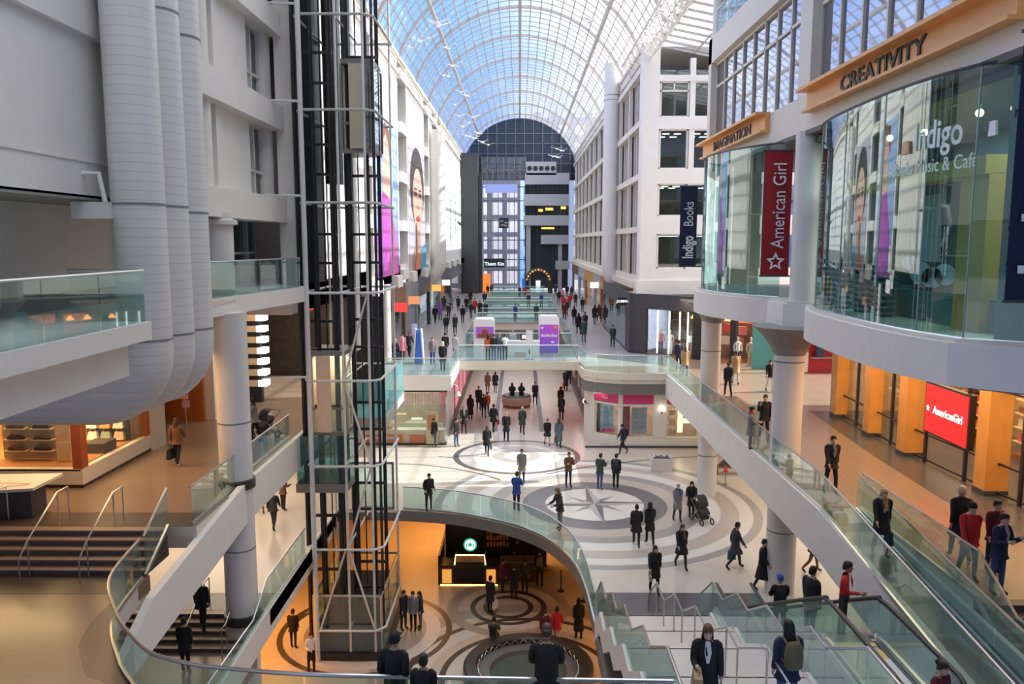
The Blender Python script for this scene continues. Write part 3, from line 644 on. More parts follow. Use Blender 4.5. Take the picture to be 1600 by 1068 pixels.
for z in (B + 1.15, B + 2.62): mb.tube([(-8.2, 30.05, z), (-5.5, 30.05, z), (-5.5, 34.5, z), (-8.2, 34.5, z)], .06, 6, closed=True)
for x, y in ((-8.2, 30.05), (-5.5, 30.05), (-5.5, 34.5), (-8.2, 34.5)): mb.tube([(x, y, B + .3), (x, y, B + 2.6)], .06, 6)
mb.build('frame', steel, lb)
MB().box(-7.9, -5.8, 30.6, 34, B + .3, B + 2.0).build('machine_block', mat('pit_dark', (.015, .018, .022), .5), lb)
# lift cabins
def cabin(label, x0, x1, y0, y1, z0, h, skirt, wood, shade):
    t = T_('lift_cabin', label, 'lift', 'glass lift cabins')
    MB().box(x0, x1, y0, y1, z0 - .15, z0).build('floor_plate', bronze, t)
    MB().box(x0, x1, y0, y1, z0 + h, z0 + h + .18).build('roof', bronze, t)
    MB().box(x0 + .1, x1 - .1, y1 - .12, y1 - .05, z0, z0 + h).build('back_panel', wood, t)
    MB().box(x0 + .3, x0 + .85, y0 - .06, y0 - .02, z0, z0 + h).build('front_panel', wood, t)
    MB().box(x0 + .02, x0 + .1, y0 + .25, y1 - .05, z0, z0 + h).build('side_panel', wood, t)
    mb = MB(); mb.box(x0 + .3, x1, y0, y0 + .02, z0, z0 + h); mb.box(x1 - .02, x1, y0, y1 - .1, z0, z0 + h); mb.build('glass_wall', shade, t)
    mb = MB()
    for x, y in ((x0, y0), (x1, y0), (x1, y1), (x0, y1)): mb.box(x - .04, x + .04, y - .04, y + .04, z0, z0 + h)
    mb.box(x0, x1, y0 - .02, y0 + .02, z0 + .9, z0 + .98); mb.build('frame', bronze, t)
    if skirt:
        mb = MB(); zz = z0 - .15 - skirt
        mb.box(x0 - .55, x1, y0 - .1, y0 - .08, zz, z0 - .15); mb.box(x1 - .02, x1, y0, y1, zz, z0 - .15); mb.build('skirt_glass', glass('lift_teal_glass', (.36, .58, .60), .1, .5, dirt=.12, dcol=(.25, .45, .47)), t)
        MB().box(x0 - .6, x1, y0 - .15, y1, zz - .35, zz).build('pan', mat('pan_brown', (.27, .22, .20), .35, metal=.3), t)
    return t
woodp = mat('cabin_wood', (.78, .56, .38), .4, var=.06)
cabin('near glass lift cabin with tan wood panels stopped at the upper floor', -8.15, -6.75, 30.2, 32.2, 4.75, 3.0, 1.9, woodp, rail_gl)
cabin('brown framed glass lift cabin high up in the farther shaft', -6.7, -5.5, 30.6, 32.4, 15.6, 3.1, 0, mat('cabin_olive', (.55, .47, .34), .5), win_gl)
lob = T_('lift_lobby', 'pale blue glass lift lobby box projecting at the upper floor', 'lift lobby')
MB().box(-8.6, -6.05, 35.0, 38.2, U - .75, U - .25).build('platform', mat('lobby_edge', (.42, .40, .38), .4), lob)
gl2 = glass('lobby_glass', (.62, .92, .94), .08, .5, dirt=.22, dcol=(.45, .85, .9))
MB().box(-7.3, -6.1, 35.02, 35.04, U - .25, U + 1.5).box(-6.12, -6.1, 35.04, 41.0, U - .25, U + 1.5).build('glass_wall', gl2, lob)
MB().box(-8.1, -6.7, 38.0, 38.2, U - .2, U + 5).build('lift_door', black, lob)
MB().box(-8.6, -6.1, 38.2, 41.2, U - .7, U - .2).build('walkway', mat('lobby_walk', (.5, .5, .5), .5), lob)
# glazed gate on the main floor by the lifts
gt = T_('glass_gate', 'grey framed glass gate on the main floor beside the lift tower', 'gate'); mb = MB()
a, b = V(-7.6, 35.0, 0), V(-5.75, 35.0, 0)
for p in (a, b): mb.box(p.x - .05, p.x + .05, 34.95, 35.05, 0, 2.2)
mb.box(a.x, b.x, 34.95, 35.05, 2.12, 2.2); mb.box(a.x, b.x, 34.95, 35.05, 0, .1); mb.build('frame', mgrey, gt)
MB().box(a.x, b.x, 34.99, 35.01, .1, 2.12).build('pane', rail_gl, gt)
# ================================================================== SHOPS, BAYS, SIGNS
FV = (R(90), R(-90), 0)
orange = mat('orange_wood', (.72, .33, .08), .4, var=.08, scale=2)
redbr = mat('red_brown_wood', (.36, .09, .025), .4, var=.1)
warmw = mat('warm_cream', (.80, .62, .34), .6)
navy = mat('navy_banner', (.008, .014, .045), .6)
redb = mat('red_banner', (.33, .008, .015), .6)
whitep = mat('white_print', (.85, .85, .84), .5)
pinkm = mat('pink_band', (.75, .05, .20), .45)
dkin = mat('shop_dark_interior', (.05, .035, .028), .6, var=.3)
def star(c, r, ax, m, name, parent, r2=.5, hollow=0):
    pts = []
    for k in range(10):
        a = R(90 + 36 * k); q = r if k % 2 == 0 else r * r2; pts.append((q * math.cos(a), q * math.sin(a)))
    def P(u, v, d): return (c[0] + u, c[1] - d, c[2] + v) if ax == 'Y' else (c[0] - d, c[1] - u, c[2] + v)
    mb = MB()
    for i in range(10):
        a, b = pts[i], pts[(i + 1) % 10]
        h = hollow
        mb.face([P(*a, 0), P(*b, 0), P(b[0] * h, b[1] * h, 0), P(a[0] * h, a[1] * h, 0)] if h else [P(*a, 0), P(*b, 0), P(0, 0, 0)])
    return mb.build(name, m, parent)
# ---- glass bays of the right gallery
def bay(label, path, z0, z1, per, m):
    t = T_('glass_bay', label, 'bay window', 'curved glass bays'); n = (len(path) - 1) // per
    for i in range(n):
        seg = path[i * per:(i + 1) * per + 1]
        MB().grid([[(p.x, p.y, z) for z in (z0, (z0 + z1) / 2, z1)] for p in seg]).build('glass_panel', m, t, smooth=True)
        p = seg[0]; MB().box(p.x - .012, p.x + .012, p.y - .012, p.y + .012, z0, z1).build('glass_joint', mat('joint_green', (.25, .38, .36), .3), t)
    MB().tube([(p.x, p.y, z0 + .02) for p in path], .04, 6).build('sill_channel', steel, t); MB().tube([(p.x, p.y, z1 - .02) for p in path], .04, 6).build('head_channel', dgrey, t)
    return t
bay('smaller curved glass bay behind the red banner', BAY1, RT, 15.6, 5, bay_gl)
bay('large curved glass bay with white lettering under the orange beam sign', BAY2 , RT, 15.6, 5, bay_gl)
bay('flat green glass panels beside the near navy banner', [Vector((9.12, 16.3, 0)), Vector((10.8, 14.9, 0)), Vector((11.2, 12, 0))], RT, 15.6, 1, bay_gl)
struct('wall_bay_back', MB().box(13.6, 13.9, 12, 37.4, RT, 15.6).box(9.9, 13.6, 27.6, 27.9, RT, 15.6), mat('bay_back', (.05, .085, .09), .6, var=.15))
struct('ceiling_bay', MB().box(9.6, 13.6, 12, 27.6, 15.3, 15.5), mat('bay_ceiling', (.10, .12, .12), .7))
bw = mat('bay_wood', (.80, .46, .10), .45, var=.05)
t = T_('wood_canopy', 'tan timber canopy inside the large glass bay', 'canopy'); MB().box(9.9, 10.5, 17.3, 25.6, 13.55, 13.95).build('beam', bw, t); MB().box(10.0, 10.5, 17.3, 18.4, RT, 13.56).build('post', bw, t)
t = T_('cafe_poster', 'large grey poster of a pale mug and pastry inside the glass bay', 'poster')
MB().box(10.55, 10.6, 18.95, 22.4, 10.95, 13.5).build('board', mat('poster_grey', (.10, .11, .12), .5, var=.2, scale=1.2), t)
pm = mat('poster_pale', (.80, .80, .80), .6, var=.12, scale=2)
mb = MB(); X_ = 10.53
pts = [(21.3, 11.6), (21.2, 12.6), (21.05, 13.3), (20.25, 13.3), (20.1, 12.4), (20.05, 11.6)]; mb.face([(X_, y, z) for y, z in pts]); mb.build('mug_print', mat('poster_mug', (.55, .54, .53), .6), t)
MB().tube([(X_, 20.15, 13.0), (X_, 19.85, 12.95), (X_, 19.7, 12.6), (X_, 19.85, 12.2), (X_, 20.1, 12.0)], .05, 6).build('handle_print', pm, t)
mb = MB()
for y, z, r in ((21.0, 11.3, .42), (20.4, 11.2, .38), (19.8, 11.3, .38), (21.6, 11.55, .3)): mb.face([(X_ - .01, y + r * 1.4 * math.cos(R(20 * k)), z + r * .7 * math.sin(R(20 * k))) for k in range(18)])
mb.build('pastry_print', pm, t)
MB().box(10.2, 10.5, 15.2, 22.8, RT, RT + .75).build('display_ledge', mat('ledge_green', (.10, .26, .24), .4), None, 'low green display ledge along the foot of the glass bay', 'ledge')
for i, y in enumerate((16.0, 15.5)): MB().box(10.0, 10.25, y - .15, y + .15, RT + .76, RT + 1.2).build('glass_cube', mat('cube_teal', (.35, .62, .60), .2), None, 'small teal display cube on the green ledge, %s' % ('farther of two' if i == 0 else 'nearer of two'), 'cube', 'teal cubes')
for i in range(26):
    y = 17 + .33 * i
    for k in range(1): pass
for i, y in enumerate((25.2, 23.9, 22.6, 21.3)):
    t = T_('book_stack', 'tall stack of spine-lit shelves low inside the glass bay, %s from the column' % ('first second third fourth'.split()[i]), 'shelf', 'stacked shelves in the bay')
    for k in range(9): MB().box(9.5, 9.95, y - .3, y + .3, RT + .1 + k * .16, RT + .16 + k * .16).build('shelf_board', mat('shelf_teal', (.22, .38, .38), .5), t)
    MB().box(9.6, 9.9, y - .25, y + .25, RT, RT + 1.5).build('core', mat('core_teal', (.05, .10, .10), .6), t)
s1 = text('glass_lettering', 'Indigo', .82, whitep, (8.60, 17.35, 14.35), (R(90), 0, R(-83)), sx=.72, bold=.012); tag(s1, 'large white word Indigo on the curved glass bay', 'lettering')
s2 = text('glass_lettering', 'Books Music & Café', .42, whitep, (8.61, 17.55, 13.72), (R(90), 0, R(-83)), sx=.78); tag(s2, 'smaller white words Books Music and Café on the curved glass bay', 'lettering')
def bayx(y):
    for a, b in zip(BAY2[:-1], BAY2[1:]):
        if b.y <= y <= a.y: return a.x + (b.x - a.x) * (y - a.y) / (b.y - a.y)
    return 9.1
for o in (s1, s2):
    for v in o.data.vertices: v.co.x = bayx(v.co.y) - .012 - .008 * (v.co.x < 8.6)
MB().hexa([(9.55, 15.96, RT), (9.95, 15.625, RT), (9.97, 15.65, RT), (9.57, 15.985, RT)], [(9.55, 15.96, 15.6), (9.95, 15.625, 15.6), (9.97, 15.65, 15.6), (9.57, 15.985, 15.6)]).build('edge_reflection_strip', mat('edge_reflection_green', (.36, .52, .42), .25), None, 'pale green strip painted as the edge reflection at the end of the glass bay', 'painted reflection')  # opaque plate, its pale colour stands for the bright glass edge reflection
for i, (s_, z) in enumerate((('mu', 14.6), ('in', 13.9), ('n', 13.2), ('ou', 12.4), ('co', 11.7))):
    o = text('etched_letters', s_, .34, mat('etched', (.05, .08, .07), .5), (9.74, 15.775, z), (R(90), 0, R(-40))); tag(o, 'faint dark letters %s etched on the green glass edge' % s_, 'lettering', 'etched letters')
for i, (y, z, c_) in enumerate(((15.95, 14.3, whitep), (18.35, 14.2, mat('clamp_tan', (.72, .42, .22), .5)))):
    x = bayx(max(y, 16.3)) - .06 if i else 9.2
    MB().hexa([(x, y - .13, z - .14), (x + .05, y - .13, z - .14), (x + .05, y + .13, z - .14), (x, y + .13, z - .14)], [(x, y - .10, z + .14), (x + .05, y - .10, z + .14), (x + .05, y + .10, z + .14), (x, y + .10, z + .14)]).build('glass_clamp', c_, None, ('white clamp plate on the green glass right of the word Indigo', 'tan clamp plate on the curved glass left of the word Indigo')[i], 'clamp')
for i, (y, z) in enumerate(((20.6, 14.9), (18.2, 15.0), (16.9, 14.9), (22.5, 15.0))):
    t = T_('spotlight', 'small warm spotlight inside the glass bay ceiling, %s from the camera' % ('third first second fourth'.split()[(2, 1, 0, 3)[i]] if 0 else ['third', 'second', 'nearest', 'farthest'][i]), 'lamp', 'bay spotlights')
    MB().tube([(10.2, y, 15.3), (10.2, y, z)], .02, 6).build('stem', black, t); MB().ball((10.2, y, z - .06), .09, 10).build('bulb', glow('bulb_warm', (1, .75, .4), 6), t)
# orange beam signs
sign_or = mat('sign_orange', (.88, .42, .13), .4, var=.04)
def beam(label, word, y0, y1, yl0, yl1, size):
    t = T_('beam_sign', label, 'sign', 'orange beam signs'); y_ = .5 * (y0 + y1)
    fc_ = MB().box(9.12, 9.3, y0, y1, 16.25, 16.8).build('face', sign_or, t)
    MB().hexa([(8.75, y0, 16.8), (9.3, y0, 16.8), (9.3, y1, 16.8), (8.75, y1, 16.8)], [(8.75, y0, 16.9), (9.3, y0, 16.9), (9.3, y1, 16.9), (8.75, y1, 16.9)]).build('top_flange', sign_or, t)
    MB().box(8.95, 9.3, y0, y1, 16.17, 16.25).build('bottom_flange', sign_or, t)
    o = text('letters', word, size, mat('letter_dark', (.03, .02, .02), .5), (9.1, (yl0 + yl1) / 2, 16.5), FL, fc_, depth=.015, bold=.012)
    w_ = o.dimensions.y if o.dimensions.y > .1 else 1; d = [v.co.y for v in o.data.vertices]; k = (yl1 - yl0) / (max(d) - min(d)); c = (yl0 + yl1) / 2
    for v in o.data.vertices: v.co.y = c + (v.co.y - c) * k
    return t
beam('orange steel beam sign with the word CREATIVITY', 'CREATIVITY', 15.3, 26.1, 18.6, 23.4, .58)
beam('orange steel beam sign with the word IMAGINATION', 'IMAGINATION', 30.4, 40.5, 32.2, 38.2, .56)
# banners
def banner(name, label, x0, x1, y, z0, z1, m, cat='banner'):
    t = T_(name, label, cat, 'hanging shop banners'); rows = [[(x0 + (x1 - x0) * j / 6, y + .02 * math.sin(j * 1.1 + i * .4), z0 + (z1 - z0) * i / 8) for j in range(7)] for i in range(9)]
    MB().grid(rows).grid([[(p[0], p[1] + .015, p[2]) for p in r] for r in rows]).build('cloth', m, t, smooth=True)
    MB().tube([(x0 - .06, y, z1 + .03), (x1 + .35, y, z1 + .03)], .035, 8).build('top_pole', dgrey, t); MB().tube([(x0 - .04, y, z0 - .03), (x1 + .35, y, z0 - .03)], .03, 8).build('bottom_pole', dgrey, t); return t
t = banner('red_banner', 'dark red vertical banner with a white star and the name American Girl', 8.44, 9.42, 28.0, 10.95, 15.2, redb)
text('letters', 'American Girl', .64, whitep, (8.99, 27.94, 13.35), FV, t.children[0], sx=.80); star((8.93, 27.94, 11.42), .34, 'Y', whitep, 'star', t.children[0], .48, .55)
t = banner('navy_banner', 'navy vertical banner with Indigo Books hanging by the white window block', 7.78, 8.6, 39.0, 10.95, 14.75, navy)
text('letters', 'Indigo', .72, whitep, (8.2, 38.94, 11.85), FV, t.children[0], sx=.62, bold=.02); text('letters', 'Books', .66, whitep, (8.2, 38.94, 13.45), FV, t.children[0], sx=.72)
t = banner('navy_banner', 'large navy banner cut off by the right picture edge with Indigo lettering', 8.88, 10.3, 14.6, 11.05, 15.75, navy)
text('letters', 'Indigo', 1.0, whitep, (9.45, 14.54, 12.6), FV, t.children[0], sx=.9, bold=.03)
# ---- wooden storefront on the right
sf = T_('wooden_storefront', 'orange timber portal storefront on the right upper floor', 'storefront')
def inward(p): return Vector((p.x + .5, p.y + .25, 0))
PB = [(1310, 655), (1364, 684), (1400, 702), (1424, 714), (1526, 737), (1582, 760)]
px = [onz(x, y, U) for x, y in PB]
def pier(p, w, d, h=4.05):
    q = MB().box(p.x, p.x + d, p.y - w / 2, p.y + w / 2, U, U + h).build('pier', orange, sf); MB().box(p.x - .02, p.x + d + .02, p.y - w / 2 - .02, p.y + w / 2 + .02, U, U + .16).build('pier_base', dgrey, q)
piers = [(13.75, 34.3, .55), (13.7, 30.9, .55), (13.7, 28.0, .6), (14.0, 23.6, .6), (14.35, 21.2, .7), (14.9, 17.6, .8)]
for x, y, w_ in piers: pier(Vector((x, y, 0)), w_, .5 if y > 30 else .7)
for (xa, ya, _), (xb, yb, _) in ((piers[0], piers[1]), (piers[2], piers[3]), (piers[4], piers[5])): MB().hexa([(xa, ya, U + 3.65), (xa + .5, ya, U + 3.65), (xb + .5, yb, U + 3.65), (xb, yb, U + 3.65)], [(xa, ya, U + 4.3), (xa + .5, ya, U + 4.3), (xb + .5, yb, U + 4.3), (xb, yb, U + 4.3)]).build('lintel', orange, sf)
for (xa, ya, _), (xb, yb, _) in zip(piers[:-1], piers[1:]):
    MB().face([(xa + .35, ya, U + .1), (xb + .35, yb, U + .1), (xb + .35, yb, U + 3.7), (xa + .35, ya, U + 3.7)]).build('glass', shop_gl, sf)
    mb = MB()
    for z in (.12, 1.0, 3.2): mb.bar((xa + .33, ya, U + z), (xb + .33, yb, U + z), .05, .06)
    for f in ((.5,) if abs(ya - yb) < 3.5 else (.22, .72)): x, y = xa + (xb - xa) * f + .33, ya + (yb - ya) * f; mb.box(x - .04, x + .04, y - .06, y + .06, U, U + 3.7)
    mb.build('dark_mullion', black, sf)
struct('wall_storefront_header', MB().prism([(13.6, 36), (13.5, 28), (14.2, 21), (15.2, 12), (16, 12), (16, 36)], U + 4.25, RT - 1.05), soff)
struct('floor_storefront_apron', MB().prism([(13.2, 35.5), (12.9, 31.5), (12.7, 28), (12.6, 23), (13.1, 16.35), (24, 16.35), (24, 35.5)], U, U + .007), floor_dk)
wmi = mat('storefront_interior', (.55, .36, .17), .6, var=.15)
struct('wall_storefront_interior', MB().box(19.5, 19.7, 12, 36, U, U + 4.3).box(14.2, 19.5, 35.6, 35.8, U, U + 4.3), wmi)
struct('ceiling_storefront', MB().box(14.2, 19.6, 12, 36, U + 4.22, U + 4.3), MT['soffit_grey'])
cols = [(.7, .1, .08), (.8, .7, .6), (.25, .12, .07), (.6, .3, .15), (.8, .25, .3)]
for i, (y, x, wd) in enumerate(((32.4, 16.0, 'behind the farthest bay'), (30.0, 17.2, 'second from the far end'), (26.8, 17.5, 'behind the red screen'), (24.6, 16.6, 'beside the middle pier'), (22.2, 16.8, 'behind the fourth pier'), (19.6, 17.0, 'nearest the picture edge'))):
    t = T_('display_shelf', 'wooden merchandise shelf inside the timber storefront %s' % wd, 'shelf', 'storefront shelves')
    MB().box(x, x + .5, y - .9, y + .9, U, U + .2).box(x + .4, x + .5, y - .9, y + .9, U, U + 2.4).build('carcass', redbr, t)
    for k in range(4): MB().box(x, x + .45, y - .9, y + .9, U + .6 + .5 * k, U + .64 + .5 * k).build('board', MT['warm_cream'], t)
    for k in range(4):
        for j in range(5): c_ = cols[(i + j * 2 + k) % 5]; MB().box(x + .1, x + .35, y - .8 + j * .34, y - .56 + j * .34, U + .65 + .5 * k, U + .86 + .5 * k + .04 * ((j + k) % 3)).build('goods', mat('goods_%d' % ((i + j * 2 + k) % 5), c_, .6), t)
t = T_('advert_screen', 'bright red lit screen reading American Girl in the timber storefront', 'screen')
pa, pb = onx(1441, 617, 14.0), onx(1496, 680, 14.2)
MB().box(13.92, 14.12, 24.2, 26.9, U + 1.15, U + 2.9).build('housing', black, t)
dsp = MB().box(13.9, 13.92, 24.28, 26.82, U + 1.22, U + 2.83).build('display', glow('screen_red', (1, .008, .012), 1.3), t)
text('letters', 'AmericanGirl', .38, glow('screen_white', (1, 1, 1), 1.2), (13.88, 25.4, U + 2.02), FL, dsp, sx=.85); star((13.88, 26.62, U + 2.02), .13, 'X', glow('screen_white', (1, 1, 1), 1.2), 'star', dsp)
# ---- dark shop and warm shop on the right upper floor
A_, B_ = V(7.85, 54.5, U), V(15.2, 48.0, U); dn = (B_ - A_).normalized(); nn = V(dn.y, -dn.x, 0); nn = nn if nn.y < 0 else -nn
def along(u, d=0, z=0): return A_ + dn * u + nn * d + V(0, 0, z)
def slabq(mb, u0, u1, d0, d1, z0, z1): return mb.hexa([along(u0, d0, z0), along(u1, d0, z0), along(u1, d1, z0), along(u0, d1, z0)], [along(u0, d0, z1), along(u1, d0, z1), along(u1, d1, z1), along(u0, d1, z1)])
LL = (B_ - A_).length
t = T_('dark_shop', 'charcoal clothing shop with tall display windows on the right upper floor', 'shop')
slabq(MB(), 0, 1.0, -.3, 0, 0, 4.1).build('pier', dgrey, t); slabq(MB(), 0, LL, -.35, .02, 3.1, 4.1).build('fascia', dgrey, t); slabq(MB(), 4.55, 5.1, -.3, 0, 0, 3.2).build('pier', black, t); slabq(MB(), 7.2, 7.6, -.3, .02, 0, 3.2).build('pier', black, t)
slabq(MB(), 1.0, LL, -3.2, -3.1, 0, 4).build('back_wall', mat('shop_back_warm', (.35, .22, .14), .6, var=.3, scale=1.5), t); slabq(MB(), 0, LL, -3.2, 0, 0, .03).build('shop_floor', mat('shop_floor_wood', (.28, .13, .06), .5), t)
slabq(MB(), 0, LL, -3.2, 0, 3.9, 4).build('shop_ceiling', dgrey, t)
slabq(MB(), 1.0, 4.55, -.12, -.1, 0, 3.1).build('window_glass', shop_gl, t)
MB().box(7.55, 7.85, 54.5, 72, U, U + 4.1).build('side_front', dgrey, t); MB().box(7.5, 7.56, 56, 71, U + .2, U + 3.0).build('side_glass', win_gl, t)
MB().box(6.9, 7.5, 55.6, 55.75, U + 3.2, U + 3.75).build('blade_sign', black, t); text('letters', 'J.CREW', .24, glow('sign_white', (1, 1, 1), 2), (7.2, 55.59, U + 3.48), FC, t)
for u in (1.6, 2.5, 3.3, 3.9): slabq(MB(), u, u + .08, -.5, -.45, .1, 3.0).build('light_strip', glow('strip_white', (.95, 1, 1), 3), t)
lampo = glow('lamp_orange', (1, .35, .08), 5)
for i, u in enumerate((4.1, 5.6, 6.6)):
    t = T_('pendant_lamp', 'orange pendant lamp glowing in the warm shop, %s from the dark pier' % ('first', 'second', 'third')[i], 'lamp', 'orange pendants'); p = along(u, -1.0, 2.6); MB().lathe([(.05, .3), (.26, 0)], p, 14, cap=False).build('shade', lampo, t); MB().tube([p + V(0, 0, .3), p + V(0, 0, 1.3)], .015, 5).build('cord', black, t)
mann = mat('mannequin_skin', (.72, .62, .52), .4)
def mannequin(label, p, top, bot, s=1.0, rot=0):
    t = T_('mannequin', label, 'mannequin', 'shop window mannequins'); z = p.z
    MB().lathe([(.25, 0), (.25, .03)], p, 16).build('stand', steel, t)
    mb = MB(); mb.lathe([(.03, 1.42 * s), (.05, 1.5 * s), (.055, 1.53 * s)], p, 10); mb.ball(p + V(0, 0, 1.64 * s), (.07, .085, .11), 12); 
    for q in (-1, 1): mb.tube([p + V(q * .19, 0, 1.36 * s), p + V(q * .24, .03, 1.1 * s), p + V(q * .22, -.06, .85 * s)], [.045, .038, .03], 8)
    mb.build('body', mann, t, smooth=True)
    MB().lathe([(.12, .82 * s), (.15, .95 * s), (.12, 1.1 * s), (.165, 1.3 * s), (.15, 1.4 * s), (.05, 1.45 * s)], p, 14, sy=.65).build('garment_top', top, t, smooth=True)
    mb = MB()
    for q in (-1, 1): mb.tube([p + V(q * .08, 0, .88 * s), p + V(q * .09, -.02, .48 * s), p + V(q * .09, .02, .06 * s)], [.09, .07, .05], 8)
    mb.build('garment_bottom', bot, t, smooth=True); return t
wht = mat('cloth_white', (.78, .76, .72), .7); pkc = mat('cloth_pink', (.72, .20, .24), .7); nvc = mat('cloth_navy', (.03, .04, .08), .7); tnc = mat('cloth_tan', (.55, .42, .28), .7)
mannequin('pink clad mannequin at the left of the bright clothing window', along(1.7, -.8), pkc, nvc)
mannequin('white suited mannequin in the middle of the bright clothing window', along(2.5, -.7), wht, wht)
mannequin('pink topped mannequin beside the white table in the clothing window', along(4.1, -.9), pkc, mat('cloth_rose', (.5, .25, .22), .7))
mannequin('white topped mannequin with a navy skirt outside the warm shop', along(8.0, .5), wht, nvc, 1.05)
mannequin('tan dressed mannequin beside the navy skirted one outside the warm shop', along(8.8, .4), tnc, tnc, 1.05)
for i, (u, z, c_) in enumerate(((5.6, .9, 1), (6.4, .9, 3), (5.7, 1.7, 0), (6.6, 1.6, 4), (8.2, 2.2, 1), (9.0, 2.2, 0), (8.3, 1.4, 3), (9.2, 1.3, 2))):
    slabq(MB(), u, u + .6, -2.4, -2.0, z, z + .55).build('display_box', mat('goods_%d' % c_, cols[c_], .6), None, 'coloured display box in the warm shop, %s' % ('low left', 'low right', 'upper left', 'upper right', 'top row left beyond the pier', 'top row right beyond the pier', 'middle row left beyond the pier', 'middle row right beyond the pier')[i], 'display', 'warm shop displays')
slabq(MB(), 5.1, LL, -3.05, -3.0, 2.3, 3.0).build('lit_sign_panel', glow('warm_panel', (1, .25, .1), .9), None, 'red lit panel high on the back wall of the warm shop', 'panel')
slabq(MB(), 3.9, 4.5, -.8, -.6, 1.0, 1.45).build('white_placard', whitep, None, 'white placard beside the pink mannequin in the clothing window', 'placard')
t = T_('surfboard', 'white surfboard leaning on a stand outside the warm shop', 'surfboard'); p = onz(1190, 572, U)
mb = MB(); rows = []
for i in range(13):
    u = i / 12; w_ = .30 * math.sin(math.pi * (u * .94 + .03)) ** .6; c = p + V(-.1 + u * .62, 0, .1 + u * 1.25); rows.append([c + V(-w_ * .9, -.03, w_ * .35), c + V(0, -.07, 0), c + V(w_ * .9, -.03, -w_ * .35), c + V(0, .02, 0)])
mb.grid(rows, True, cap=True); mb.build('board', whitep, t, smooth=True)
MB().bar(p + V(-.5, 0, .04), p + V(.3, 0, .04), .3, .08).bar(p + V(.2, .2, 0), p + V(.25, .1, .8), .05, .05).build('stand', mgrey, t)
t = T_('teal_poster', 'teal and white wall poster beside the warm shop', 'poster'); a, b = onz(1180, 600, U), None
MB().box(14.0, 16.9, 47.4, 47.5, U, U + 3.4).build('board', mat('poster_teal', (.10, .36, .36), .5), t)
MB().face([(14.2, 47.38, U + 2.6), (16.0, 47.38, U + 2.0), (16.8, 47.38, U + 2.7), (15.2, 47.38, U + 3.0)]).build('white_print', whitep, t)
t = T_('red_kiosk', 'red clothing display shop beyond the right column', 'shop'); MB().box(17, 22, 46.2, 46.4, U, U + 3.6).build('back_wall', mat('red_wall', (.50, .015, .02), .5), t)
for k in range(6): MB().box(17.3 + k * .75, 17.7 + k * .75, 45.9, 46.15, U + 1.0 + .3 * (k % 3), U + 2.1 + .3 * (k % 3)).build('hanging_garment', (nvc, wht, pkc, nvc, mat('cloth_red', (.55, .03, .03), .7), wht)[k], t)
MB().box(17, 22, 45.8, 46.2, U + .9, U + .95).box(17, 22, 45.8, 46.2, U + 1.9, U + 1.94).build('rack', steel, t)
MB().box(17.5, 21, 42.4, 42.45, U, U + 1.1).build('glass_screen', MT['rail_glass_green'], None, 'pale glass screen standing in the sunlit patch on the right upper floor', 'screen')
# ---- pink corner shop on the main floor
t = T_('pink_corner_shop', 'white corner shop with pink sign bands on the main floor', 'shop'); wp = mat('shop_white_warm', (.80, .76, .68), .5)
poly = [V(4.0, 48.4, 0), V(4.35, 47.4, 0), V(5.95, 46.05, 0), V(11.6, 46.05, 0)]
def wallseg(p, q, parts, m, nm, zz, d=.25):
    L_ = (q - p).length; u_ = (q - p).normalized(); n_ = V(u_.y, -u_.x, 0)
    for a, b in parts:
        P0, P1 = p + u_ * a, p + u_ * b; MB().hexa([P0 + V(0, 0, zz[0]), P1 + V(0, 0, zz[0]), P1 - n_ * d + V(0, 0, zz[0]), P0 - n_ * d + V(0, 0, zz[0])], [P0 + V(0, 0, zz[1]), P1 + V(0, 0, zz[1]), P1 - n_ * d + V(0, 0, zz[1]), P0 - n_ * d + V(0, 0, zz[1])]).build(nm, m, t)
wallseg(poly[0], poly[1], [(0, 1.06)], wp, 'pier', (0, 3.35)); 
l1 = (poly[2] - poly[1]).length
for p, q, wn in ((poly[1], poly[2], [(.25, l1 - .15)]), (poly[2], poly[3], [(.15, 1.95), (2.75, 4.6), (5.0, 5.6)])):
    Lq = (q - p).length; wallseg(p, q, [(0, Lq)], wp, 'base_wall', (0, .62)); wallseg(p, q, [(0, Lq)], wp, 'header', (3.2, 3.4)); e = 0
    pr = []
    for a, b in wn: pr.append((e, a)); e = b
    pr.append((e, Lq)); wallseg(p, q, [x for x in pr if x[1] - x[0] > .02], wp, 'pier', (.6, 3.3))
    u_ = (q - p).normalized(); n_ = V(u_.y, -u_.x, 0)
    wallseg(p + n_ * .04, q + n_ * .04, wn, pinkm, 'pink_band', (2.65, 3.18), .3); wallseg(p + n_ * .03, q + n_ * .03, wn, wp, 'window_head', (2.5, 2.62), .28)
    wallseg(p - n_ * .1, q - n_ * .1, wn, shop_gl, 'window_glass', (.62, 2.5), .01)
wallseg(poly[0] - V(0, 0, 0), poly[3] + V(0, 0, 0), [(0, .1)], wp, 'pier', (0, .1))
MB().box(4.4, 12, 48.6, 48.8, 0, 3.3).build('back_wall', mat('pink_shop_back', (.50, .38, .30), .6, var=.25), t); MB().box(4.4, 12, 46.1, 48.8, 3.25, 3.3).build('shop_ceiling', wp, t)
MB().box(3.9, 12, 45.98, 46.0, 0, .12).build('dark_skirting', dgrey, t)
text('letters', 'Tao', .26, whitep, (5.1, 46.62, 2.92), (R(90), 0, R(-40)), t)
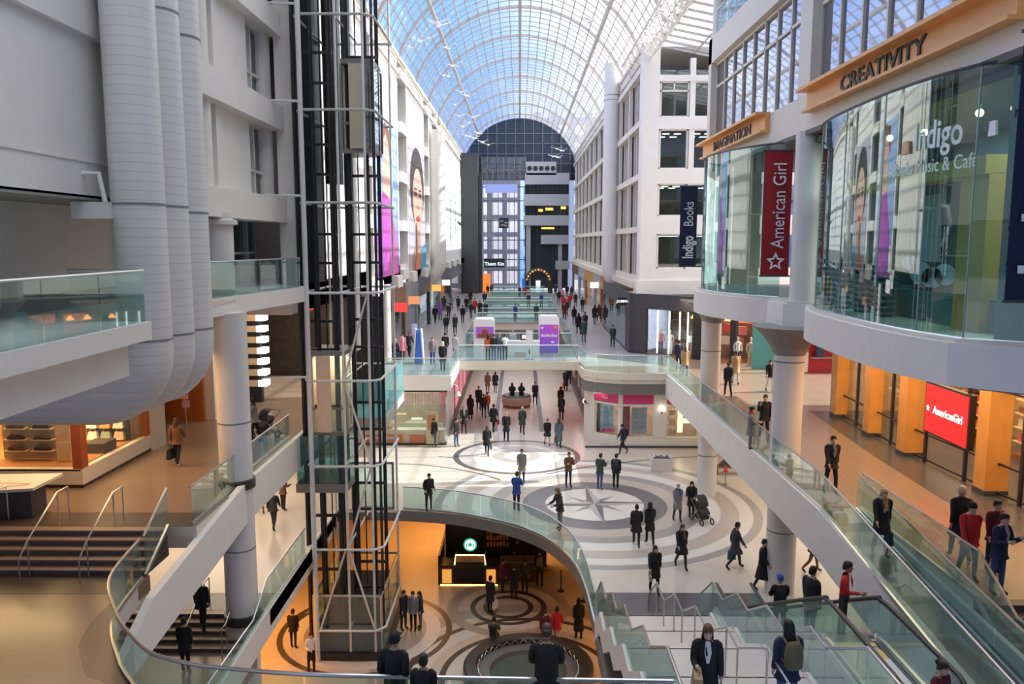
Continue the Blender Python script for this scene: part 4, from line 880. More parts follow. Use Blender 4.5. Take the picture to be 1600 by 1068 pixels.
for i, (x0, x1, y, m_) in enumerate(((4.9, 5.7, 47.2, mat('poster_blue', (.30, .50, .62), .4, var=.25, scale=4)), (6.7, 7.6, 46.5, mat('poster_bluegrey', (.34, .42, .48), .4, var=.2, scale=4)))):
    o = MB().box(x0, x1, y, y + .04, .7, 2.35).build('window_poster', m_, None, ('pale blue window poster in the angled pink shop window', 'blue grey window poster in the middle pink shop window')[i], 'poster')
o = MB().box(4.95, 5.75, 47.12, 47.18, .7, .9).build('pink_board', pinkm, None, 'low pink board below the pale blue window poster', 'board')
o = MB().box(6.2, 6.6, 46.6, 46.9, .65, 2.4).build('red_display', mat('display_maroon', (.25, .03, .03), .5), None, 'maroon display panel in the middle pink shop window', 'panel')
o = text('marquee_letter', 'F', 1.75, glow('marquee', (1, .72, .32), 2.2), (9.75, 46.35, 1.45), FC, None, depth=.08, bold=.05); tag(o, 'large glowing marquee letter in the right pink shop window', 'sign')
for i, (x, c_) in enumerate(((8.95, (.42, .3, .24)), (9.3, (.5, .36, .33)))):
    for k in range(3): MB().box(x, x + .28, 46.5, 46.8, .65 + .6 * k, .98 + .6 * k).build('gift_box', mat('gift_%d' % i, c_, .6), None, 'brown gift box in the marquee window, %s column, %s' % (('left', 'right')[i], ('bottom', 'middle', 'top')[k]), 'box', 'gift boxes')
t = T_('wall_lamp', 'round white wall lamp on the cream pier of the pink shop', 'lamp'); MB().ball((8.4, 45.88, 2.35), .14, 14).build('globe', glow('globe_white', (1, .9, .72), 5), t, smooth=True); MB().box(8.36, 8.44, 45.9, 46.03, 2.1, 2.2).build('bracket', black, t)
t = T_('wall_lamp', 'small black bracket lamp on the white pier of the pink shop', 'lamp'); MB().tube([(4.2, 47.6, 2.3), (4.0, 47.4, 2.45)], .03, 6).build('arm', black, t); MB().ball((3.98, 47.38, 2.5), .1, 10).build('head', black, t)
for i, (x, y, z) in enumerate(((4.45, 60, 2.95), (4.6, 56.5, 2.55), (4.3, 50.5, 1.9))):
    t = T_('globe_lamp', 'round white globe lamp on the right corridor wall, %s' % ('farthest and highest', 'middle one', 'nearest the pink shop')[i], 'lamp', 'corridor globe lamps'); MB().ball((x, y, z), .2, 14).build('globe', glow('globe_white', (1, .9, .72), 5), t, smooth=True); MB().tube([(x, y, z), (x + .4, y, z)], .03, 6).build('arm', black, t)
# ---- main floor corridor
MB_pink = mat('pink_lit_wall', (.55, .18, .20), .5, var=.15)
struct('wall_corridor_left', MB().box(-5.0, -4.5, 48.6, 84, 0, U - .6), MB_pink); struct('wall_corridor_right', MB().box(4.7, 5.2, 48.6, 84, 0, U - .6), mat('tan_wall', (.42, .33, .27), .5, var=.1))
struct('baseboard_corridor', MB().box(-4.5, -4.38, 48.6, 84, 0, .5).box(4.45, 4.7, 48.3, 84, 0, .5), mat('corridor_plinth', (.10, .06, .05), .45))
struct('wall_corridor_end', MB().box(-5, 5.2, 84, 84.3, 0, U - .6), mgrey)
for i, y in enumerate((50.5, 54.5, 58.5, 62.5)):
    MB().box(-4.52, -4.46, y, y + 2.4, .6, 3.0).build('lit_window', glow('pink_glow', (1, .30, .36), .55), None, 'pink lit shop window on the left corridor wall, %s from the front' % ('first second third fourth'.split()[i]), 'window display', 'pink corridor windows')
    MB().box(4.63, 4.69, y + 1, y + 3, .6, 2.9).build('dark_window', mat('corridor_window', (.10, .06, .05), .2), None, 'dark shop window on the right corridor wall, %s from the front' % ('first second third fourth'.split()[i]), 'window display', 'dark corridor windows')
MB().box(4.2, 4.62, 49.6, 58, 3.0, 3.25).build('neon_strip', glow('neon_pink', (1, .06, .18), 1.6), None, 'pink neon strip high on the right corridor wall', 'light')
t = T_('gooseneck_lamp', 'white gooseneck lamp at the left corner of the corridor', 'lamp'); MB().tube(smooth_path([(-4.5, 47.2, 3.5), (-4.1, 47.1, 3.62), (-3.75, 47, 3.5), (-3.7, 47, 3.25)], 4), .03, 6).build('arm', white, t); MB().lathe([(.04, .25), (.2, 0), (.18, -.03)], (-3.7, 47, 2.95), 14).build('shade', white, t)
# ---- glass food shop at the left on the main floor
t = T_('glass_food_shop', 'glass fronted shop with a dark header under the upper left floor', 'shop')
MB().box(-10.5, -4.3, 46.4, 46.6, 3.25, 3.7).build('header', dgrey, t); MB().box(-10.5, -4.4, 46.5, 46.52, .9, 2.5).build('glass', rail_gl, t); MB().box(-4.42, -4.4, 46.5, 52, .1, 2.9).build('side_glass', MT['rail_glass_green'], t)
MB().box(-10.5, -4.5, 46.55, 47.3, .05, .9).build('counter', mat('counter_pale', (.55, .46, .36), .4, var=.1), t); MB().box(-10.5, -4.4, 46.5, 47.2, 0, .12).build('kick', dgrey, t)
MB().box(-10.5, -4.5, 50.5, 50.7, 0, 3.3).build('back_wall', mat('food_back', (.40, .33, .26), .6, var=.3, scale=2), t)
orf = mat('orange_food', (.85, .28, .06), .5)
for i, x in enumerate((-9.2, -7.9, -6.6)): MB().box(x, x + .9, 46.45, 46.5, .15, .6).build('counter_panel', mat('counter_red', (.55, .16, .08), .5), t)
for i, (x, z) in enumerate(((-8.4, 1.6), (-8.1, 1.35), (-7.9, .95))): MB().ball((x, 47.0, z), (.2, .2, .24), 12).build('orange_jar', orf, None, 'orange display jar on the glass shop counter, %s' % ('topmost', 'middle', 'lowest')[i], 'jar', 'orange jars', smooth=True)
mb = MB()
for i in range(64): x = -8.2 + 3.6 * i / 63; l_ = .55 + .35 * random.random(); mb.box(x - .015, x + .015, 46.2 + .06 * (i % 3), 46.22 + .06 * (i % 3), 3.2 - l_, 3.22)
mb.build('silver_fringe', mat('silver_strip', (.62, .62, .64), .25, metal=.7), None, 'curtain of hanging silver strips over the glass shop front', 'fringe', kind='stuff')
t = T_('standing_poster', 'tall tan advertising poster standing at the glass shop entrance', 'poster'); MB().box(-5.55, -4.85, 46.2, 46.26, .15, 2.1).build('board', tnc, t)
MB().box(-5.45, -5.0, 46.17, 46.2, 1.0, 1.9).build('figure_print', mat('print_brown', (.45, .22, .10), .6), t)
for i in range(5): MB().box(-9.8 + i * 1.0, -9.1 + i * 1.0, 48.6, 49.1, .9, 1.1 + .15 * (i % 3)).build('food_tray', (whitep, orf, tnc, whitep, orf)[i], None, 'food tray on the back counter of the glass shop, %s from the left' % ('first second third fourth fifth'.split()[i]), 'tray', 'food trays')
MB().box(-10.2, -4.8, 48.4, 49.3, 0, .9).build('back_counter', mat('counter_pale', (.55, .46, .36), .4), None, 'long pale back counter inside the glass shop', 'counter')
struct('ceiling_main_shops', MB().box(-22, -4.6, 44.5, 51, U - .68, U - .61), soff)
struct('wall_main_left_back', MB().box(-20, -19.8, 24.9, 51, 0, U - .6).box(-20, -10.6, 46.6, 46.9, 0, U - .6), mat('main_left_wall', (.45, .38, .32), .6, var=.1))
struct('wall_main_right_back', MB().box(20, 20.2, 23, 51, 0, U - .6).box(11.6, 20, 46.1, 46.4, 0, U - .6), MT['main_left_wall'])
# ---- left shoe and bag shop on the upper floor
t = T_('shoe_shop', 'amber lit shoe and bag shop at the left on the upper floor', 'shop')
MB().prism([(-22, 23.8), (-13.55, 23.8), (-13.5, 28.3), (-13.7, 28.3), (-13.75, 24.0), (-22, 24.0)], U + .12, U + .62).build('plinth', mat('plinth_white', (.74, .70, .64), .5), t)
MB().prism([(-22, 23.86), (-13.58, 23.86), (-13.53, 28.3), (-13.7, 28.3), (-13.75, 24.0), (-22, 24.0)], U, U + .12).build('kick', dgrey, t)
MB().box(-13.85, -13.55, 23.8, 24.15, U + .62, U + 3.6).build('corner_post', redbr, t); MB().box(-13.62, -13.5, 28.0, 28.2, U + .62, U + 3.6).build('frame_post', redbr, t)
MB().prism([(-22, 23.8), (-13.55, 23.8), (-13.5, 28.3), (-13.7, 28.3), (-13.75, 24.0), (-22, 24.0)], U + 3.6, U + 4.8).build('header', mat('header_brown', (.30, .22, .15), .6), t)
MB().box(-22, -13.85, 23.88, 23.9, U + .62, U + 3.6).build('front_glass', shop_gl, t); MB().box(-13.64, -13.62, 24.15, 28.0, U + .62, U + 3.6).build('side_glass', shop_gl, t)
MB().box(-22, -13.8, 24.0, 28.3, U + .5, U + .62).build('display_floor', mat('display_floor', (.50, .22, .08), .5), t); MB().box(-22, -13.6, 24.0, 28.3, U + 3.55, U + 3.6).build('shop_ceiling', warmw, t)
MB().box(-22, -13.6, 28.3, 28.5, U, U + 4.8).build('back_wall', mat('shop_amber', (.62, .40, .16), .6), t); MB().box(-22, -13.6, 23.8, 24.0, U + .55, U + .6).build('red_rail', redbr, t)
MB().box(-16.7, -14.85, 24.9, 25.0, U + .65, U + 3.0).build('shoe_board', mat('board_olive', (.50, .42, .22), .6), t); MB().box(-14.8, -14.35, 24.6, 24.7, U + .65, U + 3.5).build('cream_panel', warmw, t)
MB().box(-15.35, -13.85, 27.4, 27.5, U + .62, U + 3.4).build('bag_board', mat('board_slate', (.03, .04, .045), .5), t)
struct('wall_shop_pier', MB().box(-13.75, -13.45, 28.3, 29.4, U, U + 4.8).box(-22, -13.5, 23.8, 29, U + 4.75, T - 1.05), mat('pier_cream', (.62, .58, .52), .55))
shoe_m = [mat('shoe_black', (.03, .025, .02), .4), mat('shoe_brown', (.16, .08, .04), .4)]
def shoe(label, x, y, z, m_):
    t = T_('shoe', label, 'shoe', 'shoes on the olive board'); s = 1.7
    rows = []
    for u, w_, h in ((0, .035, .05), (.05, .04, .085), (.12, .036, .08), (.18, .045, .06), (.25, .042, .045), (.29, .02, .025)):
        rows.append([(x - .25 + u * s, y + w_ * math.cos(a) * s, z + .03 + max(0, h * s * (.5 + .5 * math.sin(a)))) for a in (R(30 * k) for k in range(12))])
    MB().grid(rows, True, cap=True).build('upper', m_, t, smooth=True); MB().box(x - .27, x + .26, y - .07, y + .07, z, z + .035).build('sole', shoe_m[0], t)
    MB().box(x - .35, x + .35, y - .1, y + .22, z - .03, z).build('shelf', MT['warm_cream'], t)
rown = ('top', 'second', 'third', 'bottom')
for r_ in range(4):
    for c_ in range(2): shoe('%s dress shoe on the olive board, %s row, %s column' % (('black', 'brown')[(r_ + c_) % 2], rown[r_], ('left', 'right')[c_]), -16.15 + c_ * .85, 24.72, U + 2.05 - .36 * r_, shoe_m[(r_ + c_) % 2])
bagc = [(.75, .75, .72), (.55, .62, .45), (.70, .66, .62), (.82, .8, .78), (.75, .35, .12), (.6, .7, .65), (.8, .8, .82), (.30, .4, .35), (.7, .5, .4)]
for r_ in range(3):
    for c_ in range(3):
        k = r_ * 3 + c_; t = T_('handbag', '%s handbag on the dark slate board, %s row, %s' % (('white', 'sage green', 'beige', 'cream', 'orange', 'mint', 'pale', 'dark green', 'tan')[k], ('top', 'middle', 'bottom')[r_], ('left', 'centre', 'right')[c_]), 'bag', 'handbags on the slate board')
        y, z = -15.28 + c_ * .47, U + 1.52 - r_ * .42; m_ = mat('bag_%d' % k, bagc[k], .6)
        MB().hexa([(y, 27.2, z), (y + .38, 27.2, z), (y + .38, 27.38, z), (y, 27.38, z)], [(y + .05, 27.28, z + .28), (y + .33, 27.28, z + .28), (y + .33, 27.38, z + .28), (y + .05, 27.38, z + .28)]).build('body', m_, t); bd = t.children[0]
        MB().tube([(y + .1, 27.3, z + .28), (y + .12, 27.3, z + .38), (y + .26, 27.3, z + .38), (y + .28, 27.3, z + .28)], .014, 6).build('handle', m_, bd)
MB().box(-14.5, -13.8, 25.6, 26.4, U + .62, U + .95).build('display_table', mat('table_dark', (.05, .05, .045), .4), None, 'low dark display table behind the bag shop window', 'table')
t = T_('orange_shop', 'open fronted shop with an orange wall next to the white pier', 'shop'); MB().box(-16.6, -16.4, 29.4, 36, U, U + 4).build('back_wall', dkin, t); MB().box(-16.4, -13.5, 33.2, 33.4, U, U + 4).build('orange_wall', mat('orange_wall', (.55, .20, .04), .5), t); MB().box(-16.4, -13.4, 29.4, 33.2, U + 3.3, U + 4.6).build('header', dkin, t)
for i, (y, z) in enumerate(((30.4, 2.3), (30.8, 1.6), (31.2, .9))): MB().ball((-14.4, y, U + z), .12, 10).build('red_lamp', glow('lamp_red', (1, .12, .02), 4), None, 'glowing red lamp in the orange shop doorway, %s' % ('highest', 'middle', 'lowest')[i], 'lamp', 'red lamps', smooth=True)
t = T_('sign_stand', 'white sheet sign on a slim stand outside the orange shop', 'sign'); p = onz(291, 672, U); MB().box(p.x - .02, p.x + .02, p.y, p.y + .04, U, U + 2.0).build('pole', steel, t); MB().box(p.x - .45, p.x + .15, p.y - .02, p.y, U + 1.3, U + 2.15).build('sheet', mat('sheet_pink', (.82, .66, .68), .6), t); MB().box(p.x - .1, p.x + .2, p.y - .03, p.y - .01, U + .95, U + 1.25).build('small_sheet', mat('sheet_mauve', (.7, .5, .66), .6), t)
mb = MB()
for k in range(6): x_, z_ = p.x - .32 + .2 * (k % 3), U + 1.55 + .3 * (k // 3); mb.box(x_ - .03, x_ + .05, p.y - .03, p.y - .021, z_ - .05, z_ + .05)
mb.build('printed_marks', pinkm, t)
t = T_('light_box_pillar', 'white pillar with a teal lit poster at the far end of the orange shop', 'poster'); MB().box(-13.6, -13.1, 33.4, 35.6, U, U + 3.6).build('pillar', whitep, t); MB().box(-13.1, -13.06, 33.8, 35.2, U + 1.2, U + 3.2).build('poster', mat('poster_teal2', (.25, .55, .52), .4, var=.3, scale=3), t)
t = T_('directory_table', 'white slanted directory panel on dark sides at the left picture edge', 'directory'); a, b = onz(0, 860, U), onz(60, 830, U)
mb = MB(); mb.hexa([(-15.5, 20.9, U + .7), (-13.3, 20.9, U + .85), (-13.1, 22.0, U + .95), (-15.5, 22.0, U + .9)], [(-15.5, 20.9, U + .78), (-13.3, 20.9, U + .93), (-13.1, 22.0, U + 1.03), (-15.5, 22.0, U + .98)]); mb.build('panel', whitep, t); MB().box(-15.3, -13.5, 21.1, 21.8, U, U + .75).build('pedestal', dgrey, t)
MB().box(-15.4, -13.6, 21.2, 21.26, U + .96, U + .965).build('red_marks', mat('mark_red', (.6, .1, .08), .5), t)
# ---- bright slatted display beyond the left column
t = T_('slat_display', 'stack of pale horizontal slats with lit ends beyond the left column', 'display')
for k in range(7): MB().box(-14.2, -12.4, 37.0, 37.6, U + .8 + k * .52, U + 1.08 + k * .52).build('slat', mat('slat_cream', (.80, .62, .40), .5), t); MB().box(-12.4, -12.0, 37.0, 37.6, U + .8 + k * .52, U + 1.08 + k * .52).build('lit_end', glow('slat_white', (1, 1, 1), 1.6), t)
MB().box(-14.2, -12.3, 37.2, 37.5, U, U + 4.4).build('core', black, t)
MB().box(-14.75, -14.2, 36.4, 36.5, U + .6, U + 3.6).build('light_panel', glow('panel_white', (1, .97, .9), 1.8), None, 'tall white light panel left of the slatted display', 'light')
struct('wall_left_upper_back', MB().box(-17, -16.8, 36, 45, U, U + 4.9).box(-16.8, -9.3, 45, 45.2, U, U + 4.9), dkin)
struct('trim_red_strip', MB().box(-14, -9.5, 36.2, 36.3, U + 4.5, U + 4.7), glow('strip_red', (1, .03, .06), .8))
# ---- shopfronts along the far upper floor
def front(label, sd, y0, y1, frame, inner, sign=None, sm=None, open_=False):
    t = T_('shop_front', label, 'shop', 'far shop fronts'); x = -8.35 if sd < 0 else 8.0; o_ = -sd
    X0, X1 = sorted((x, x + sd * .3)); MB().box(X0, X1, y0, y0 + .5, U, U + 3.9).build('pier', frame, t); MB().box(X0, X1, y1 - .5, y1, U, U + 3.9).build('pier', frame, t)
    X0, X1 = sorted((x - sd * .05, x + sd * .3)); MB().box(X0, X1, y0, y1, U + 3.1, U + 4.6).build('fascia', frame, t)
    X0, X1 = sorted((x + sd * 2.2, x + sd * 2.3)); MB().box(X0, X1, y0, y1, U, U + 3.9).build('interior', inner, t)
    X0, X1 = sorted((x + sd * .12, x + sd * .14)); MB().box(X0, X1, y0 + .5, y1 - .5, U, U + 3.1).build('glass', shop_gl, t)
    if sign: X0, X1 = sorted((x - sd * .06, x - sd * .9)); MB().box(X0, X1, y0 + 1, y0 + 1.12, U + 3.0, U + 3.6).build('blade_sign', sign, t)
    return t
lg = mat('front_light_grey', (.40, .40, .42), .5); br = mat('front_brown', (.20, .10, .06), .5, var=.1)
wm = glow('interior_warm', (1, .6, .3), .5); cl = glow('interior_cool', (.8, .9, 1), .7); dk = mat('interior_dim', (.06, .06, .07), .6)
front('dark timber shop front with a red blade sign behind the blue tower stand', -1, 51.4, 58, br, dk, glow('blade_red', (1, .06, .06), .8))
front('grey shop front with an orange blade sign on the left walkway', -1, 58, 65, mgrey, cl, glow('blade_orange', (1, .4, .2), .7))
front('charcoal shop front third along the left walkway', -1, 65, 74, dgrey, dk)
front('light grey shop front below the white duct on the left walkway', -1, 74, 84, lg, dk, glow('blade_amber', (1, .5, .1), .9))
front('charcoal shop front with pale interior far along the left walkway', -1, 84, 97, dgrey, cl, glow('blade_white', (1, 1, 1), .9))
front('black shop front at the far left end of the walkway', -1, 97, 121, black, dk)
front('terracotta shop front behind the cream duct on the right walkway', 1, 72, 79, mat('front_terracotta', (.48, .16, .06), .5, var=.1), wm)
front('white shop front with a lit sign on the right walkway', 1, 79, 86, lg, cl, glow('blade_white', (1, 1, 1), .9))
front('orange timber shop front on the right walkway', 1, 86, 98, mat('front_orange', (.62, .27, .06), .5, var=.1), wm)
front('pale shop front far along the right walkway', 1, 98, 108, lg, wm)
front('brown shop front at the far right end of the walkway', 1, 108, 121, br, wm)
# ---- big posters on the left facade
def poster(label, y0, y1, z0, z1, bg, shapes, name='wall_poster'):
    t = T_(name, label, 'poster', 'giant wall posters'); sht = MB().box(-8.7, -8.62, y0, y1, z0, z1).build('sheet', bg, t)
    for i, (pts, m_, nm) in enumerate(shapes): MB().face([(-8.61 + .004 * i, y0 + (y1 - y0) * u, z0 + (z1 - z0) * v) for u, v in pts]).build(nm, m_, sht)
def oval(cu, cv, ru, rv, n=22): return [(cu + ru * math.cos(2 * math.pi * k / n), cv + rv * math.sin(2 * math.pi * k / n)) for k in range(n)]
skin_p = mat('print_skin', (.72, .42, .32), .6); hair_p = mat('print_hair', (.06, .04, .04), .6)
def grad(name, c0, c1, ax, a, b, es=0):
    m, n, o = nt(name); p = n.nodes.new('ShaderNodeBsdfPrincipled'); n.links.new(p.outputs[0], o.inputs[0]); p.inputs['Roughness'].default_value = .6
    tc = n.nodes.new('ShaderNodeTexCoord'); sp = n.nodes.new('ShaderNodeSeparateXYZ'); n.links.new(tc.outputs['Generated'], sp.inputs[0]); mr = n.nodes.new('ShaderNodeMapRange'); mr.inputs[1].default_value = a; mr.inputs[2].default_value = b; n.links.new(sp.outputs[ax], mr.inputs[0])
    mx = n.nodes.new('ShaderNodeMix'); mx.data_type = 'RGBA'; mx.inputs['A'].default_value = (*c0, 1); mx.inputs['B'].default_value = (*c1, 1); n.links.new(mr.outputs[0], mx.inputs['Factor']); n.links.new(mx.outputs['Result'], p.inputs['Base Color']); return m
poster('giant poster of a woman in a flowing pink and purple gown nearest the lifts', 47, 57, 9.9, 19.8, grad('print_blue', (.22, .15, .45), (.35, .5, .8), 'Z', 0, .6),
       [([(.05, 0), (.95, 0), (.88, .25), (.7, .45), (.55, .6), (.4, .62), (.3, .45), (.12, .25)], grad('print_gown', (.22, .06, .42), (.80, .12, .42), 'Y', 0, 1), 'gown_print'), ([(.35, .55), (.62, .5), (.64, .72), (.5, .78), (.36, .72)], skin_p, 'shoulder_print'), (oval(.48, .84, .13, .09), skin_p, 'face_print'), ([(.3, .78), (.34, .95), (.5, .99), (.66, .94), (.68, .74), (.6, .86), (.5, .92), (.38, .86)], mat('print_auburn', (.25, .08, .06), .6), 'hair_print'), ([(.02, .03), (.12, .03), (.12, .2), (.02, .2)], whitep, 'caption_print')])
poster('giant portrait poster of a dark haired woman looking straight out', 62.5, 73, 9.8, 20.2, mat('print_lilac', (.52, .48, .56), .6),
       [(oval(.5, .66, .43, .31), hair_p, 'hair_print'), ([(.12, .0), (.9, .0), (.88, .1), (.66, .2), (.66, .36), (.38, .36), (.38, .2), (.14, .1)], mat('print_skin_shade', (.50, .27, .20), .6), 'neck_print'), (oval(.52, .56, .31, .25), skin_p, 'face_print'), (oval(.38, .60, .085, .016), hair_p, 'eye_print'), (oval(.66, .60, .085, .016), hair_p, 'eye_print'), (oval(.38, .64, .1, .008), hair_p, 'brow_print'), (oval(.66, .64, .1, .008), hair_p, 'brow_print'), (oval(.52, .50, .04, .02), MT.get('print_skin_shade') or mat('print_skin_shade', (.50, .27, .20), .6), 'nose_print'), (oval(.52, .41, .12, .022), mat('print_lip', (.55, .06, .08), .6), 'mouth_print'), ([(.6, 0), (1, 0), (1, .22), (.7, .16)], mat('print_cyan', (.08, .35, .6), .6), 'cloth_print'), ([(.3, 0), (.6, 0), (.7, .14), (.35, .12)], mat('print_orange', (.75, .25, .12), .6), 'cloth_print')])
poster('pale poster with thin dark branches at the far end of the left facade', 90, 120, 9.7, 21.5, whitep, [([(.3, .2), (.34, .2), (.36, .7), (.33, .7)], mgrey, 'branch_print'), ([(.55, .3), (.6, .3), (.58, .8), (.55, .8)], lg, 'branch_print'), ([(.7, .42), (.98, .4), (.98, .43), (.7, .45)], hair_p, 'branch_print')])
poster('narrow orange poster beside the pale one on the left facade', 88.3, 89.7, 13, 19, mat('print_amber', (.65, .35, .15), .6), [])
# ================================================================== FAR END, KIOSKS, FURNITURE
Y0 = 120.0
def zz(py): return CZ + (378 - py) / 10.33
def xx(px_): return (px_ - 812) / 10.33
struct('wall_far_pier', MB().box(-8.7, -6.2, 118, 124, U, 25).box(-6.2, -5.6, 119.5, 124, U, 22), dgrey)
bandm = mat('balcony_grey', (.42, .42, .46), .5)
mb = MB()
for a, b, c, d in ((820, 888, 273, 290), (818, 888, 305, 322), (818, 888, 337, 352.5), (845, 888, 367, 381)): mb.box(xx(a), xx(b), Y0, Y0 + 3, zz(d), zz(c))
mb.box(xx(822), xx(868), Y0, Y0 + 3, zz(276), zz(256)); mb.box(xx(822), xx(829), Y0 + .5, Y0 + 1.2, U, zz(352)); mb.box(xx(872), xx(878), Y0 + .5, Y0 + 1.2, U, zz(380)); mb.box(xx(868), xx(890), Y0 + .2, Y0 + 3, zz(420), zz(407))
struct('wall_far_balconies', mb, bandm)
t = T_('porthole_panel', 'grey panel with a row of five dark round openings at the far end', 'panel'); 
for k in range(5): x = xx(827 + 9 * k); MB().lathe([(.36, 0), (.36, .02)], (0, 0, 0), 18).build('porthole', black, t).data.transform(Matrix.Translation((x, Y0 - .01, zz(266))) @ Matrix.Rotation(R(90), 4, 'X'))
w = struct('window_16', MB().box(xx(820), xx(888), Y0 + 1.5, Y0 + 1.6, zz(450), zz(270)), mat('far_window', (.035, .045, .06), .1)); mb = MB()
for k in range(12): x = xx(822 + k * 6); mb.box(x - .05, x + .05, Y0 + 1.35, Y0 + 1.5, zz(410), zz(270))
struct('mullion', mb, dgrey, w)
yl = glow('far_lamp_yellow', (1, .62, .12), 1.3)
for i, (a, b, c, d) in enumerate(((841, 848, 327, 331), (852, 864, 325, 329), (876, 884, 323, 327), (846, 866, 355, 358))): MB().box(xx(a), xx(b), Y0 + 1.2, Y0 + 1.3, zz(d), zz(c)).build('lit_ceiling', yl, None, 'yellow lit ceiling strip in the far balcony block, %s' % ('upper left', 'upper middle', 'upper right', 'lower')[i], 'light', 'yellow far lights')
# glazed end wall and the street behind it
ew = struct('window_17', MB().box(xx(752), xx(822), Y0 + 4, Y0 + 4.05, U, 25), glass('end_glass', (.9, .94, 1), .08, .35)); mb = MB()
for k in range(9): x = xx(752 + k * 8.6); mb.box(x - .06, x + .06, Y0 + 3.8, Y0 + 4, U, 25)
for z in (7.8, 9.4, 12.4, 15.4, 18.4, 20.5, 23): mb.box(xx(752), xx(822), Y0 + 3.8, Y0 + 4, z - .08, z + .08)
struct('mullion', mb, mgrey, ew)
gb = struct('wall_gable', MB().prism([(0, 0), (1, 0), (1, 1)], 0, .01), black)
bpy.data.objects.remove(gb)
g = MB(); g.face([(vp(i / NS, VR - .3)[0], 124.2, vp(i / NS, VR - .3)[1]) for i in range(NS + 1)] + [(8.5, 124.2, 21.5), (-8.5, 124.2, 21.5)]); gb = struct('window_18', g, mat('gable_glass', (.025, .04, .065), .12)); mb = MB()
for k in range(12): x = -7.7 + k * 1.4; mb.box(x - .05, x + .05, 124.0, 124.15, 21.5, VC + math.sqrt(max(.1, VR * VR - x * x)) - .4)
for z in (22.5, 24, 25.5, 27, 28.5): h_ = math.sqrt(max(.1, VR * VR - (z - VC) ** 2)) - .3; mb.box(-min(h_, 8.5), min(h_, 8.5), 124.0, 124.15, z - .05, z + .05)
struct('mullion', mb, mat('gable_bar', (.16, .19, .24), .5), gb)
MB().box(-5.3, -.4, 123.6, 123.7, 19.6, 20.9).build('blue_screen', glow('screen_violet', (.35, .45, 1), .7), None, 'pale violet screen high on the far glazed wall', 'screen')
bm_ = MB(); bm_.box(-30, 0, 160, 175, -2, 26); struct('exterior_building', bm_, tile('brick_far', (.85, .74, .72), (.14, .13, .15), w=3, roww=3.4, gap=.5, plane='XZ', rough=.7, var=.12))
struct('exterior_tower', MB().box(1, 22, 190, 210, -2, 42), tile('tower_far', (.60, .62, .68), (.2, .26, .36), w=4, roww=4, gap=.9, plane='XZ', rough=.6, var=.1))
struct('exterior_ground', MB().box(-60, 60, 130, 220, -2.2, -2), mgrey)
t = T_('lit_shop_sign', 'blue white lit sign on a black fascia at the far left end', 'sign'); MB().box(xx(757), xx(789), Y0 - 1, Y0 - .6, zz(417), zz(403)).build('fascia', black, t); text('letters', 'Thom Kin', .75, glow('sign_blue', (.6, .8, 1), 2.2), (xx(773), Y0 - 1.05, zz(411.5)), FC, t, sx=.95)
t = T_('black_sign', 'small black square hanging sign on the far glazed wall', 'sign'); MB().box(xx(779), xx(794), Y0 + 3.5, Y0 + 3.6, zz(356), zz(340)).build('board', black, t)
mb = MB()
for k, (a, b, c) in enumerate(((781, 786, 345), (782, 788, 351), (788, 792, 347.5), (787, 792, 352))): mb.box(xx(a), xx(b), Y0 + 3.46, Y0 + 3.5, zz(c) - .12, zz(c) + .12)
mb.build('printed_marks', lg, t)
MB().box(xx(753), xx(766), Y0 + 1, Y0 + 1.2, U, U + 2.8).build('amber_display', glow('display_amber', (1, .28, .05), .8), None, 'amber lit display at the foot of the far left wall', 'display')
MB().box(xx(815.5), xx(821), Y0 - 1.5, Y0 - 1, U, U + 2.2).build('blue_stand', mat('stand_blue', (.05, .30, .85), .4), None, 'bright blue stand at the far end beside the grey pillar', 'stand')
MB().box(xx(837), xx(844), Y0 - 1.5, Y0 - 1, U, U + 1.9).build('white_stand', glow('stand_white', (.9, 1, .97), .8), None, 'white lit stand under the dark festive arch', 'stand')
t = T_('festive_arch', 'dark green festive arch with gold baubles at the far end', 'arch'); ap = [V(xx(841) + 1.75 * math.cos(R(a)), Y0 - 1, U + 1.6 + 1.9 * math.sin(R(a))) for a in range(0, 181, 15)]
MB().tube([V(ap[0].x, Y0 - 1, U)] + ap + [V(ap[-1].x, Y0 - 1, U)], .38, 10).build('garland', mat('garland', (.03, .045, .02), .8), t)
for k in range(1, 12): MB().ball(ap[k] + V(0, -.35, 0), .16, 8).build('bauble', glow('bauble_%d' % (k % 2), ((1, .7, .3), (1, .2, .1))[k % 2], .8), t)
# ---- phone kiosk on the bridge
purple = grad('kiosk_purple', (.20, .12, .75), (.50, .10, .68), 'Z', 0, .8); gw = mat('kiosk_white', (.86, .86, .86), .3)
t = T_('phone_kiosk', 'white phone kiosk with purple end towers on the bridge', 'kiosk')
def tower(x0, x1, y, h, pz0, nm):
    r = .12; mb = MB(); prof = [(x0, U), (x1, U), (x1, U + h - r), (x1 - r, U + h), (x0 + r, U + h), (x0, U + h - r)]
    mb.hexa([(x0, y, U), (x1, y, U), (x1, y + 1.6, U), (x0, y + 1.6, U)], [(x0, y, U + h - r), (x1, y, U + h - r), (x1, y + 1.6, U + h - r), (x0, y + 1.6, U + h - r)]); mb.hexa([(x0, y, U + h - r), (x1, y, U + h - r), (x1, y + 1.6, U + h - r), (x0, y + 1.6, U + h - r)], [(x0 + r, y, U + h), (x1 - r, y, U + h), (x1 - r, y + 1.6, U + h), (x0 + r, y + 1.6, U + h)]); o = mb.build('tower', gw, t)
    return o
tower(-3.05, -1.68, 52.2, 2.55, 0, ''); MB().box(-2.9, -1.72, 52.15, 52.2, U + 1.3, U + 2.05).build('purple_poster', mat('poster_violet', (.50, .16, .66), .4), t)
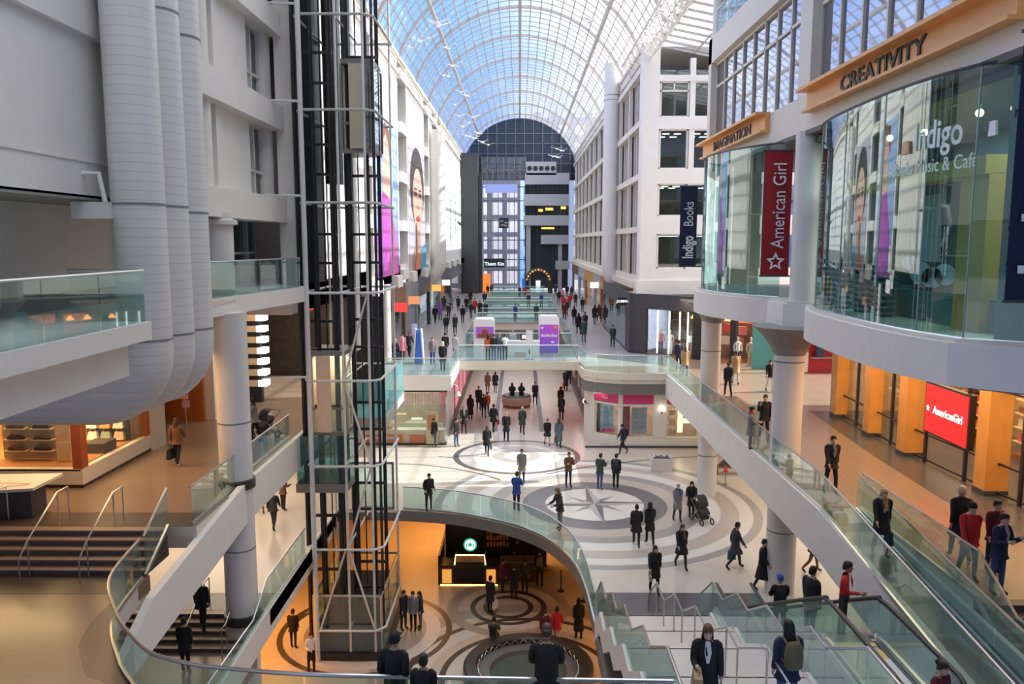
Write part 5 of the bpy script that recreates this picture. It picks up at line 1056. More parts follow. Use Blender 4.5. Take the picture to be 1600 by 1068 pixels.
mb = MB(); mb.box(-2.75, -1.85, 52.13, 52.15, U + 1.3, U + 1.6); mb.lathe([(0, 0), (.18, .0), (.18, .25), (0, .3)], (-2.3, 52.12, U + 1.6), 12, sy=.1); mb.build('portrait_print', mat('print_dark_red', (.30, .08, .05), .6), t)
tower(1.32, 2.68, 53.6, 2.6, 0, ''); MB().box(1.37, 2.63, 53.55, 53.6, U + .1, U + 2.05).build('purple_panel', purple, t)
mb = MB()
for k in range(9): mb.box(1.5 + k * .12, 1.58 + k * .12, 53.53, 53.55, U + 1.22, U + 1.36 + .06 * (k % 3 == 0))
mb.box(1.45, 1.62, 53.53, 53.55, U + 1.78, U + 1.9); mb.box(2.15, 2.35, 53.53, 53.55, U + .8, U + .92); mb.build('white_script', whitep, t)
MB().lathe([(0, 0), (.12, 0), (.12, .02), (0, .02)], (0, 0, 0), 16).build('orange_dot', orf, t).data.transform(Matrix.Translation((2.42, 53.54, U + 1.88)) @ Matrix.Rotation(R(90), 4, 'X'))
MB().box(-1.7, 1.35, 52.6, 53.2, U, U + 1.0).build('counter', gw, t); MB().box(-.3, .75, 52.57, 52.6, U + .05, U + .3).build('counter_kick', mat('kick_tan', (.62, .5, .40), .5), t); MB().box(-1.72, 1.36, 52.55, 53.25, U + 1.0, U + 1.05).build('worktop', gw, t)
MB().box(.05, .9, 53.0, 53.05, U + 1.05, U + 1.5).build('display_screen', black, t); MB().box(.15, .75, 52.98, 53.0, U + 1.15, U + 1.42).build('screen_image', glow('screen_pale', (1, .8, .8), .8), t)
t = T_('white_pylon', 'slim white pylon with a small dark figure mark in front of the kiosk', 'sign'); MB().box(.42, .86, 51.3, 51.4, U, U + 1.9).build('panel', gw, t); MB().box(.3, .98, 51.2, 51.5, U, U + .05).build('foot', mgrey, t); mb = MB(); mb.ball((.64, 51.29, U + .62), .05, 8); mb.box(.6, .68, 51.285, 51.3, U + .35, U + .56); mb.build('figure_mark', dgrey, t)
# blue tower stand
t = T_('tower_stand', 'tapering blue stand with white edges on the upper left floor', 'stand'); bp = onz(655, 567, U); mb = MB()
def sq(w, z): return [bp + V(-w, -w, z), bp + V(w, -w, z), bp + V(w, w, z), bp + V(-w, w, z)]
mb.hexa(sq(.26, 0), sq(.13, 1.95)).hexa(sq(.13, 1.95), sq(.2, 2.15)).build('body', mat('stand_blue2', (.06, .22, .80), .4), t)
mb = MB()
for q in (-1, 1): mb.bar(bp + V(q * .3, -.1, 0), bp + V(q * .17, -.05, 2.2), .08, .5)
mb.build('white_edge', whitep, t); MB().box(bp.x - .45, bp.x - .1, bp.y + .1, bp.y + .14, U + 1.75, U + 2.5).build('top_card', mat('card_lilac', (.6, .62, .85), .5), t)
t = T_('sofa_bench', 'dark upholstered bench against the brown shop front on the upper left floor', 'bench'); p = onz(613, 562, U); MB().box(p.x - .5, p.x + .5, p.y, p.y + .6, U + .12, U + .45).build('seat', nvc, t); MB().box(p.x - .5, p.x + .5, p.y + .5, p.y + .68, U + .12, U + .9).build('back', nvc, t)
for q in (-.42, .42): MB().box(p.x + q - .04, p.x + q + .04, p.y + .05, p.y + .6, U, U + .12).build('leg', black, t)
# round planter bench in the corridor
t = T_('round_bench', 'round upholstered bench drum with a dark top in the corridor', 'bench'); p = onz(807, 634, 0); MB().lathe([(1.0, 0), (1.0, .18)], p, 32).build('plinth', mat('bench_rust', (.30, .10, .06), .5), t, smooth=True); MB().lathe([(1.05, .18), (1.12, .3), (1.12, .72), (1.05, .78)], p, 32).build('drum', mat('bench_beige', (.50, .38, .33), .5), t, smooth=True); MB().lathe([(1.08, .78), (.95, .88), (.3, .9)], p, 32).build('cushion', black, t, smooth=True); BENCH = p
t = T_('white_planter', 'square white planter box standing in the sunlit patch', 'planter'); p = onz(1034, 738, 0); MB().prism([(p.x - .55, p.y), (p.x + .55, p.y), (p.x + .6, p.y + .9), (p.x - .5, p.y + .9)], 0, .72).build('box', mat('planter_white', (.70, .66, .62), .5), t); MB().box(p.x - .45, p.x + .5, p.y + .1, p.y + .8, .7, .74).build('soil', dgrey, t)
for k in range(7): MB().ball((p.x - .4 + .14 * k, p.y + .25 + .1 * (k % 3), .8), (.07, .07, .1), 8).build('flower', (whitep, lg, whitep, mgrey, whitep, mat('flower_mauve', (.5, .4, .55), .6), whitep)[k], t)
t = T_('low_bench', 'low brown bench with a black bag on the sunlit floor beside the right column', 'bench'); p = onz(1140, 742, 0); MB().box(p.x - .75, p.x + .75, p.y, p.y + .5, .36, .45).build('seat', mat('bench_brown', (.20, .15, .12), .5), t)
for q in (-.65, .65): MB().box(p.x + q - .05, p.x + q + .05, p.y + .05, p.y + .45, 0, .36).build('leg', black, t)
t = T_('black_bag', 'black peaked bag lying on the low brown bench', 'bag'); MB().hexa([(p.x - .5, p.y + .05, .46), (p.x + .3, p.y + .05, .46), (p.x + .3, p.y + .45, .46), (p.x - .5, p.y + .45, .46)], [(p.x - .1, p.y + .2, .95), (p.x + .02, p.y + .2, .95), (p.x + .02, p.y + .3, .95), (p.x - .1, p.y + .3, .95)]).build('body', black, t); MB().tube([p + V(-.3, .2, .7), p + V(-.05, .25, 1.02), p + V(.2, .2, .68)], .015, 6).build('strap', black, t)
t = T_('red_marker', 'small red topped marker post at the foot of the right column', 'marker'); p = onz(1133, 757, 0); MB().lathe([(.12, 0), (.12, .03), (.025, .04), (.025, .7)], p, 10).build('post', mat('marker_green', (.1, .25, .15), .5), t); MB().hexa([p + V(-.12, -.03, .65), p + V(.12, -.03, .65), p + V(.12, .03, .65), p + V(-.12, .03, .65)], [p + V(-.02, -.02, 1.0), p + V(.04, -.02, 1.0), p + V(.04, .02, 1.0), p + V(-.02, .02, 1.0)]).build('flag', mat('marker_red', (.65, .04, .05), .5), t)
# stroller
def stroller(label, p, rot, m_):
    t = T_('stroller', label, 'stroller'); Mx = Matrix.Translation(p) @ Matrix.Rotation(rot, 4, 'Z'); q = lambda x, y, z: Mx @ V(x, y, z)
    for x, y in ((-.26, -.42), (.26, -.42), (-.26, .38), (.26, .38)): MB().tube([q(x, y + .13 * math.cos(a), .13 + .13 * math.sin(a)) for a in (R(30 * k) for k in range(12))], .03, 6, closed=True).build('wheel', black, t)
    mb = MB()
    for x in (-.26, .26): mb.tube([q(x, -.42, .13), q(x, .1, .6), q(x, .55, 1.02)], .018, 6); mb.tube([q(x, .38, .13), q(x, -.1, .62)], .018, 6)
    mb.tube([q(-.26, .55, 1.02), q(.26, .55, 1.02)], .022, 6); mb.build('frame', steel, t)
    MB().hexa([q(-.22, -.3, .4), q(.22, -.3, .4), q(.22, .15, .42), q(-.22, .15, .42)], [q(-.22, -.3, .5), q(.22, -.3, .5), q(.22, .3, .85), q(-.22, .3, .85)]).build('seat', m_, t)
    rows = [[q(x, .28 + .42 * -math.sin(a) + 0, .72 + .42 * math.cos(a)) for x in (-.24, 0, .24)] for a in (R(15 * k) for k in range(0, 7))]
    MB().grid(rows).build('hood', m_, t); MB().hexa([q(-.2, -.25, .18), q(.2, -.25, .18), q(.2, .25, .18), q(-.2, .25, .18)], [q(-.22, -.28, .32), q(.22, -.28, .32), q(.22, .28, .32), q(-.22, .28, .32)]).build('basket', m_, t); return t
stroller('dark hooded baby stroller by the rim of the compass floor', onz(1096, 815, 0), R(20), mat('stroller_dark', (.03, .03, .035), .6))
stroller('dark baby stroller behind the left column on the upper floor', onz(415, 684, U), R(-30), MT['stroller_dark'])
# ---- coffee kiosk on the lower floor
t = T_('coffee_kiosk', 'dark coffee kiosk with a lit pastry case under the main floor', 'kiosk'); kb = mat('kiosk_black', (.02, .016, .014), .4); kw = mat('kiosk_wood', (.11, .045, .02), .4, var=.1)
x0, x1, y0 = -3.85, -1.05, 36.9
MB().box(x0, x1, y0, y0 + .9, B, B + .95).build('counter', kw, t); MB().box(x0 - .05, x1 + .05, y0 - .06, y0 + .95, B + .95, B + 1.02).build('worktop', kb, t); MB().box(x0 - .1, x0, y0, y0 + 4, B, B + 1.5).build('side_wall', kb, t); MB().box(x0, x1, y0 - .02, y0, B, B + .05).build('kick_light', glow('kick_amber', (1, .5, .12), 5), t)
MB().box(x0 + .65, x1 - .65, y0 - .02, y0, B + .1, B + .85).build('front_panel', kb, t)
for q in (x0 + .1, x1 - .55): MB().box(q, q + .45, y0 - .03, y0 - .01, B + .12, B + .82).build('lit_display', glow('display_orange', (1, .42, .08), .7), t)
MB().box(x0 + .7, x1 - .6, y0 + .1, y0 + .6, B + 1.02, B + 1.5).build('pastry_case', shop_gl, t); MB().box(x0 + .75, x1 - .65, y0 + .3, y0 + .5, B + 1.05, B + 1.4).build('pastries', mat('pastry', (.45, .22, .08), .6, var=.4, scale=12), t)
mb = MB(); mb.tube([(x0 + .7, y0 + .1, B + 1.02), (x0 + .75, y0 + .1, B + 1.5), (x1 - .65, y0 + .1, B + 1.5), (x1 - .6, y0 + .1, B + 1.02)], .035, 8); mb.build('case_frame', glow('case_amber', (1, .7, .35), 2.0), t)
MB().box(-3.8, 1.4, 39.2, 39.5, B, B + 2.7).build('back_bar', kb, t); MB().box(-.9, .9, 37.3, 38.0, B, B + 1.0).build('end_counter', kw, t); MB().box(-.95, .95, 37.25, 38.05, B + 1.0, B + 1.06).build('end_worktop', mat('worktop_grey', (.25, .2, .17), .4), t)
MB().box(-3.9, 1.5, 38.0, 39.6, B + 2.7, B + 2.95).build('canopy', kb, t)
for k in range(4): MB().box(-1.7, -.5, 38.95, 39.2, B + 1.15 + .34 * k, B + 1.18 + .34 * k).build('shelf', kw, t)
mb = MB()
for k in range(4):
    for j in range(7): mb.box(-1.66 + .165 * j, -1.55 + .165 * j, 38.95, 39.1, B + 1.18 + .34 * k, B + 1.38 + .34 * k + .03 * ((j + k) % 3))
mb.build('packets', mat('packets', (.62, .22, .05), .5, var=.4, scale=6), t)
t = T_('round_logo_sign', 'round green and white lit logo sign over the coffee counter', 'sign'); c_ = (-2.4, 37.2, B + 1.95)
def disc(r, d, m_, nm, n=28): o = MB().lathe([(0, 0), (r, 0), (r, .03), (0, .03)], (0, 0, 0), n).build(nm, m_, t); o.data.transform(Matrix.Translation((c_[0], c_[1] - d, c_[2])) @ Matrix.Rotation(R(90), 4, 'X')); return o
disc(.33, 0, glow('logo_green', (.02, .32, .18), 1.2), 'green_ring'); disc(.26, .02, glow('logo_white', (.75, 1, .95), 1.3), 'white_disc'); star((c_[0], c_[1] - .06, c_[2] + .02), .15, 'Y', glow('logo_green', (.02, .32, .18), 1.2), 'star_mark', t, .5)
mb = MB()
for q in (-1, 1): mb.box(c_[0] + q * .17 - .03, c_[0] + q * .17 + .03, c_[1] - .065, c_[1] - .06, c_[2] - .1, c_[2] + .06)
mb.build('side_marks', MT['logo_green'], t); MB().tube([(c_[0], c_[1] + .02, c_[2] + .3), (c_[0], c_[1] + .02, B + 2.9)], .02, 6).build('hanger', black, t)
for i, (x, y) in enumerate(((2.0, 36.3), (3.0, 35.2), (1.2, 38.8))):
    t = T_('queue_post', 'black queue post on the lower floor right of the coffee kiosk, %s' % ('middle one', 'nearest the opening edge', 'farthest back')[i], 'post', 'queue posts'); MB().lathe([(.17, 0), (.17, .03), (.03, .05), (.03, .95), (.06, .96), (.05, 1.02)], (x, y, B), 12).build('stand', black, t, smooth=True)
# fountain
t = T_('fountain', 'dark round fountain basin with a looped inner rim on the lower floor', 'fountain'); fm = mat('fountain_stone', (.045, .045, .045), .3)
MB().lathe([(2.5, 0), (2.5, .5), (2.42, .56), (2.05, .56), (2.0, .5), (2.0, .1)], (*FO, B), 64, cap=False).build('rim', fm, t, smooth=True)
MB().lathe([(2.0, .3), (1.5, .3), (1.45, .12)], (*FO, B), 64, cap=False).build('inner_step', mat('fountain_grey', (.16, .16, .155), .35), t, smooth=True)
MB().lathe([(0, .13), (1.5, .13)], (*FO, B), 48, cap=False).build('water', mat('water_green', (.10, .13, .11), .06), t)
mb = MB()
for k in range(34):
    a = 2 * math.pi * k / 34; d = V(math.cos(a), math.sin(a), 0); s_ = V(-d.y, d.x, 0); b_ = V(*FO, B) + d * 1.93
    mb.tube([b_ + s_ * (-.15) + V(0, 0, .15), b_ + s_ * (-.13) + V(0, 0, .4), b_ + V(0, 0, .52), b_ + s_ * .13 + V(0, 0, .4), b_ + s_ * .15 + V(0, 0, .15)], .018, 6)
mb.build('loop_trim', steel, t)
MB().box(-8.9, -7.9, 12.9, 13.3, L - .5, L + .35).build('ochre_panel', mat('ochre', (.35, .21, .05), .5), None, 'ochre panel behind the glass at the near left curve', 'panel')
# second lattice truss and hanging ornaments
tr = struct('trim_truss_left', MB().box(-7.9, -7.8, 20, 20.2, 25, 25.1), white); mb = MB(); xa, xb, zq = -7.9, -6.5, 25.0
for x, z in ((xa, zq), (xb, zq + .8), (xa + .9, zq + 1.4)): mb.tube([(x, 20, z), (x, 46, z)], .07, 6)
mb.build('chord', white, tr); mb = MB()
for i in range(26): y = 20 + i; mb.bar((xa, y, zq), (xb, y + 1, zq + .8), .05, .05); mb.bar((xb, y, zq + .8), (xa + .9, y + 1, zq + 1.4), .05, .05); mb.bar((xa + .9, y, zq + 1.4), (xa, y + 1, zq), .05, .05)
mb.build('lattice', white, tr)
om = mat('ornament_white', (.82, .82, .80), .5)
spots = [(155, 135), (60, 215), (100, 200), (195, 250), (235, 345), (190, 395), (300, 500), (235, 545), (260, 605), (330, 610), (310, 640), (280, 660), (305, 710), (340, 720), (365, 695), (380, 740), (410, 755), (840, 480), (890, 340), (945, 110), (765, 775), (750, 815), (795, 785), (775, 820), (20, 250), (150, 120), (270, 480)]
ow = ['pair nearest the top left', 'large one at the left', 'beside the large left one', 'third down the left line', 'fourth down the left line', 'beside the fourth', 'in the middle of the left line', 'left of the middle', 'below the middle']
for i, (a, b) in enumerate(spots):
    px_, py_ = a / 3.333 + 640, b / 3.333; y = 44 + py_ * .26 + (i % 4) * 1.5; p = ony(px_, py_, y)
    t = T_('hanging_ornament', 'white winged ornament hanging on a wire below the glass vault', 'ornament', 'hanging white ornaments'); s_ = .75; a_ = R(40 * i)
    d = V(math.cos(a_) * .4 - .1, -.8, -.1).normalized(); sd = d.cross(V(0, 0, 1)).normalized()
    MB().tube([p - d * .8 * s_, p - d * .3 * s_, p + d * .2 * s_, p + d * .9 * s_], [.03, .16 * s_, .13 * s_, .02], 8).build('body', om, t, smooth=True)
    for q in (-1, 1): MB().hexa([p - d * .25 * s_, p + d * .25 * s_, p + d * .1 * s_ + sd * q * 1.0 * s_ + V(0, 0, .35 * s_), p - d * .1 * s_ + sd * q * 1.0 * s_ + V(0, 0, .35 * s_)], [p - d * .25 * s_ + V(0, 0, .05), p + d * .25 * s_ + V(0, 0, .05), p + d * .1 * s_ + sd * q * 1.0 * s_ + V(0, 0, .39 * s_), p - d * .1 * s_ + sd * q * 1.0 * s_ + V(0, 0, .39 * s_)]).build('wing', om, t)
    top = VC + math.sqrt(max(1, VR * VR - p.x ** 2)) - .1
    MB().tube([p + V(0, 0, .05), V(p.x, p.y, max(p.z + .2, top))], .006, 4).build('wire', mgrey, t)
# ================================================================== PEOPLE: one continuous body per pose, grown on a skeleton
skin_c = {'light': (.62, .40, .30), 'tan': (.45, .26, .17), 'dark': (.16, .08, .05)}
for k, c_ in skin_c.items(): mat('skin_' + k, c_, .5)
CL = {'black': (.012, .012, .014), 'charcoal': (.035, .035, .04), 'grey': (.20, .20, .21), 'lightgrey': (.42, .42, .43), 'navy': (.015, .025, .06), 'blue': (.02, .07, .32), 'jeans': (.06, .11, .22), 'brown': (.17, .08, .04), 'tan': (.45, .30, .15), 'red': (.55, .02, .025), 'orange': (.70, .14, .03), 'green': (.04, .07, .05), 'olive': (.13, .11, .05), 'white': (.75, .74, .72), 'pink': (.65, .22, .30), 'teal': (.05, .13, .16), 'burgundy': (.12, .01, .02), 'purple': (.30, .12, .50), 'cream': (.62, .52, .38), 'slate': (.09, .13, .17)}
for k, c_ in CL.items(): mat('cloth_' + k if 'cloth_' + k not in MT else 'fabric_' + k, c_, .8)
def cl(k): return MT.get('fabric_' + k) or MT['cloth_' + k]
HR = {'black': (.01, .008, .007), 'brown': (.06, .03, .015), 'blond': (.42, .28, .12), 'grey': (.30, .29, .28), 'auburn': (.14, .05, .02)}
for k, c_ in HR.items(): mat('hair_' + k, c_, .6)
eyem = mat('eye_dark', (.02, .015, .012), .3); lipm = mat('lip', (.42, .16, .14), .5)
def rx(v, a): c, s = math.cos(a), math.sin(a); return V(v.x, v.y * c - v.z * s, v.y * s + v.z * c)
def skeleton(pose):
    J = {}; d = math.radians
    legs = {'stand': ((3, 0), (-3, -4)), 'walk': ((24, 8), (-12, -40)), 'step': ((14, 2), (-10, -24)), 'sit': ((84, 2), (80, -4)), 'stair': ((40, -6), (-6, -18))}[pose[0]]
    hipz = {'stand': .92, 'walk': .885, 'step': .905, 'sit': .52, 'stair': .90}[pose[0]]
    lean = d(pose[2]); P0 = V(0, 0, hipz + .03); J['pelvis'] = P0
    up = lambda h: P0 + V(0, -math.sin(lean) * h, math.cos(lean) * h)
    J['spine'] = up(.20); J['chest'] = up(.40); J['neck'] = up(.545); J['neck2'] = up(.60) + V(0, -.01, 0); J['head'] = up(.70) + V(0, -.03, -.002)
    for sgn, nm, (a, b) in ((1, 'L', legs[0]), (-1, 'R', legs[1])):
        h = V(sgn * .088, 0, hipz); k = h + V(sgn * .012, -math.sin(d(a)) * .43, -math.cos(d(a)) * .43); an = k + V(0, -math.sin(d(b)) * .42, -math.cos(d(b)) * .42)
        J['hip' + nm], J['knee' + nm], J['ankle' + nm] = h, k, an; f = max(-50, min(15, b * .9 if b < -15 else 0)); J['toe' + nm] = an + V(sgn * .02, -.16 * math.cos(d(f)), -.055 + .16 * math.sin(d(f)))
    arms = {'down': ((4, 14, 4), (4, 14, 4)), 'swing': ((-20, 4, 6), (22, 34, 6)), 'phone': ((18, 120, 9), (18, 112, 9)), 'one': ((2, 10, 7), (20, 125, 8)), 'pockets': ((-12, 50, 9), (-12, 50, 9)), 'rail': ((24, 74, 7), (24, 74, 7)), 'push': ((28, 72, 6), (28, 72, 6)), 'carry': ((4, 10, 8), (10, 95, 8)), 'ear': ((2, 12, 7), (35, 150, 14)), 'lap': ((28, 78, 8), (28, 78, 8))}[pose[1]]
    for sgn, nm, (a, b, ab) in ((1, 'L', arms[0]), (-1, 'R', arms[1])):
        s = up(.49) + V(sgn * .172, 0, 0); e = s + V(sgn * math.sin(d(ab)) * .28, -math.sin(d(a)) * .28, -math.cos(d(a)) * .28); inn = .12 if b > 60 else -.02
        dirf = V(-sgn * inn - (0 if b > 30 else -sgn * .03), -math.sin(d(b)), -math.cos(d(b))).normalized(); w_ = e + dirf * .245
        J['sh' + nm], J['elb' + nm], J['wr' + nm] = s, e, w_; J['palm' + nm] = w_ + dirf * .085; J['fd' + nm] = dirf
    return J
BODY = {}
def body_mesh(pose):
    if pose in BODY: return BODY[pose]
    J = skeleton(pose); names = ['pelvis', 'spine', 'chest', 'neck', 'neck2']; rad = {'pelvis': (.150, .118), 'spine': (.135, .105), 'chest': (.165, .120), 'neck': (.075, .075), 'neck2': (.056, .056)}
    edges = [('pelvis', 'spine'), ('spine', 'chest'), ('chest', 'neck'), ('neck', 'neck2')]
    for n in 'LR':
        names += [q + n for q in ('hip', 'knee', 'ankle', 'toe', 'sh', 'elb', 'wr', 'palm')]
        rad.update({'hip' + n: (.096, .1), 'knee' + n: (.064, .066), 'ankle' + n: (.046, .05), 'toe' + n: (.042, .036), 'sh' + n: (.076, .076), 'elb' + n: (.054, .054), 'wr' + n: (.036, .036), 'palm' + n: (.036, .026)})
        edges += [('pelvis', 'hip' + n), ('hip' + n, 'knee' + n), ('knee' + n, 'ankle' + n), ('ankle' + n, 'toe' + n), ('chest', 'sh' + n), ('sh' + n, 'elb' + n), ('elb' + n, 'wr' + n), ('wr' + n, 'palm' + n)]
    me = bpy.data.meshes.new('sk'); me.from_pydata([J[n] for n in names], [(names.index(a), names.index(b)) for a, b in edges], [])
    o = bpy.data.objects.new('sk', me); COL.objects.link(o); md = o.modifiers.new('s', 'SKIN'); md.use_smooth_shade = True; md.branch_smoothing = .3
    for i, n in enumerate(names): me.skin_vertices[0].data[i].radius = rad[n]
    me.skin_vertices[0].data[0].use_root = True
    sb = o.modifiers.new('b', 'SUBSURF'); sb.levels = 1; sb.render_levels = 1
    dg = bpy.context.evaluated_depsgraph_get(); dg.update(); ev = bpy.data.meshes.new_from_object(o.evaluated_get(dg)); bpy.data.objects.remove(o); bpy.data.meshes.remove(me)
    vs = [V(*v.co) for v in ev.vertices]; fs = [tuple(p.vertices) for p in ev.polygons]; bpy.data.meshes.remove(ev)
    segs = [(J[a], J[b], (1 if a in ('pelvis', 'spine', 'chest') and b in ('spine', 'chest', 'neck') else 0 if a in ('neck',) or b.startswith('palm') else 2 if a.startswith('hip') or b.startswith('hip') else 2 if a.startswith('knee') else 3 if b.startswith('toe') else 1)) for a, b in edges]
    def near(p):
        best = (9, 1)
        for a, b, m in segs:
            ab = b - a; t = max(0, min(1, (p - a).dot(ab) / ab.length_squared)); dd = (p - a - ab * t).length
            if dd < best[0]: best = (dd, m)
        return best[1]
    mb = MB(); mb.v = [tuple(v) for v in vs]
    for f in fs: c_ = sum((vs[i] for i in f), V(0, 0, 0)) / len(f); mb.f.append(f); mb.m.append(near(c_))
    H = J['head']
    rows = []                                          # head with jaw, brow and occiput
    for rr, yy, z in ((.012, .01, -.118), (.040, -.022, -.112), (.058, -.012, -.085), (.067, -.004, -.05), (.073, .002, -.012), (.076, .006, .03), (.070, .008, .07), (.050, .01, .1), (.012, .01, .117)):
        rows.append([H + V(rr * math.sin(a), yy - rr * 1.22 * math.cos(a), z) for a in (R(24 * k) for k in range(15))])
    mb.grid(rows, True, 0, True)
    fy = H.y - .09
    mb.hexa([V(-.010, fy + .005, H.z + .012), V(.010, fy + .005, H.z + .012), V(.010, fy + .02, H.z + .012), V(-.010, fy + .02, H.z + .012)], [V(-.017, fy - .022, H.z - .034), V(.017, fy - .022, H.z - .034), V(.014, fy + .02, H.z - .04), V(-.014, fy + .02, H.z - .04)], 0)
    for s in (-1, 1):
        mb.ball(V(s * .030, fy + .009, H.z + .012), (.012, .008, .007), 8, 4); mb.ball(V(s * .074, H.y + .01, H.z - .008), (.010, .02, .032), 8, 0); mb.bar(V(s * .015, fy + .002, H.z + .032), V(s * .048, fy + .016, H.z + .033), .008, .008, 4)
    mb.hexa([V(-.024, fy + .012, H.z - .066), V(.024, fy + .012, H.z - .066), V(.022, fy + .024, H.z - .066), V(-.022, fy + .024, H.z - .066)], [V(-.018, fy + .008, H.z - .056), V(.018, fy + .008, H.z - .056), V(.018, fy + .024, H.z - .056), V(-.018, fy + .024, H.z - .056)], 5)
    for sgn, n in ((1, 'L'), (-1, 'R')):              # five fingers on each palm, unequal and curled
        p, fd = J['palm' + n], J['fd' + n]; side = fd.cross(V(1, 0, 0)); side = side.normalized() if side.length > .1 else V(0, 1, 0); pn = V(-sgn, 0, 0)
        pn = (pn - fd * pn.dot(fd)).normalized(); side = fd.cross(pn).normalized()
        for k, (off_, ln) in enumerate(((-.027, .066), (-.009, .078), (.009, .073), (.026, .056))):
            b0 = p - fd * .03 + side * off_; b1 = b0 + fd * (.03 + ln * .45); b2 = b1 + (fd * .8 + pn * .6).normalized() * ln * .32; b3 = b2 + (fd * .3 + pn).normalized() * ln * .25
            mb.tube([b0, b1, b2, b3], [.0095, .009, .0085, .007], 6, 0)
        t0 = J['wr' + n] + fd * .035 - side * .02; mb.tube([t0, t0 + (fd * .6 - side * .8 + pn * .3).normalized() * .045, t0 + (fd * .6 - side * .8 + pn * .3).normalized() * .045 + (fd + pn * .4).normalized() * .035], [.012, .011, .008], 6, 0)
    zmin = min(v[2] for v in mb.v)
    o = mb.build('proto', [MT['skin_light'], cl('black'), cl('jeans'), cl('black'), eyem, lipm], None, smooth=True, auto=70); me = o.data; bpy.data.objects.remove(o)
    if pose[0] != 'sit': me.transform(Matrix.Translation((0, 0, -zmin)))
    BODY[pose] = (me, J, -zmin if pose[0] != 'sit' else 0); return BODY[pose]
PART = {}
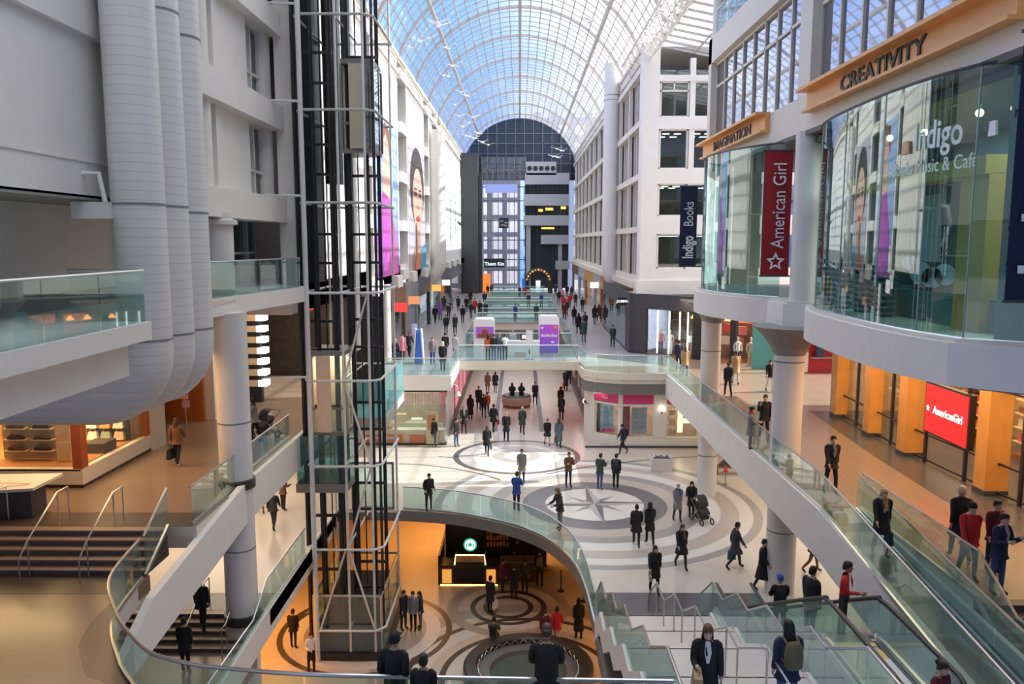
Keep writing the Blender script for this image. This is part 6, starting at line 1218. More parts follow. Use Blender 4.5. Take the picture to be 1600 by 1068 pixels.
def part_mesh(kind, pose):
    k = (kind, pose)
    if k in PART: return PART[k]
    me, J, dz = body_mesh(pose); mb = MB(); H = J['head']; z0 = V(0, 0, dz)
    def cap(grow, zlo_front, zlo_back, m=0, top=.132):
        rows = []
        for i in range(7):
            u = i / 6; row = []
            for j in range(18):
                a = 2 * math.pi * j / 18; f = .5 + .5 * math.cos(a)          # a = 0 faces front
                lo = zlo_back + (zlo_front - zlo_back) * f ** 1.5; z = lo + (top - lo) * math.sin(u * math.pi / 2); r = (.077 + grow) * math.cos(u * math.pi / 2 * .97) ** .55
                row.append(H + V(r * math.sin(a), .008 - r * 1.22 * math.cos(a), z))
            rows.append(row)
        mb.grid(rows, True, m, True)
    if kind == 'short': cap(.008, .062, -.055)
    elif kind == 'thin': cap(.003, .098, -.03, top=.122)
    elif kind == 'long':
        cap(.012, .06, -.10); rows = []
        for z, r, y in ((.06, .082, .012), (-.03, .09, .022), (-.12, .098, .035), (-.22, .10, .05), (-.30, .07, .07)): rows.append([H + V(r * math.sin(a), y + r * .9 * -math.cos(a), z) for a in (R(75 + 210 * j / 10) for j in range(11))])
        mb.grid(rows); mb.grid([[p + V(0, .015, 0) for p in r] for r in rows])
    elif kind == 'bun': cap(.008, .06, -.06); mb.ball(H + V(0, .10, .07), .05, 10)
    elif kind == 'cap': cap(.014, .04, -.02, top=.135); mb.hexa([H + V(-.07, -.09, .045), H + V(.07, -.09, .045), H + V(.05, -.19, .03), H + V(-.05, -.19, .03)], [H + V(-.07, -.09, .055), H + V(.07, -.09, .055), H + V(.05, -.19, .038), H + V(-.05, -.19, .038)])
    elif kind == 'beanie': cap(.016, .035, -.03, top=.15)
    elif kind == 'hood': cap(.022, .075, -.12, top=.14); mb.tube([J['neck'] + V(.1 * math.sin(a), .02 - .09 * math.cos(a), .03) for a in (R(30 * q) for q in range(12))], .035, 8, closed=True)
    elif kind in ('jacket', 'coat', 'longcoat', 'skirt'):
        P, S_, C_ = J['pelvis'], J['spine'], J['chest']; sit = pose[0] == 'sit'; lowz = {'jacket': .80, 'coat': .60, 'longcoat': .40, 'skirt': .55}[kind]; hz = P.z - .03
        rows = []; N = 20
        wide = .03 if pose[0] in ('walk', 'stair') else 0
        kn = [J['kneeL'], J['kneeR']]; fy_ = min(q.y for q in kn); by_ = max(q.y for q in kn)
        prof = [(J['neck'] + V(0, 0, .02), .07, .068), (J['neck'] - V(0, 0, .03), .115, .088), (C_ + V(0, 0, .07), .158, .115), (C_ - V(0, 0, .04), .176, .138), (S_, .172, .132), (P + V(0, 0, .02), .178, .138)]
        if kind == 'skirt': prof = prof[4:]
        if sit: prof += [(P + V(0, -.03, -.10), .19, .15)]
        else:
            prof += [(V(P.x, P.y, hz - .06), .19, .148)]
            n_ = 3 if lowz < .7 else 1
            for i in range(1, n_ + 1):
                z = (hz - .06) + (lowz - hz + .06) * i / n_; f = (hz - z) / .43; yc = (fy_ + by_) / 2 * f; hd = (by_ - fy_) / 2 * f
                prof.append((V(0, P.y + yc, z), .19 + .03 * i / n_ + wide, .15 + .02 * i / n_ + hd * .9))
        for c_, a_, b_ in prof: rows.append([c_ + V(a_ * math.sin(t), b_ * -math.cos(t), 0) for t in (2 * math.pi * j / N for j in range(N))])
        mb.grid(rows, True); inner = [[c_ + V((a_ - .012) * math.sin(t), (b_ - .012) * -math.cos(t), .002) for t in (2 * math.pi * j / N for j in range(N))] for c_, a_, b_ in prof]; mb.grid(inner[-2:], True); mb.grid([rows[-1], inner[-1]], True)
        if kind != 'skirt':
            for n in 'LR': si = -1 if n == 'L' else 1; mb.tube(smooth_path([J['sh' + n] + V(si * .10, 0, .015), J['sh' + n] + V(-si * .005, 0, -.012), J['elb' + n], J['elb' + n].lerp(J['wr' + n], .92)], 3), [.03, .05, .060, .066, .066, .064, .060, .056, .052, .046], 10)
    elif kind == 'scarf': mb.tube([J['neck'] + V(.085 * math.sin(a), .0 - .085 * math.cos(a), .035 + .01 * math.sin(3 * a)) for a in (R(30 * q) for q in range(12))], .036, 8, closed=True); mb.hexa([J['chest'] + V(.02, -.16, -.12), J['chest'] + V(.09, -.16, -.12), J['chest'] + V(.09, -.14, -.12), J['chest'] + V(.02, -.14, -.12)], [J['neck'] + V(.02, -.1, 0), J['neck'] + V(.09, -.1, 0), J['neck'] + V(.09, -.07, 0), J['neck'] + V(.02, -.07, 0)])
    elif kind == 'shirt': mb.face([J['neck'] + V(-.04, -.088, .02), J['neck'] + V(.04, -.088, .02), J['chest'] + V(.055, -.155, 0), J['spine'] + V(.02, -.152, .02), J['spine'] + V(-.02, -.152, .02), J['chest'] + V(-.055, -.155, 0)][::-1])
    elif kind == 'backpack':
        c_ = J['chest'] + V(0, .20, -.06); rows = []
        for z, w, d in ((-.24, .10, .05), (-.2, .14, .08), (0, .15, .09), (.16, .13, .075), (.22, .08, .04)): rows.append([c_ + V(w * (abs(math.cos(t)) ** .6) * (1 if math.cos(t) > 0 else -1), d * (abs(math.sin(t)) ** .6) * (1 if math.sin(t) > 0 else -1), z) for t in (R(22.5 * q) for q in range(16))])
        mb.grid(rows, True, None, True)
        for s in (-1, 1): mb.tube([c_ + V(s * .1, -.03, .18), J['neck'] + V(s * .11, .02, .015), J['chest'] + V(s * .12, -.145, .02), J['spine'] + V(s * .15, -.05, .05), c_ + V(s * .12, -.03, -.15)], .02, 6)
    o = mb.build('proto', [cl('black')], None, smooth=True, auto=60); m_ = o.data; bpy.data.objects.remove(o); m_.transform(Matrix.Translation(z0)); PART[k] = m_; return m_
def setm(o, ms):
    for i, m_ in enumerate(ms): o.material_slots[i].link = 'OBJECT'; o.material_slots[i].material = m_
def person(loc, rot, label, pose=('stand', 'down', 0), top='black', bot='charcoal', shoes='black', skin='light', hair='short', hc='brown', wear='jacket', wc=None, extra=(), h=1.72, group=None, hatc=None):
    me, J, dz = body_mesh(pose); o = bpy.data.objects.new('person', me); COL.objects.link(o)
    o.location = loc; o.rotation_euler = (0, 0, R(rot)); k = h / 1.75; o.scale = (k, k, k); tag(o, label, 'person', group)
    setm(o, [MT['skin_' + skin], cl(top), cl(bot), cl(shoes), eyem, lipm])
    def ch(name, kind, m_):
        c_ = bpy.data.objects.new(name, part_mesh(kind, pose)); COL.objects.link(c_); c_.parent = o; setm(c_, [m_])
    if hair in ('cap', 'beanie', 'hood'):
        ch({'cap': 'cap', 'beanie': 'knit_hat', 'hood': 'hood'}[hair], hair, cl(hatc or 'black'))
        if hc == 'longhair': ch('hair', 'long', MT['hair_brown'])
    elif hair: ch('hair', hair, MT['hair_' + hc])
    if wear: ch({'jacket': 'jacket', 'coat': 'coat', 'longcoat': 'long_coat', 'skirt': 'skirt'}[wear], wear, cl(wc or top))
    for e in extra: nm, c_ = e; ch({'scarf': 'scarf', 'backpack': 'backpack', 'shirt': 'shirt_front'}[nm], nm, cl(c_))
    return o, J, k, dz
def hand_point(pr, side='L'):
    o, J, k, dz = pr; p = (J['palm' + side] + V(0, 0, dz)) * k; return Matrix.Translation(o.location) @ Matrix.Rotation(o.rotation_euler.z, 4, 'Z') @ p
def held_bag(pr, label, c, side='L', w=.34, hgt=.36, d=.14, strap=.16, cat='bag', name='shopping_bag', group=None):
    p = hand_point(pr, side) - V(0, 0, .05); t = T_(name, label, cat, group); a = pr[0].rotation_euler.z; q = lambda x, y, z: p + Matrix.Rotation(a, 3, 'Z') @ V(x, y, z)
    m_ = cl(c); zt = -strap; zb = zt - hgt
    bd = MB().hexa([q(-d / 2, -w / 2, zb), q(d / 2, -w / 2, zb), q(d / 2, w / 2, zb), q(-d / 2, w / 2, zb)], [q(-d / 2 * .6, -w / 2 * .9, zt), q(d / 2 * .6, -w / 2 * .9, zt), q(d / 2 * .6, w / 2 * .9, zt), q(-d / 2 * .6, w / 2 * .9, zt)]).build('body', m_, t)
    MB().tube([q(0, -w * .28, zt - .01), q(0, -w * .18, zt * .3), q(0, 0, .02), q(0, w * .18, zt * .3), q(0, w * .28, zt - .01)], .01, 6).build('handle', m_, bd); return t
def phone(pr, label):
    p = hand_point(pr, 'R'); q = hand_point(pr, 'L'); c_ = p.lerp(q, .5) if pr[1]['palmL'].z > .9 * pr[1]['palmR'].z and abs(pr[1]['palmL'].z - pr[1]['palmR'].z) < .1 else p
    MB().box(-.035, .035, -.008, .008, 0, .14).build('phone', black, None, label, 'phone').location = c_ + V(0, 0, .0)
W, SW, ST, PK = ('walk', 'swing', 2), ('step', 'swing', 1), ('stand', 'down', 0), ('stand', 'pockets', 0)
PHN, RAIL, PUSH, CAR, SIT, WC, STC = ('stand', 'phone', 3), ('stand', 'rail', 14), ('step', 'push', 6), ('stand', 'carry', 0), ('sit', 'lap', 4), ('walk', 'carry', 2), ('stair', 'down', 3)
def at(px, py, z): return onz(px, py, z)
# ---- near bridge and long staircase
def bridge(px, x, y): return V(x, y, 4.4)
person(V(-1.93, 11.55, 4.4), 165, 'person in a black jacket and dark cap looking over the near rail', PK, 'black', 'black', hair='cap', hatc='black', wear='jacket', h=1.70)
person(V(-1.46, 11.35, 4.4), 175, 'short person with black hair beside the dark capped one at the near rail', ST, 'black', 'black', hair='short', hc='black', h=1.46)
person(V(.42, 11.45, 4.4), 178, 'bald man in a black leather jacket and orange collar leaning at the near rail', ('stand', 'rail', 6), 'black', 'charcoal', hair='thin', hc='brown', h=1.86, skin='tan')
p = person(V(2.98, 11.9, 4.4), -8, 'woman in a black coat and white collar carrying a tan bag at the stair head', CAR, 'black', 'black', hair='long', hc='auburn', wear='coat', extra=(('shirt', 'white'),), h=1.70)
held_bag(p, 'large tan bag held against the woman in the black coat at the stair head', 'tan', 'R', .42, .40, .2, .02, name='tote_bag')
person(V(4.30, 12.0, 4.4), 185, 'person with long black hair and an olive backpack climbing past the stair head', ST, 'navy', 'jeans', hair='long', hc='black', extra=(('backpack', 'olive'),), h=1.70)
# ---- escalator riders
def esc(y): return V(7.06, y, max(0, min(L, (23.2 - y) / 7.3 * L)) - (0 if y < 15.9 else -.05))
person(esc(20.5), 178, 'person in a blue baseball cap riding down the escalator seen from behind', ('stand', 'rail', 4), 'black', 'black', hair='cap', hatc='blue', h=1.74)
person(esc(18.1) + V(-.1, 0, 0), 120, 'man with dark curly hair and a white shirt riding the escalator', ST, 'black', 'jeans', hair='short', hc='black', extra=(('shirt', 'white'),), h=1.80)
person(esc(16.4) + V(-.05, 0, 0), 65, 'man in a bright red shirt and grey cardigan riding the escalator', ('stand', 'carry', 2), 'red', 'charcoal', hair='short', hc='black', wear=None, extra=(('shirt', 'red'),), h=1.78, skin='tan')
person(V(7.0, 12.45, L - .12), 30, 'person with dark hair in burgundy cut off by the lower right picture edge', ST, 'burgundy', 'black', hair='bun', hc='black', h=1.62)
# ---- right ramp and upper right floor
p = person(V(9.1, 19.3, 4.25), -5, 'blond woman in a black coat and tan scarf walking down the right ramp', SW, 'black', 'jeans', hair='long', hc='blond', wear='coat', extra=(('scarf', 'tan'), ('shirt', 'tan')), h=1.72)
held_bag(p, 'black and green shopping bag carried by the blond woman on the ramp', 'green', 'L', .34, .34, .14)
person(at(1297, 772, U), 5, 'man in an open black jacket and grey shirt at the top of the ramp', SW, 'black', 'black', hair='short', hc='black', extra=(('shirt', 'grey'),), h=1.80)
person(at(1497, 876, U), 170, 'person in a white cap and long black coat walking away on the upper right floor', W, 'black', 'green', shoes='white', hair='cap', hatc='cream', wear='coat', h=1.84)
person(V(10.15, 17.3, U), -4, 'person in a bright red jacket and black helmet hat on the right steps', SW, 'red', 'jeans', hair='beanie', hatc='black', h=1.78, extra=())
p = person(V(10.40, 16.6, U), 20, 'man in a dark jacket looking at his phone by the right picture edge', PHN, 'navy', 'jeans', hair='short', hc='black', extra=(('shirt', 'lightgrey'),), h=1.80)
person(V(10.95, 17.7, U), 10, 'person in burgundy behind the man with the phone at the right edge', ST, 'burgundy', 'navy', hair='short', hc='black', h=1.72)
person(at(1193, 690, U), -8, 'man all in black holding a hand to his face on the upper right floor', ('step', 'ear', 2), 'black', 'black', hair='short', hc='black', h=1.82)
p = person(at(1172, 702, U), 80, 'woman with a red scarf and grey coat by the balustrade under the right column', CAR, 'grey', 'grey', hair='bun', hc='black', wear='coat', extra=(('scarf', 'red'),), h=1.58)
p = person(at(1202, 612, U), -5, 'woman in black with curly hair in the sunlit patch on the upper right floor', W, 'black', 'white', hair='long', hc='black', h=1.66)
held_bag(p, 'purple bag carried by the woman in the sunlit patch on the upper right floor', 'purple', 'L', .36, .3, .16, name='purple_bag')
person(at(1137, 619, U), 178, 'person in navy with a black backpack walking to the dark shop', W, 'navy', 'black', hair='short', hc='brown', extra=(('backpack', 'black'),), h=1.70)
person(at(1149, 600, U), 175, 'person in a tan jacket walking ahead of the navy backpacker', SW, 'tan', 'lightgrey', hair='short', hc='brown', wear='coat', h=1.78)
person(at(1060, 578, U), 170, 'person in a navy jacket beside the tan coat left of the right column', ST, 'navy', 'black', hair='short', hc='black', h=1.78)
person(at(1070, 586, U), 172, 'woman in a tan coat just left of the right column on the upper floor', SW, 'tan', 'navy', hair='long', hc='auburn', wear='coat', h=1.66)
# ---- main floor round the compass
person(at(669, 801, 0) + V(0, .3, 0), 30, 'person in black leaning on the curved balustrade at the left of the main floor', ('stand', 'pockets', 4), 'black', 'black', hair='short', hc='black', h=1.74)
person(at(807, 802, 0) + V(0, .4, 0), 165, 'person in a bright blue jacket at the curved balustrade', ('stand', 'rail', 4), 'blue', 'navy', hair='short', hc='black', h=1.78)
person(at(868, 832, 0) + V(.2, .4, 0), -60, 'person in a dark fur hooded jacket leaning on the curve of the balustrade', ('stand', 'rail', 8), 'charcoal', 'grey', hair='hood', hatc='brown', h=1.80)
p = person(at(815, 753, 0), 5, 'woman in a grey tweed coat walking across the small ring pattern', SW, 'grey', 'black', hair='short', hc='brown', wear='coat', h=1.70)
held_bag(p, 'grey handbag on the arm of the woman in the grey tweed coat', 'lightgrey', 'R', .26, .24, .12, name='handbag')
person(at(888, 760, 0), 20, 'man in a rust brown jacket looking down at the north of the compass', PHN, 'brown', 'navy', hair='short', hc='black', h=1.76)
person(at(937, 764, 0), 150, 'person in dark green with blue jeans standing at the compass rim', PHN, 'green', 'jeans', hair='short', hc='black', h=1.78, shoes='brown')
person(at(962, 763, 0), 160, 'person in black with a shoulder pack beside the one in blue jeans', ST, 'black', 'black', hair='short', hc='black', extra=(('backpack', 'charcoal'),), h=1.74, shoes='white')
person(at(973, 709, 0), -75, 'person in navy with a black pack striding past the pink shop', W, 'navy', 'black', hair='beanie', hatc='black', extra=(('backpack', 'black'),), h=1.74, shoes='brown')
p = person(at(994, 852, 0), 172, 'left one of two people in long black coats walking away over the compass rings', W, 'black', 'black', hair='bun', hc='black', wear='coat', h=1.70, shoes='brown')
person(at(1015, 850, 0), 185, 'right one of two people in long black coats walking away over the compass rings', SW, 'black', 'black', hair='hood', hatc='black', wear='coat', h=1.70)
person(at(1058, 814, 0), 10, 'elderly person in a light grey coat beside the stroller pusher', SW, 'grey', 'charcoal', hair='short', hc='grey', wear='coat', extra=(('scarf', 'blue'),), h=1.66)
person(at(1080, 809, 0), -20, 'person in a black hooded coat pushing the stroller by the compass', PUSH, 'black', 'black', hair='hood', hatc='black', wear='coat', h=1.66)
p = person(at(1064, 887, 0), 8, 'woman in a black coat with a shoulder bag striding towards the stairs', W, 'black', 'charcoal', hair='long', hc='brown', wear='coat', extra=(('scarf', 'brown'),), h=1.72)
p = person(at(1022, 926, 0), 2, 'woman in black with long hair nearest the dark granite band', SW, 'black', 'black', hair='long', hc='black', wear='coat', h=1.70)
held_bag(p, 'small pale handbag held by the woman nearest the dark granite band', 'lightgrey', 'R', .2, .18, .1, .08, name='handbag')
p = person(at(1148, 888, 0), 95, 'man in a dark coat striding left to right on the outer compass ring', W, 'charcoal', 'black', hair='short', hc='black', wear='coat', h=1.80, skin='tan')
held_bag(p, 'dark carrier bag in the hand of the striding man on the outer ring', 'teal', 'L', .3, .36, .12)
person(at(1190, 921, 0), 60, 'man in a long black coat and white shirt beside the near right column', SW, 'black', 'black', hair='short', hc='black', wear='longcoat', extra=(('shirt', 'white'),), h=1.82)
person(at(1268, 893, 0), 80, 'person walking behind the white edge so only the legs show', W, 'black', 'brown', hair='short', hc='black', h=1.72)
person(at(408, 801, 0), 200, 'person in black with bare legs on the main floor left of the lifts', SW, 'black', 'brown', hair='bun', hc='black', wear='coat', h=1.64)
person(at(428, 826, 0), 178, 'person in a dark jacket and jeans walking away left of the lifts', W, 'charcoal', 'navy', hair='short', hc='brown', h=1.74)
person(at(443, 797, 0), 150, 'person in dark brown pointing beside the lift tower on the main floor', CAR, 'brown', 'black', hair='short', hc='black', h=1.72)
person(V(-10.2, 24.1, -.35), 185, 'person in black climbing the main floor steps under the gallery edge', STC, 'black', 'black', hair='short', hc='black', h=1.74)
person(V(-10.0, 22.3, -.72), 178, 'person in black at the foot of the main floor steps under the gallery edge', ST, 'black', 'black', hair='short', hc='black', h=1.70)
# ---- main floor before the corridor
p = person(at(761, 711, 0), 175, 'woman with long brown hair in black walking away on the small ring pattern', W, 'black', 'black', hair='long', hc='brown', wear='coat', h=1.72)
held_bag(p, 'blue grey shopping bag beside the woman with long brown hair', 'slate', 'R', .3, .34, .12)
person(at(791, 689, 0), 3, 'grey haired man in a black overcoat walking out of the corridor', SW, 'black', 'black', hair='thin', hc='grey', wear='coat', h=1.80)
person(at(816, 678, 0), 178, 'man in a dark green coat walking into the corridor', SW, 'green', 'charcoal', hair='thin', hc='grey', wear='coat', h=1.74)
p = person(at(855, 695, 0), 8, 'woman in a black dress coat and light stockings before the corridor', W, 'black', 'cream', hair='short', hc='auburn', wear='coat', h=1.64)
p = person(at(873, 699, 0), 176, 'person in a slate blue coat carrying a dark bag before the corridor', SW, 'slate', 'navy', hair='long', hc='brown', wear='longcoat', h=1.74)
held_bag(p, 'dark bag hanging from the hand of the person in the slate blue coat', 'brown', 'L', .3, .32, .14)
person(at(725, 677, 0), 10, 'man in a black coat with a pale tie at the left of the corridor mouth', SW, 'black', 'black', hair='short', hc='grey', wear='coat', extra=(('shirt', 'lightgrey'),), h=1.78)
person(at(713, 697, 0), 60, 'person in a black top and jeans at the end of the glass food shop', ST, 'black', 'jeans', hair='short', hc='black', h=1.70)
person(at(678, 697, 0), 160, 'person in a black jacket and jeans facing the glass food shop', ST, 'black', 'jeans', hair='short', hc='black', h=1.74)
person(at(735, 656, 0), 172, 'person in a long black coat along the left corridor wall', ST, 'black', 'black', hair='hood', hatc='black', wear='longcoat', h=1.74)
p = person(at(748, 641, 0), 5, 'man in a black coat walking with the orange jacketed group in the corridor', SW, 'black', 'black', hair='short', hc='black', wear='coat', h=1.76)
person(at(761, 648, 0), 175, 'person in an orange jacket in the corridor group', ST, 'orange', 'charcoal', hair='short', hc='brown', h=1.64)
p = person(at(756, 652, 0), 0, 'person with a white shopping bag in the corridor group', ST, 'charcoal', 'black', hair='short', hc='black', h=1.66); held_bag(p, 'white shopping bag in the corridor group', 'white', 'L', .34, .38, .14)
p = person(at(771, 673, 0), 160, 'person in black striding away behind the orange jacketed group', W, 'black', 'black', hair='short', hc='black', wear='coat', h=1.76); held_bag(p, 'red carrier bag of the person striding behind the orange group', 'red', 'R', .26, .3, .1)
person(at(762, 614, 0), 178, 'person in a rust coat far down the corridor', SW, 'brown', 'brown', hair='long', hc='auburn', wear='coat', h=1.70)
person(at(774, 613, 0), 175, 'person in a black coat beside the rust coat far down the corridor', W, 'black', 'grey', hair='long', hc='black', wear='coat', h=1.70)
person(at(836, 632, 0), 8, 'person in black walking on the right of the round bench', SW, 'black', 'charcoal', hair='short', hc='black', wear='coat', h=1.72)
person(at(876, 640, 0), 176, 'farther of two people in black one behind the other at the right of the corridor', ST, 'black', 'black', hair='long', hc='black', wear='coat', h=1.70)
person(at(877, 656, 0), 178, 'nearer of two people in black one behind the other at the right of the corridor', SW, 'charcoal', 'black', hair='short', hc='black', wear='coat', h=1.70)
p = person(at(884, 610, 0), 170, 'person in black far along the right corridor wall', ST, 'black', 'black', hair='short', hc='black', wear='longcoat', h=1.76); held_bag(p, 'yellow shopping bag far along the right corridor wall', 'orange', 'L', .42, .5, .2)
person(at(889, 600, 0), 178, 'farthest person in black at the right of the corridor', ST, 'black', 'black', hair='short', hc='black', h=1.74)
for dx, wd in ((-.32, 'left'), (.36, 'right')): person(BENCH + V(dx, -.1, .42), 180 if dx < 0 else 170, '%s one of two people in black seated on the round bench' % wd, SIT, 'black', 'black', hair='long', hc='black', wear='coat', h=1.72)
# ---- lower floor
person(at(459, 1012, B), 175, 'person in black with a pale bag on the dark ring left of the lift pit', ST, 'black', 'black', hair='short', hc='black', h=1.66)
person(at(487, 1051, B), 30, 'security guard in a white shirt and black vest by the lift pit', CAR, 'white', 'black', hair='short', hc='black', wear=None, h=1.66)
person(at(631, 983, B), 60, 'man in a black jacket at the left of the group right of the lift pit', ST, 'black', 'charcoal', hair='short', hc='black', h=1.76)
person(at(646, 984, B), -10, 'person in grey in the middle of the group right of the lift pit', ST, 'grey', 'black', hair='short', hc='black', h=1.74)
person(at(657, 981, B), -60, 'woman with long hair at the right of the group near the lift pit', ST, 'charcoal', 'slate', hair='long', hc='brown', h=1.66)
person(V(-1.05, 30.75, B + .08), 170, 'person in an olive coat seated on the far rim of the fountain', SIT, 'olive', 'black', hair='short', hc='black', h=1.70, extra=(('backpack', 'black'),))
person(at(851, 1012, B), 20, 'woman in burgundy beside the red jacket behind the fountain', ST, 'burgundy', 'black', hair='long', hc='black', h=1.62)
person(at(870, 1010, B), 170, 'person in a red jacket and pale trousers behind the fountain', SW, 'red', 'cream', hair='short', hc='black', h=1.68)
person(at(904, 998, B), 185, 'person in a long black coat under the curved floor edge', ST, 'black', 'black', hair='hood', hatc='black', wear='longcoat', h=1.76)
p = person(at(766, 958, B), 150, 'person in black with a white bag queueing in front of the coffee kiosk', ST, 'black', 'black', hair='short', hc='black', wear='coat', h=1.74); held_bag(p, 'white bag of the person queueing before the coffee kiosk', 'white', 'R', .34, .36, .14)
person(at(803, 937, B), 178, 'person in a black coat standing on the small rings before the coffee kiosk', ST, 'black', 'black', hair='short', hc='black', wear='coat', h=1.72)
person(at(785, 925, B), 120, 'person in burgundy at the corner of the coffee counter', ST, 'burgundy', 'black', hair='short', hc='black', h=1.66)
person(at(820, 927, B), 175, 'person in charcoal behind the coffee queue', ST, 'charcoal', 'black', hair='short', hc='black', h=1.72)
person(at(843, 916, B), 178, 'tall person in black at the right end of the coffee counter', ST, 'black', 'black', hair='cap', hatc='black', h=1.84, extra=(('backpack', 'olive'),))
person(V(-.1, 38.5, B), 0, 'barista in black behind the end of the coffee counter', CAR, 'black', 'black', hair='cap', hatc='green', h=1.72)
# ---- upper left floor
p = person(at(278, 727, U), 178, 'woman in a brown jacket walking away past the orange shop', SW, 'brown', 'black', shoes='white', hair='long', hc='brown', h=1.64); held_bag(p, 'black bag carried past the orange shop', 'black', 'L', .36, .34, .16)
person(at(400, 690, U), -80, 'person in grey bending over the stroller behind the left column', PUSH, 'grey', 'black', hair='long', hc='black', h=1.68)
person(at(618, 560, U) + V(0, .15, -.05), -20, 'person in a dark coat seated on the dark bench on the upper left floor', SIT, 'navy', 'black', hair='beanie', hatc='cream', wear='coat', h=1.70)
person(at(629, 561, U), 15, 'woman in a pink patterned coat by the dark bench', ST, 'pink', 'charcoal', hair='long', hc='black', wear='coat', extra=(('scarf', 'white'),), h=1.66)
p = person(at(640, 558, U), 165, 'person with a pink bag beside the blue tower stand', SW, 'charcoal', 'black', hair='short', hc='auburn', h=1.66); held_bag(p, 'pink bag beside the blue tower stand', 'pink', 'L', .36, .36, .14)
person(at(676, 569, U), 12, 'person with a pink scarf and blue jeans right of the blue tower stand', ST, 'grey', 'blue', hair='short', hc='auburn', extra=(('scarf', 'pink'),), h=1.70)
person(at(692, 579, U), 178, 'person in a black coat nearest the upper left balustrade end', ST, 'black', 'charcoal', hair='hood', hatc='cream', wear='coat', h=1.72)
person(at(696, 560, U), 170, 'person in a black puffer jacket behind the one nearest the balustrade end', ST, 'black', 'grey', hair='short', hc='black', h=1.70)
person(at(711, 562, U), 150, 'person in a cream scarf and grey jacket at the left edge of the bridge', ST, 'lightgrey', 'grey', hair='short', hc='auburn', extra=(('scarf', 'cream'),), h=1.66)
# ---- at the phone kiosk
person(V(-2.05, 51.0, U), 178, 'person in an orange red jacket at the phone kiosk', ST, 'orange', 'black', hair='long', hc='black', h=1.66)
person(V(-1.68, 50.9, U), 172, 'person in black and jeans between two others at the phone kiosk', ST, 'black', 'jeans', hair='short', hc='black', h=1.70)
person(V(-1.32, 51.2, U), 165, 'person in a pale blue top and jeans at the phone kiosk', ST, 'slate', 'jeans', hair='short', hc='blond', h=1.72)
p = person(V(-.95, 51.1, U), 190, 'person in a white top and black trousers at the kiosk counter', ('stand', 'rail', 2), 'white', 'black', hair='short', hc='brown', wear=None, h=1.68); held_bag(p, 'red bag of the person in the white top at the kiosk counter', 'red', 'R', .3, .28, .14, .05)
person(V(-.45, 53.6, U), 0, 'attendant in a pale shirt behind the kiosk counter', ST, 'lightgrey', 'black', hair='short', hc='grey', wear=None, h=1.70)
# ---- crowd along the far walkways: every person a thing of its own
crowd_l = [(697, 522, 'black'), (711, 521, 'charcoal'), (680, 506, 'black'), (688, 500, 'purple'), (701, 500, 'charcoal'), (723, 505, 'black'), (736, 498, 'charcoal'), (729, 488, 'black'), (742, 490, 'red'), (750, 497, 'black'), (759, 497, 'navy'), (716, 486, 'black'), (705, 484, 'grey'), (694, 487, 'charcoal'), (762, 463, 'black'), (768, 461, 'charcoal'), (757, 478, 'navy'), (735, 476, 'black')]
crowd_r = [(912, 534, 'green'), (904, 522, 'black'), (914, 518, 'charcoal'), (897, 508, 'black'), (929, 506, 'black'), (936, 503, 'charcoal'), (910, 488, 'black'), (899, 480, 'charcoal'), (890, 482, 'red'), (882, 500, 'burgundy'), (885, 494, 'black'), (878, 470, 'pink'), (886, 465, 'black'), (893, 466, 'charcoal'), (873, 476, 'black'), (868, 462, 'navy'), (880, 486, 'red'), (957, 543, 'green'), (963, 512, 'burgundy')]
used = {}
ORD = ['nearest', 'second nearest', 'third nearest', 'fourth nearest', 'fifth nearest', 'sixth nearest', 'seventh nearest', 'eighth nearest', 'ninth nearest']
for sd, lst in (('left', crowd_l), ('right', crowd_r)):
    cnt = {}
    for px_, py_, c_ in sorted(lst, key=lambda q: -q[1]):
        k = cnt.get(c_, 0); cnt[c_] = k + 1; away = random.random() < .5
        person(at(px_, py_, U), (178 if away else 4) + random.uniform(-15, 15), '%s of the people in %s on the far %s walkway' % (ORD[k], c_, sd), (W, SW, SW, ST)[random.randrange(4)], c_, ('black', 'charcoal', 'jeans')[random.randrange(3)], hair=('short', 'long', 'hood', 'short')[random.randrange(4)], hc='black', hatc=c_, wear=('jacket', 'coat')[random.randrange(2)], h=random.uniform(1.62, 1.8), group='shoppers on the far %s walkway' % sd)
for i, (px_, c_, y_) in enumerate(((788, 'black', 58.5), (797, 'charcoal', 60), (806, 'red', 59), (815, 'navy', 61), (834, 'black', 59.5), (840, 'orange', 61), (826, 'charcoal', 92), (846, 'blue', 92.5), (805, 'blue', 76), (838, 'green', 76.5), (820, 'red', 106.5), (812, 'black', 107))):
    zf = U if y_ > 70 else 0
    if zf == 0: continue
    x_ = (px_ - 812) / (F / y_); person(V(x_, y_, zf), 5 + 20 * (i % 3), 'person in %s crossing the %s far bridge behind the kiosk' % (c_, {76: 'first', 92: 'second', 106: 'third', 107: 'third'}[int(y_)]), ST, c_, 'black', hair='short', hc='black', h=1.72, group='shoppers on the far bridges')
SKY_STRENGTH, SUN_STRENGTH, EXPOSURE = 1.75, 7.0, 0.3
SUN_DIR = (-.74, -.08, -.62)
struct('exterior_block_right', MB().box(13, 40, -20, 36, 25.4, 41), mat('block_grey', (.45, .45, .45), .7))  # unseen mass over the right roof, sized to shade the near left wall
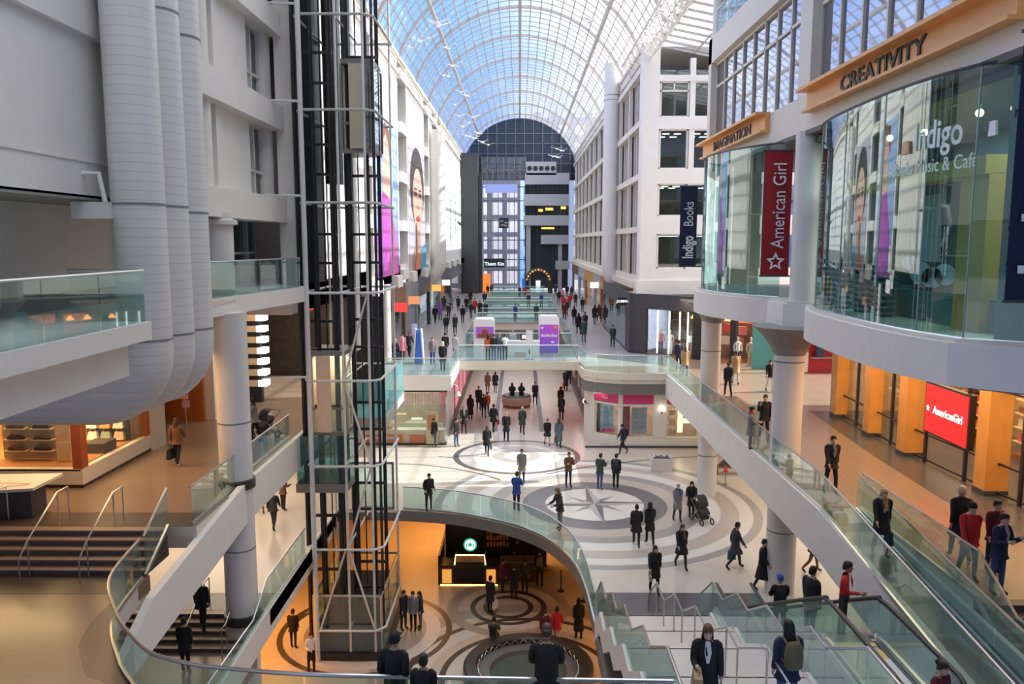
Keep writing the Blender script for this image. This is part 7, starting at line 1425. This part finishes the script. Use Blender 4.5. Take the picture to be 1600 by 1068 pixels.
def LIGHTS():
    area('lower_lamp', (-3, 43, -.75), 8, 8, 620, (1, .42, .10))
    area('lower_lamp', (-11.5, 30, -.75), 4, 10, 460, (1, .42, .10))
    area('lower_lamp', (6, 30, -.75), 3, 10, 240, (1, .42, .10))
    area('main_left_fill', (-13, 33, 3.1), 5, 14, 420, (1, .80, .62))  # added fill that brightens the main floor under the left gallery
    area('main_right_lamp', (14, 34, 3.1), 6, 18, 420, (1, .85, .7))
    area('corridor_lamp', (0, 66, 3.7), 6, 24, 220, (1, .82, .8))
    area('shop_lamp', (-12, 22, 8.8), 4, 6, 240, (1, .58, .28))
    area('shoe_shop_lamp', (-16.5, 25.6, 8.0), 5, 2.5, 420, (1, .66, .3))
    area('shop_lamp', (12.3, 25, 8.8), 3, 14, 520, (1, .66, .38))
    area('storefront_lamp', (16.8, 25, 8.6), 4, 18, 700, (1, .68, .36))
    area('dark_shop_lamp', (13, 51.5, 8.4), 5, 3, 300, (1, .75, .55))
    area('gallery_lamp', (-11, 38, 9.2), 4, 12, 260, (1, .8, .6))
    area('pink_shop_lamp', (8, 47.4, 3.2), 7, 1.6, 90, (1, .85, .7))
    area('food_shop_lamp', (-7.5, 48.6, 3.2), 5, 3, 160, (1, .85, .65))
    area('lift_lamp', (-7.4, 31.2, 7.65), 1, 1.4, 60, (1, .85, .65))
    area('bay_lamp', (11.5, 20, 15.2), 2, 10, 420, (.9, 1, .95))
# ================================================================== LIGHT
w = bpy.data.worlds.new('World'); S.world = w; w.use_nodes = True; n = w.node_tree; n.nodes.clear()
o = n.nodes.new('ShaderNodeOutputWorld'); bg = n.nodes.new('ShaderNodeBackground'); n.links.new(bg.outputs[0], o.inputs[0])
tc = n.nodes.new('ShaderNodeTexCoord'); ns = n.nodes.new('ShaderNodeTexNoise'); ns.inputs['Scale'].default_value = 3.2; ns.inputs['Detail'].default_value = 6; ns.inputs['Roughness'].default_value = .62
n.links.new(tc.outputs['Generated'], ns.inputs['Vector'])
cr = n.nodes.new('ShaderNodeValToRGB'); cr.color_ramp.elements[0].position = .46; cr.color_ramp.elements[0].color = (.12, .33, .92, 1); cr.color_ramp.elements[1].position = .68; cr.color_ramp.elements[1].color = (1.0, .98, .97, 1)
n.links.new(ns.outputs['Fac'], cr.inputs[0])
dt = n.nodes.new('ShaderNodeVectorMath'); dt.operation = 'DOT_PRODUCT'; n.links.new(tc.outputs['Generated'], dt.inputs[0]); dt.inputs[1].default_value = tuple(-Vector(SUN_DIR).normalized())
hz = n.nodes.new('ShaderNodeMapRange'); hz.interpolation_type = 'SMOOTHSTEP'; hz.inputs[1].default_value = .20; hz.inputs[2].default_value = .42; hz.inputs[3].default_value = 0; hz.inputs[4].default_value = 1; n.links.new(dt.outputs['Value'], hz.inputs[0])
mxs = n.nodes.new('ShaderNodeMix'); mxs.data_type = 'RGBA'; n.links.new(hz.outputs[0], mxs.inputs['Factor']); n.links.new(cr.outputs[0], mxs.inputs['A']); mxs.inputs['B'].default_value = (1.75, 1.66, 1.55, 1)   # bright haze round the sun
n.links.new(mxs.outputs['Result'], bg.inputs[0]); bg.inputs[1].default_value = SKY_STRENGTH
sun = bpy.data.lights.new('sun', 'SUN'); sun.energy = SUN_STRENGTH; sun.angle = R(.6); sun.color = (1, .95, .86)
so = bpy.data.objects.new('sun', sun); COL.objects.link(so); so.rotation_euler = Vector(SUN_DIR).to_track_quat('-Z', 'Y').to_euler()
def area(name, loc, sx, sy, e, col=(1, .8, .55), rot=(0, 0, 0)):
    l = bpy.data.lights.new(name, 'AREA'); l.shape = 'RECTANGLE'; l.size = sx; l.size_y = sy; l.energy = e; l.color = col
    ob = bpy.data.objects.new(name, l); COL.objects.link(ob); ob.location = loc; ob.rotation_euler = rot; return ob
LIGHTS()
S.view_settings.view_transform = 'Standard'; S.view_settings.look = 'None'; S.view_settings.gamma = 1; S.view_settings.exposure = EXPOSURE
S.view_settings.use_curve_mapping = False
c = S.cycles; c.max_bounces = 7; c.diffuse_bounces = 4; c.glossy_bounces = 3; c.transmission_bounces = 4; c.transparent_max_bounces = 20
c.caustics_reflective = False; c.caustics_refractive = False; c.sample_clamp_indirect = 6; c.use_denoising = True
# ================================================================== every grouping Empty sits at the base of its thing
for o in [o for o in S.objects if o.type == 'EMPTY' and o.parent is None and not o.get('placed')]:
    lo = Vector((1e9,) * 3); hi = -lo; st = [(c_, Vector(c_.location)) for c_ in o.children]
    if not st: continue
    while st:
        ch, l0 = st.pop()
        if ch.type == 'MESH':
            for cn in ch.bound_box:
                for i in range(3): lo[i] = min(lo[i], cn[i] + l0[i]); hi[i] = max(hi[i], cn[i] + l0[i])
        st += [(g, l0 + Vector(g.location)) for g in ch.children]
    base = Vector(((lo.x + hi.x) / 2, (lo.y + hi.y) / 2, lo.z)); o.location = base
    for ch in o.children: ch.location = Vector(ch.location) - base
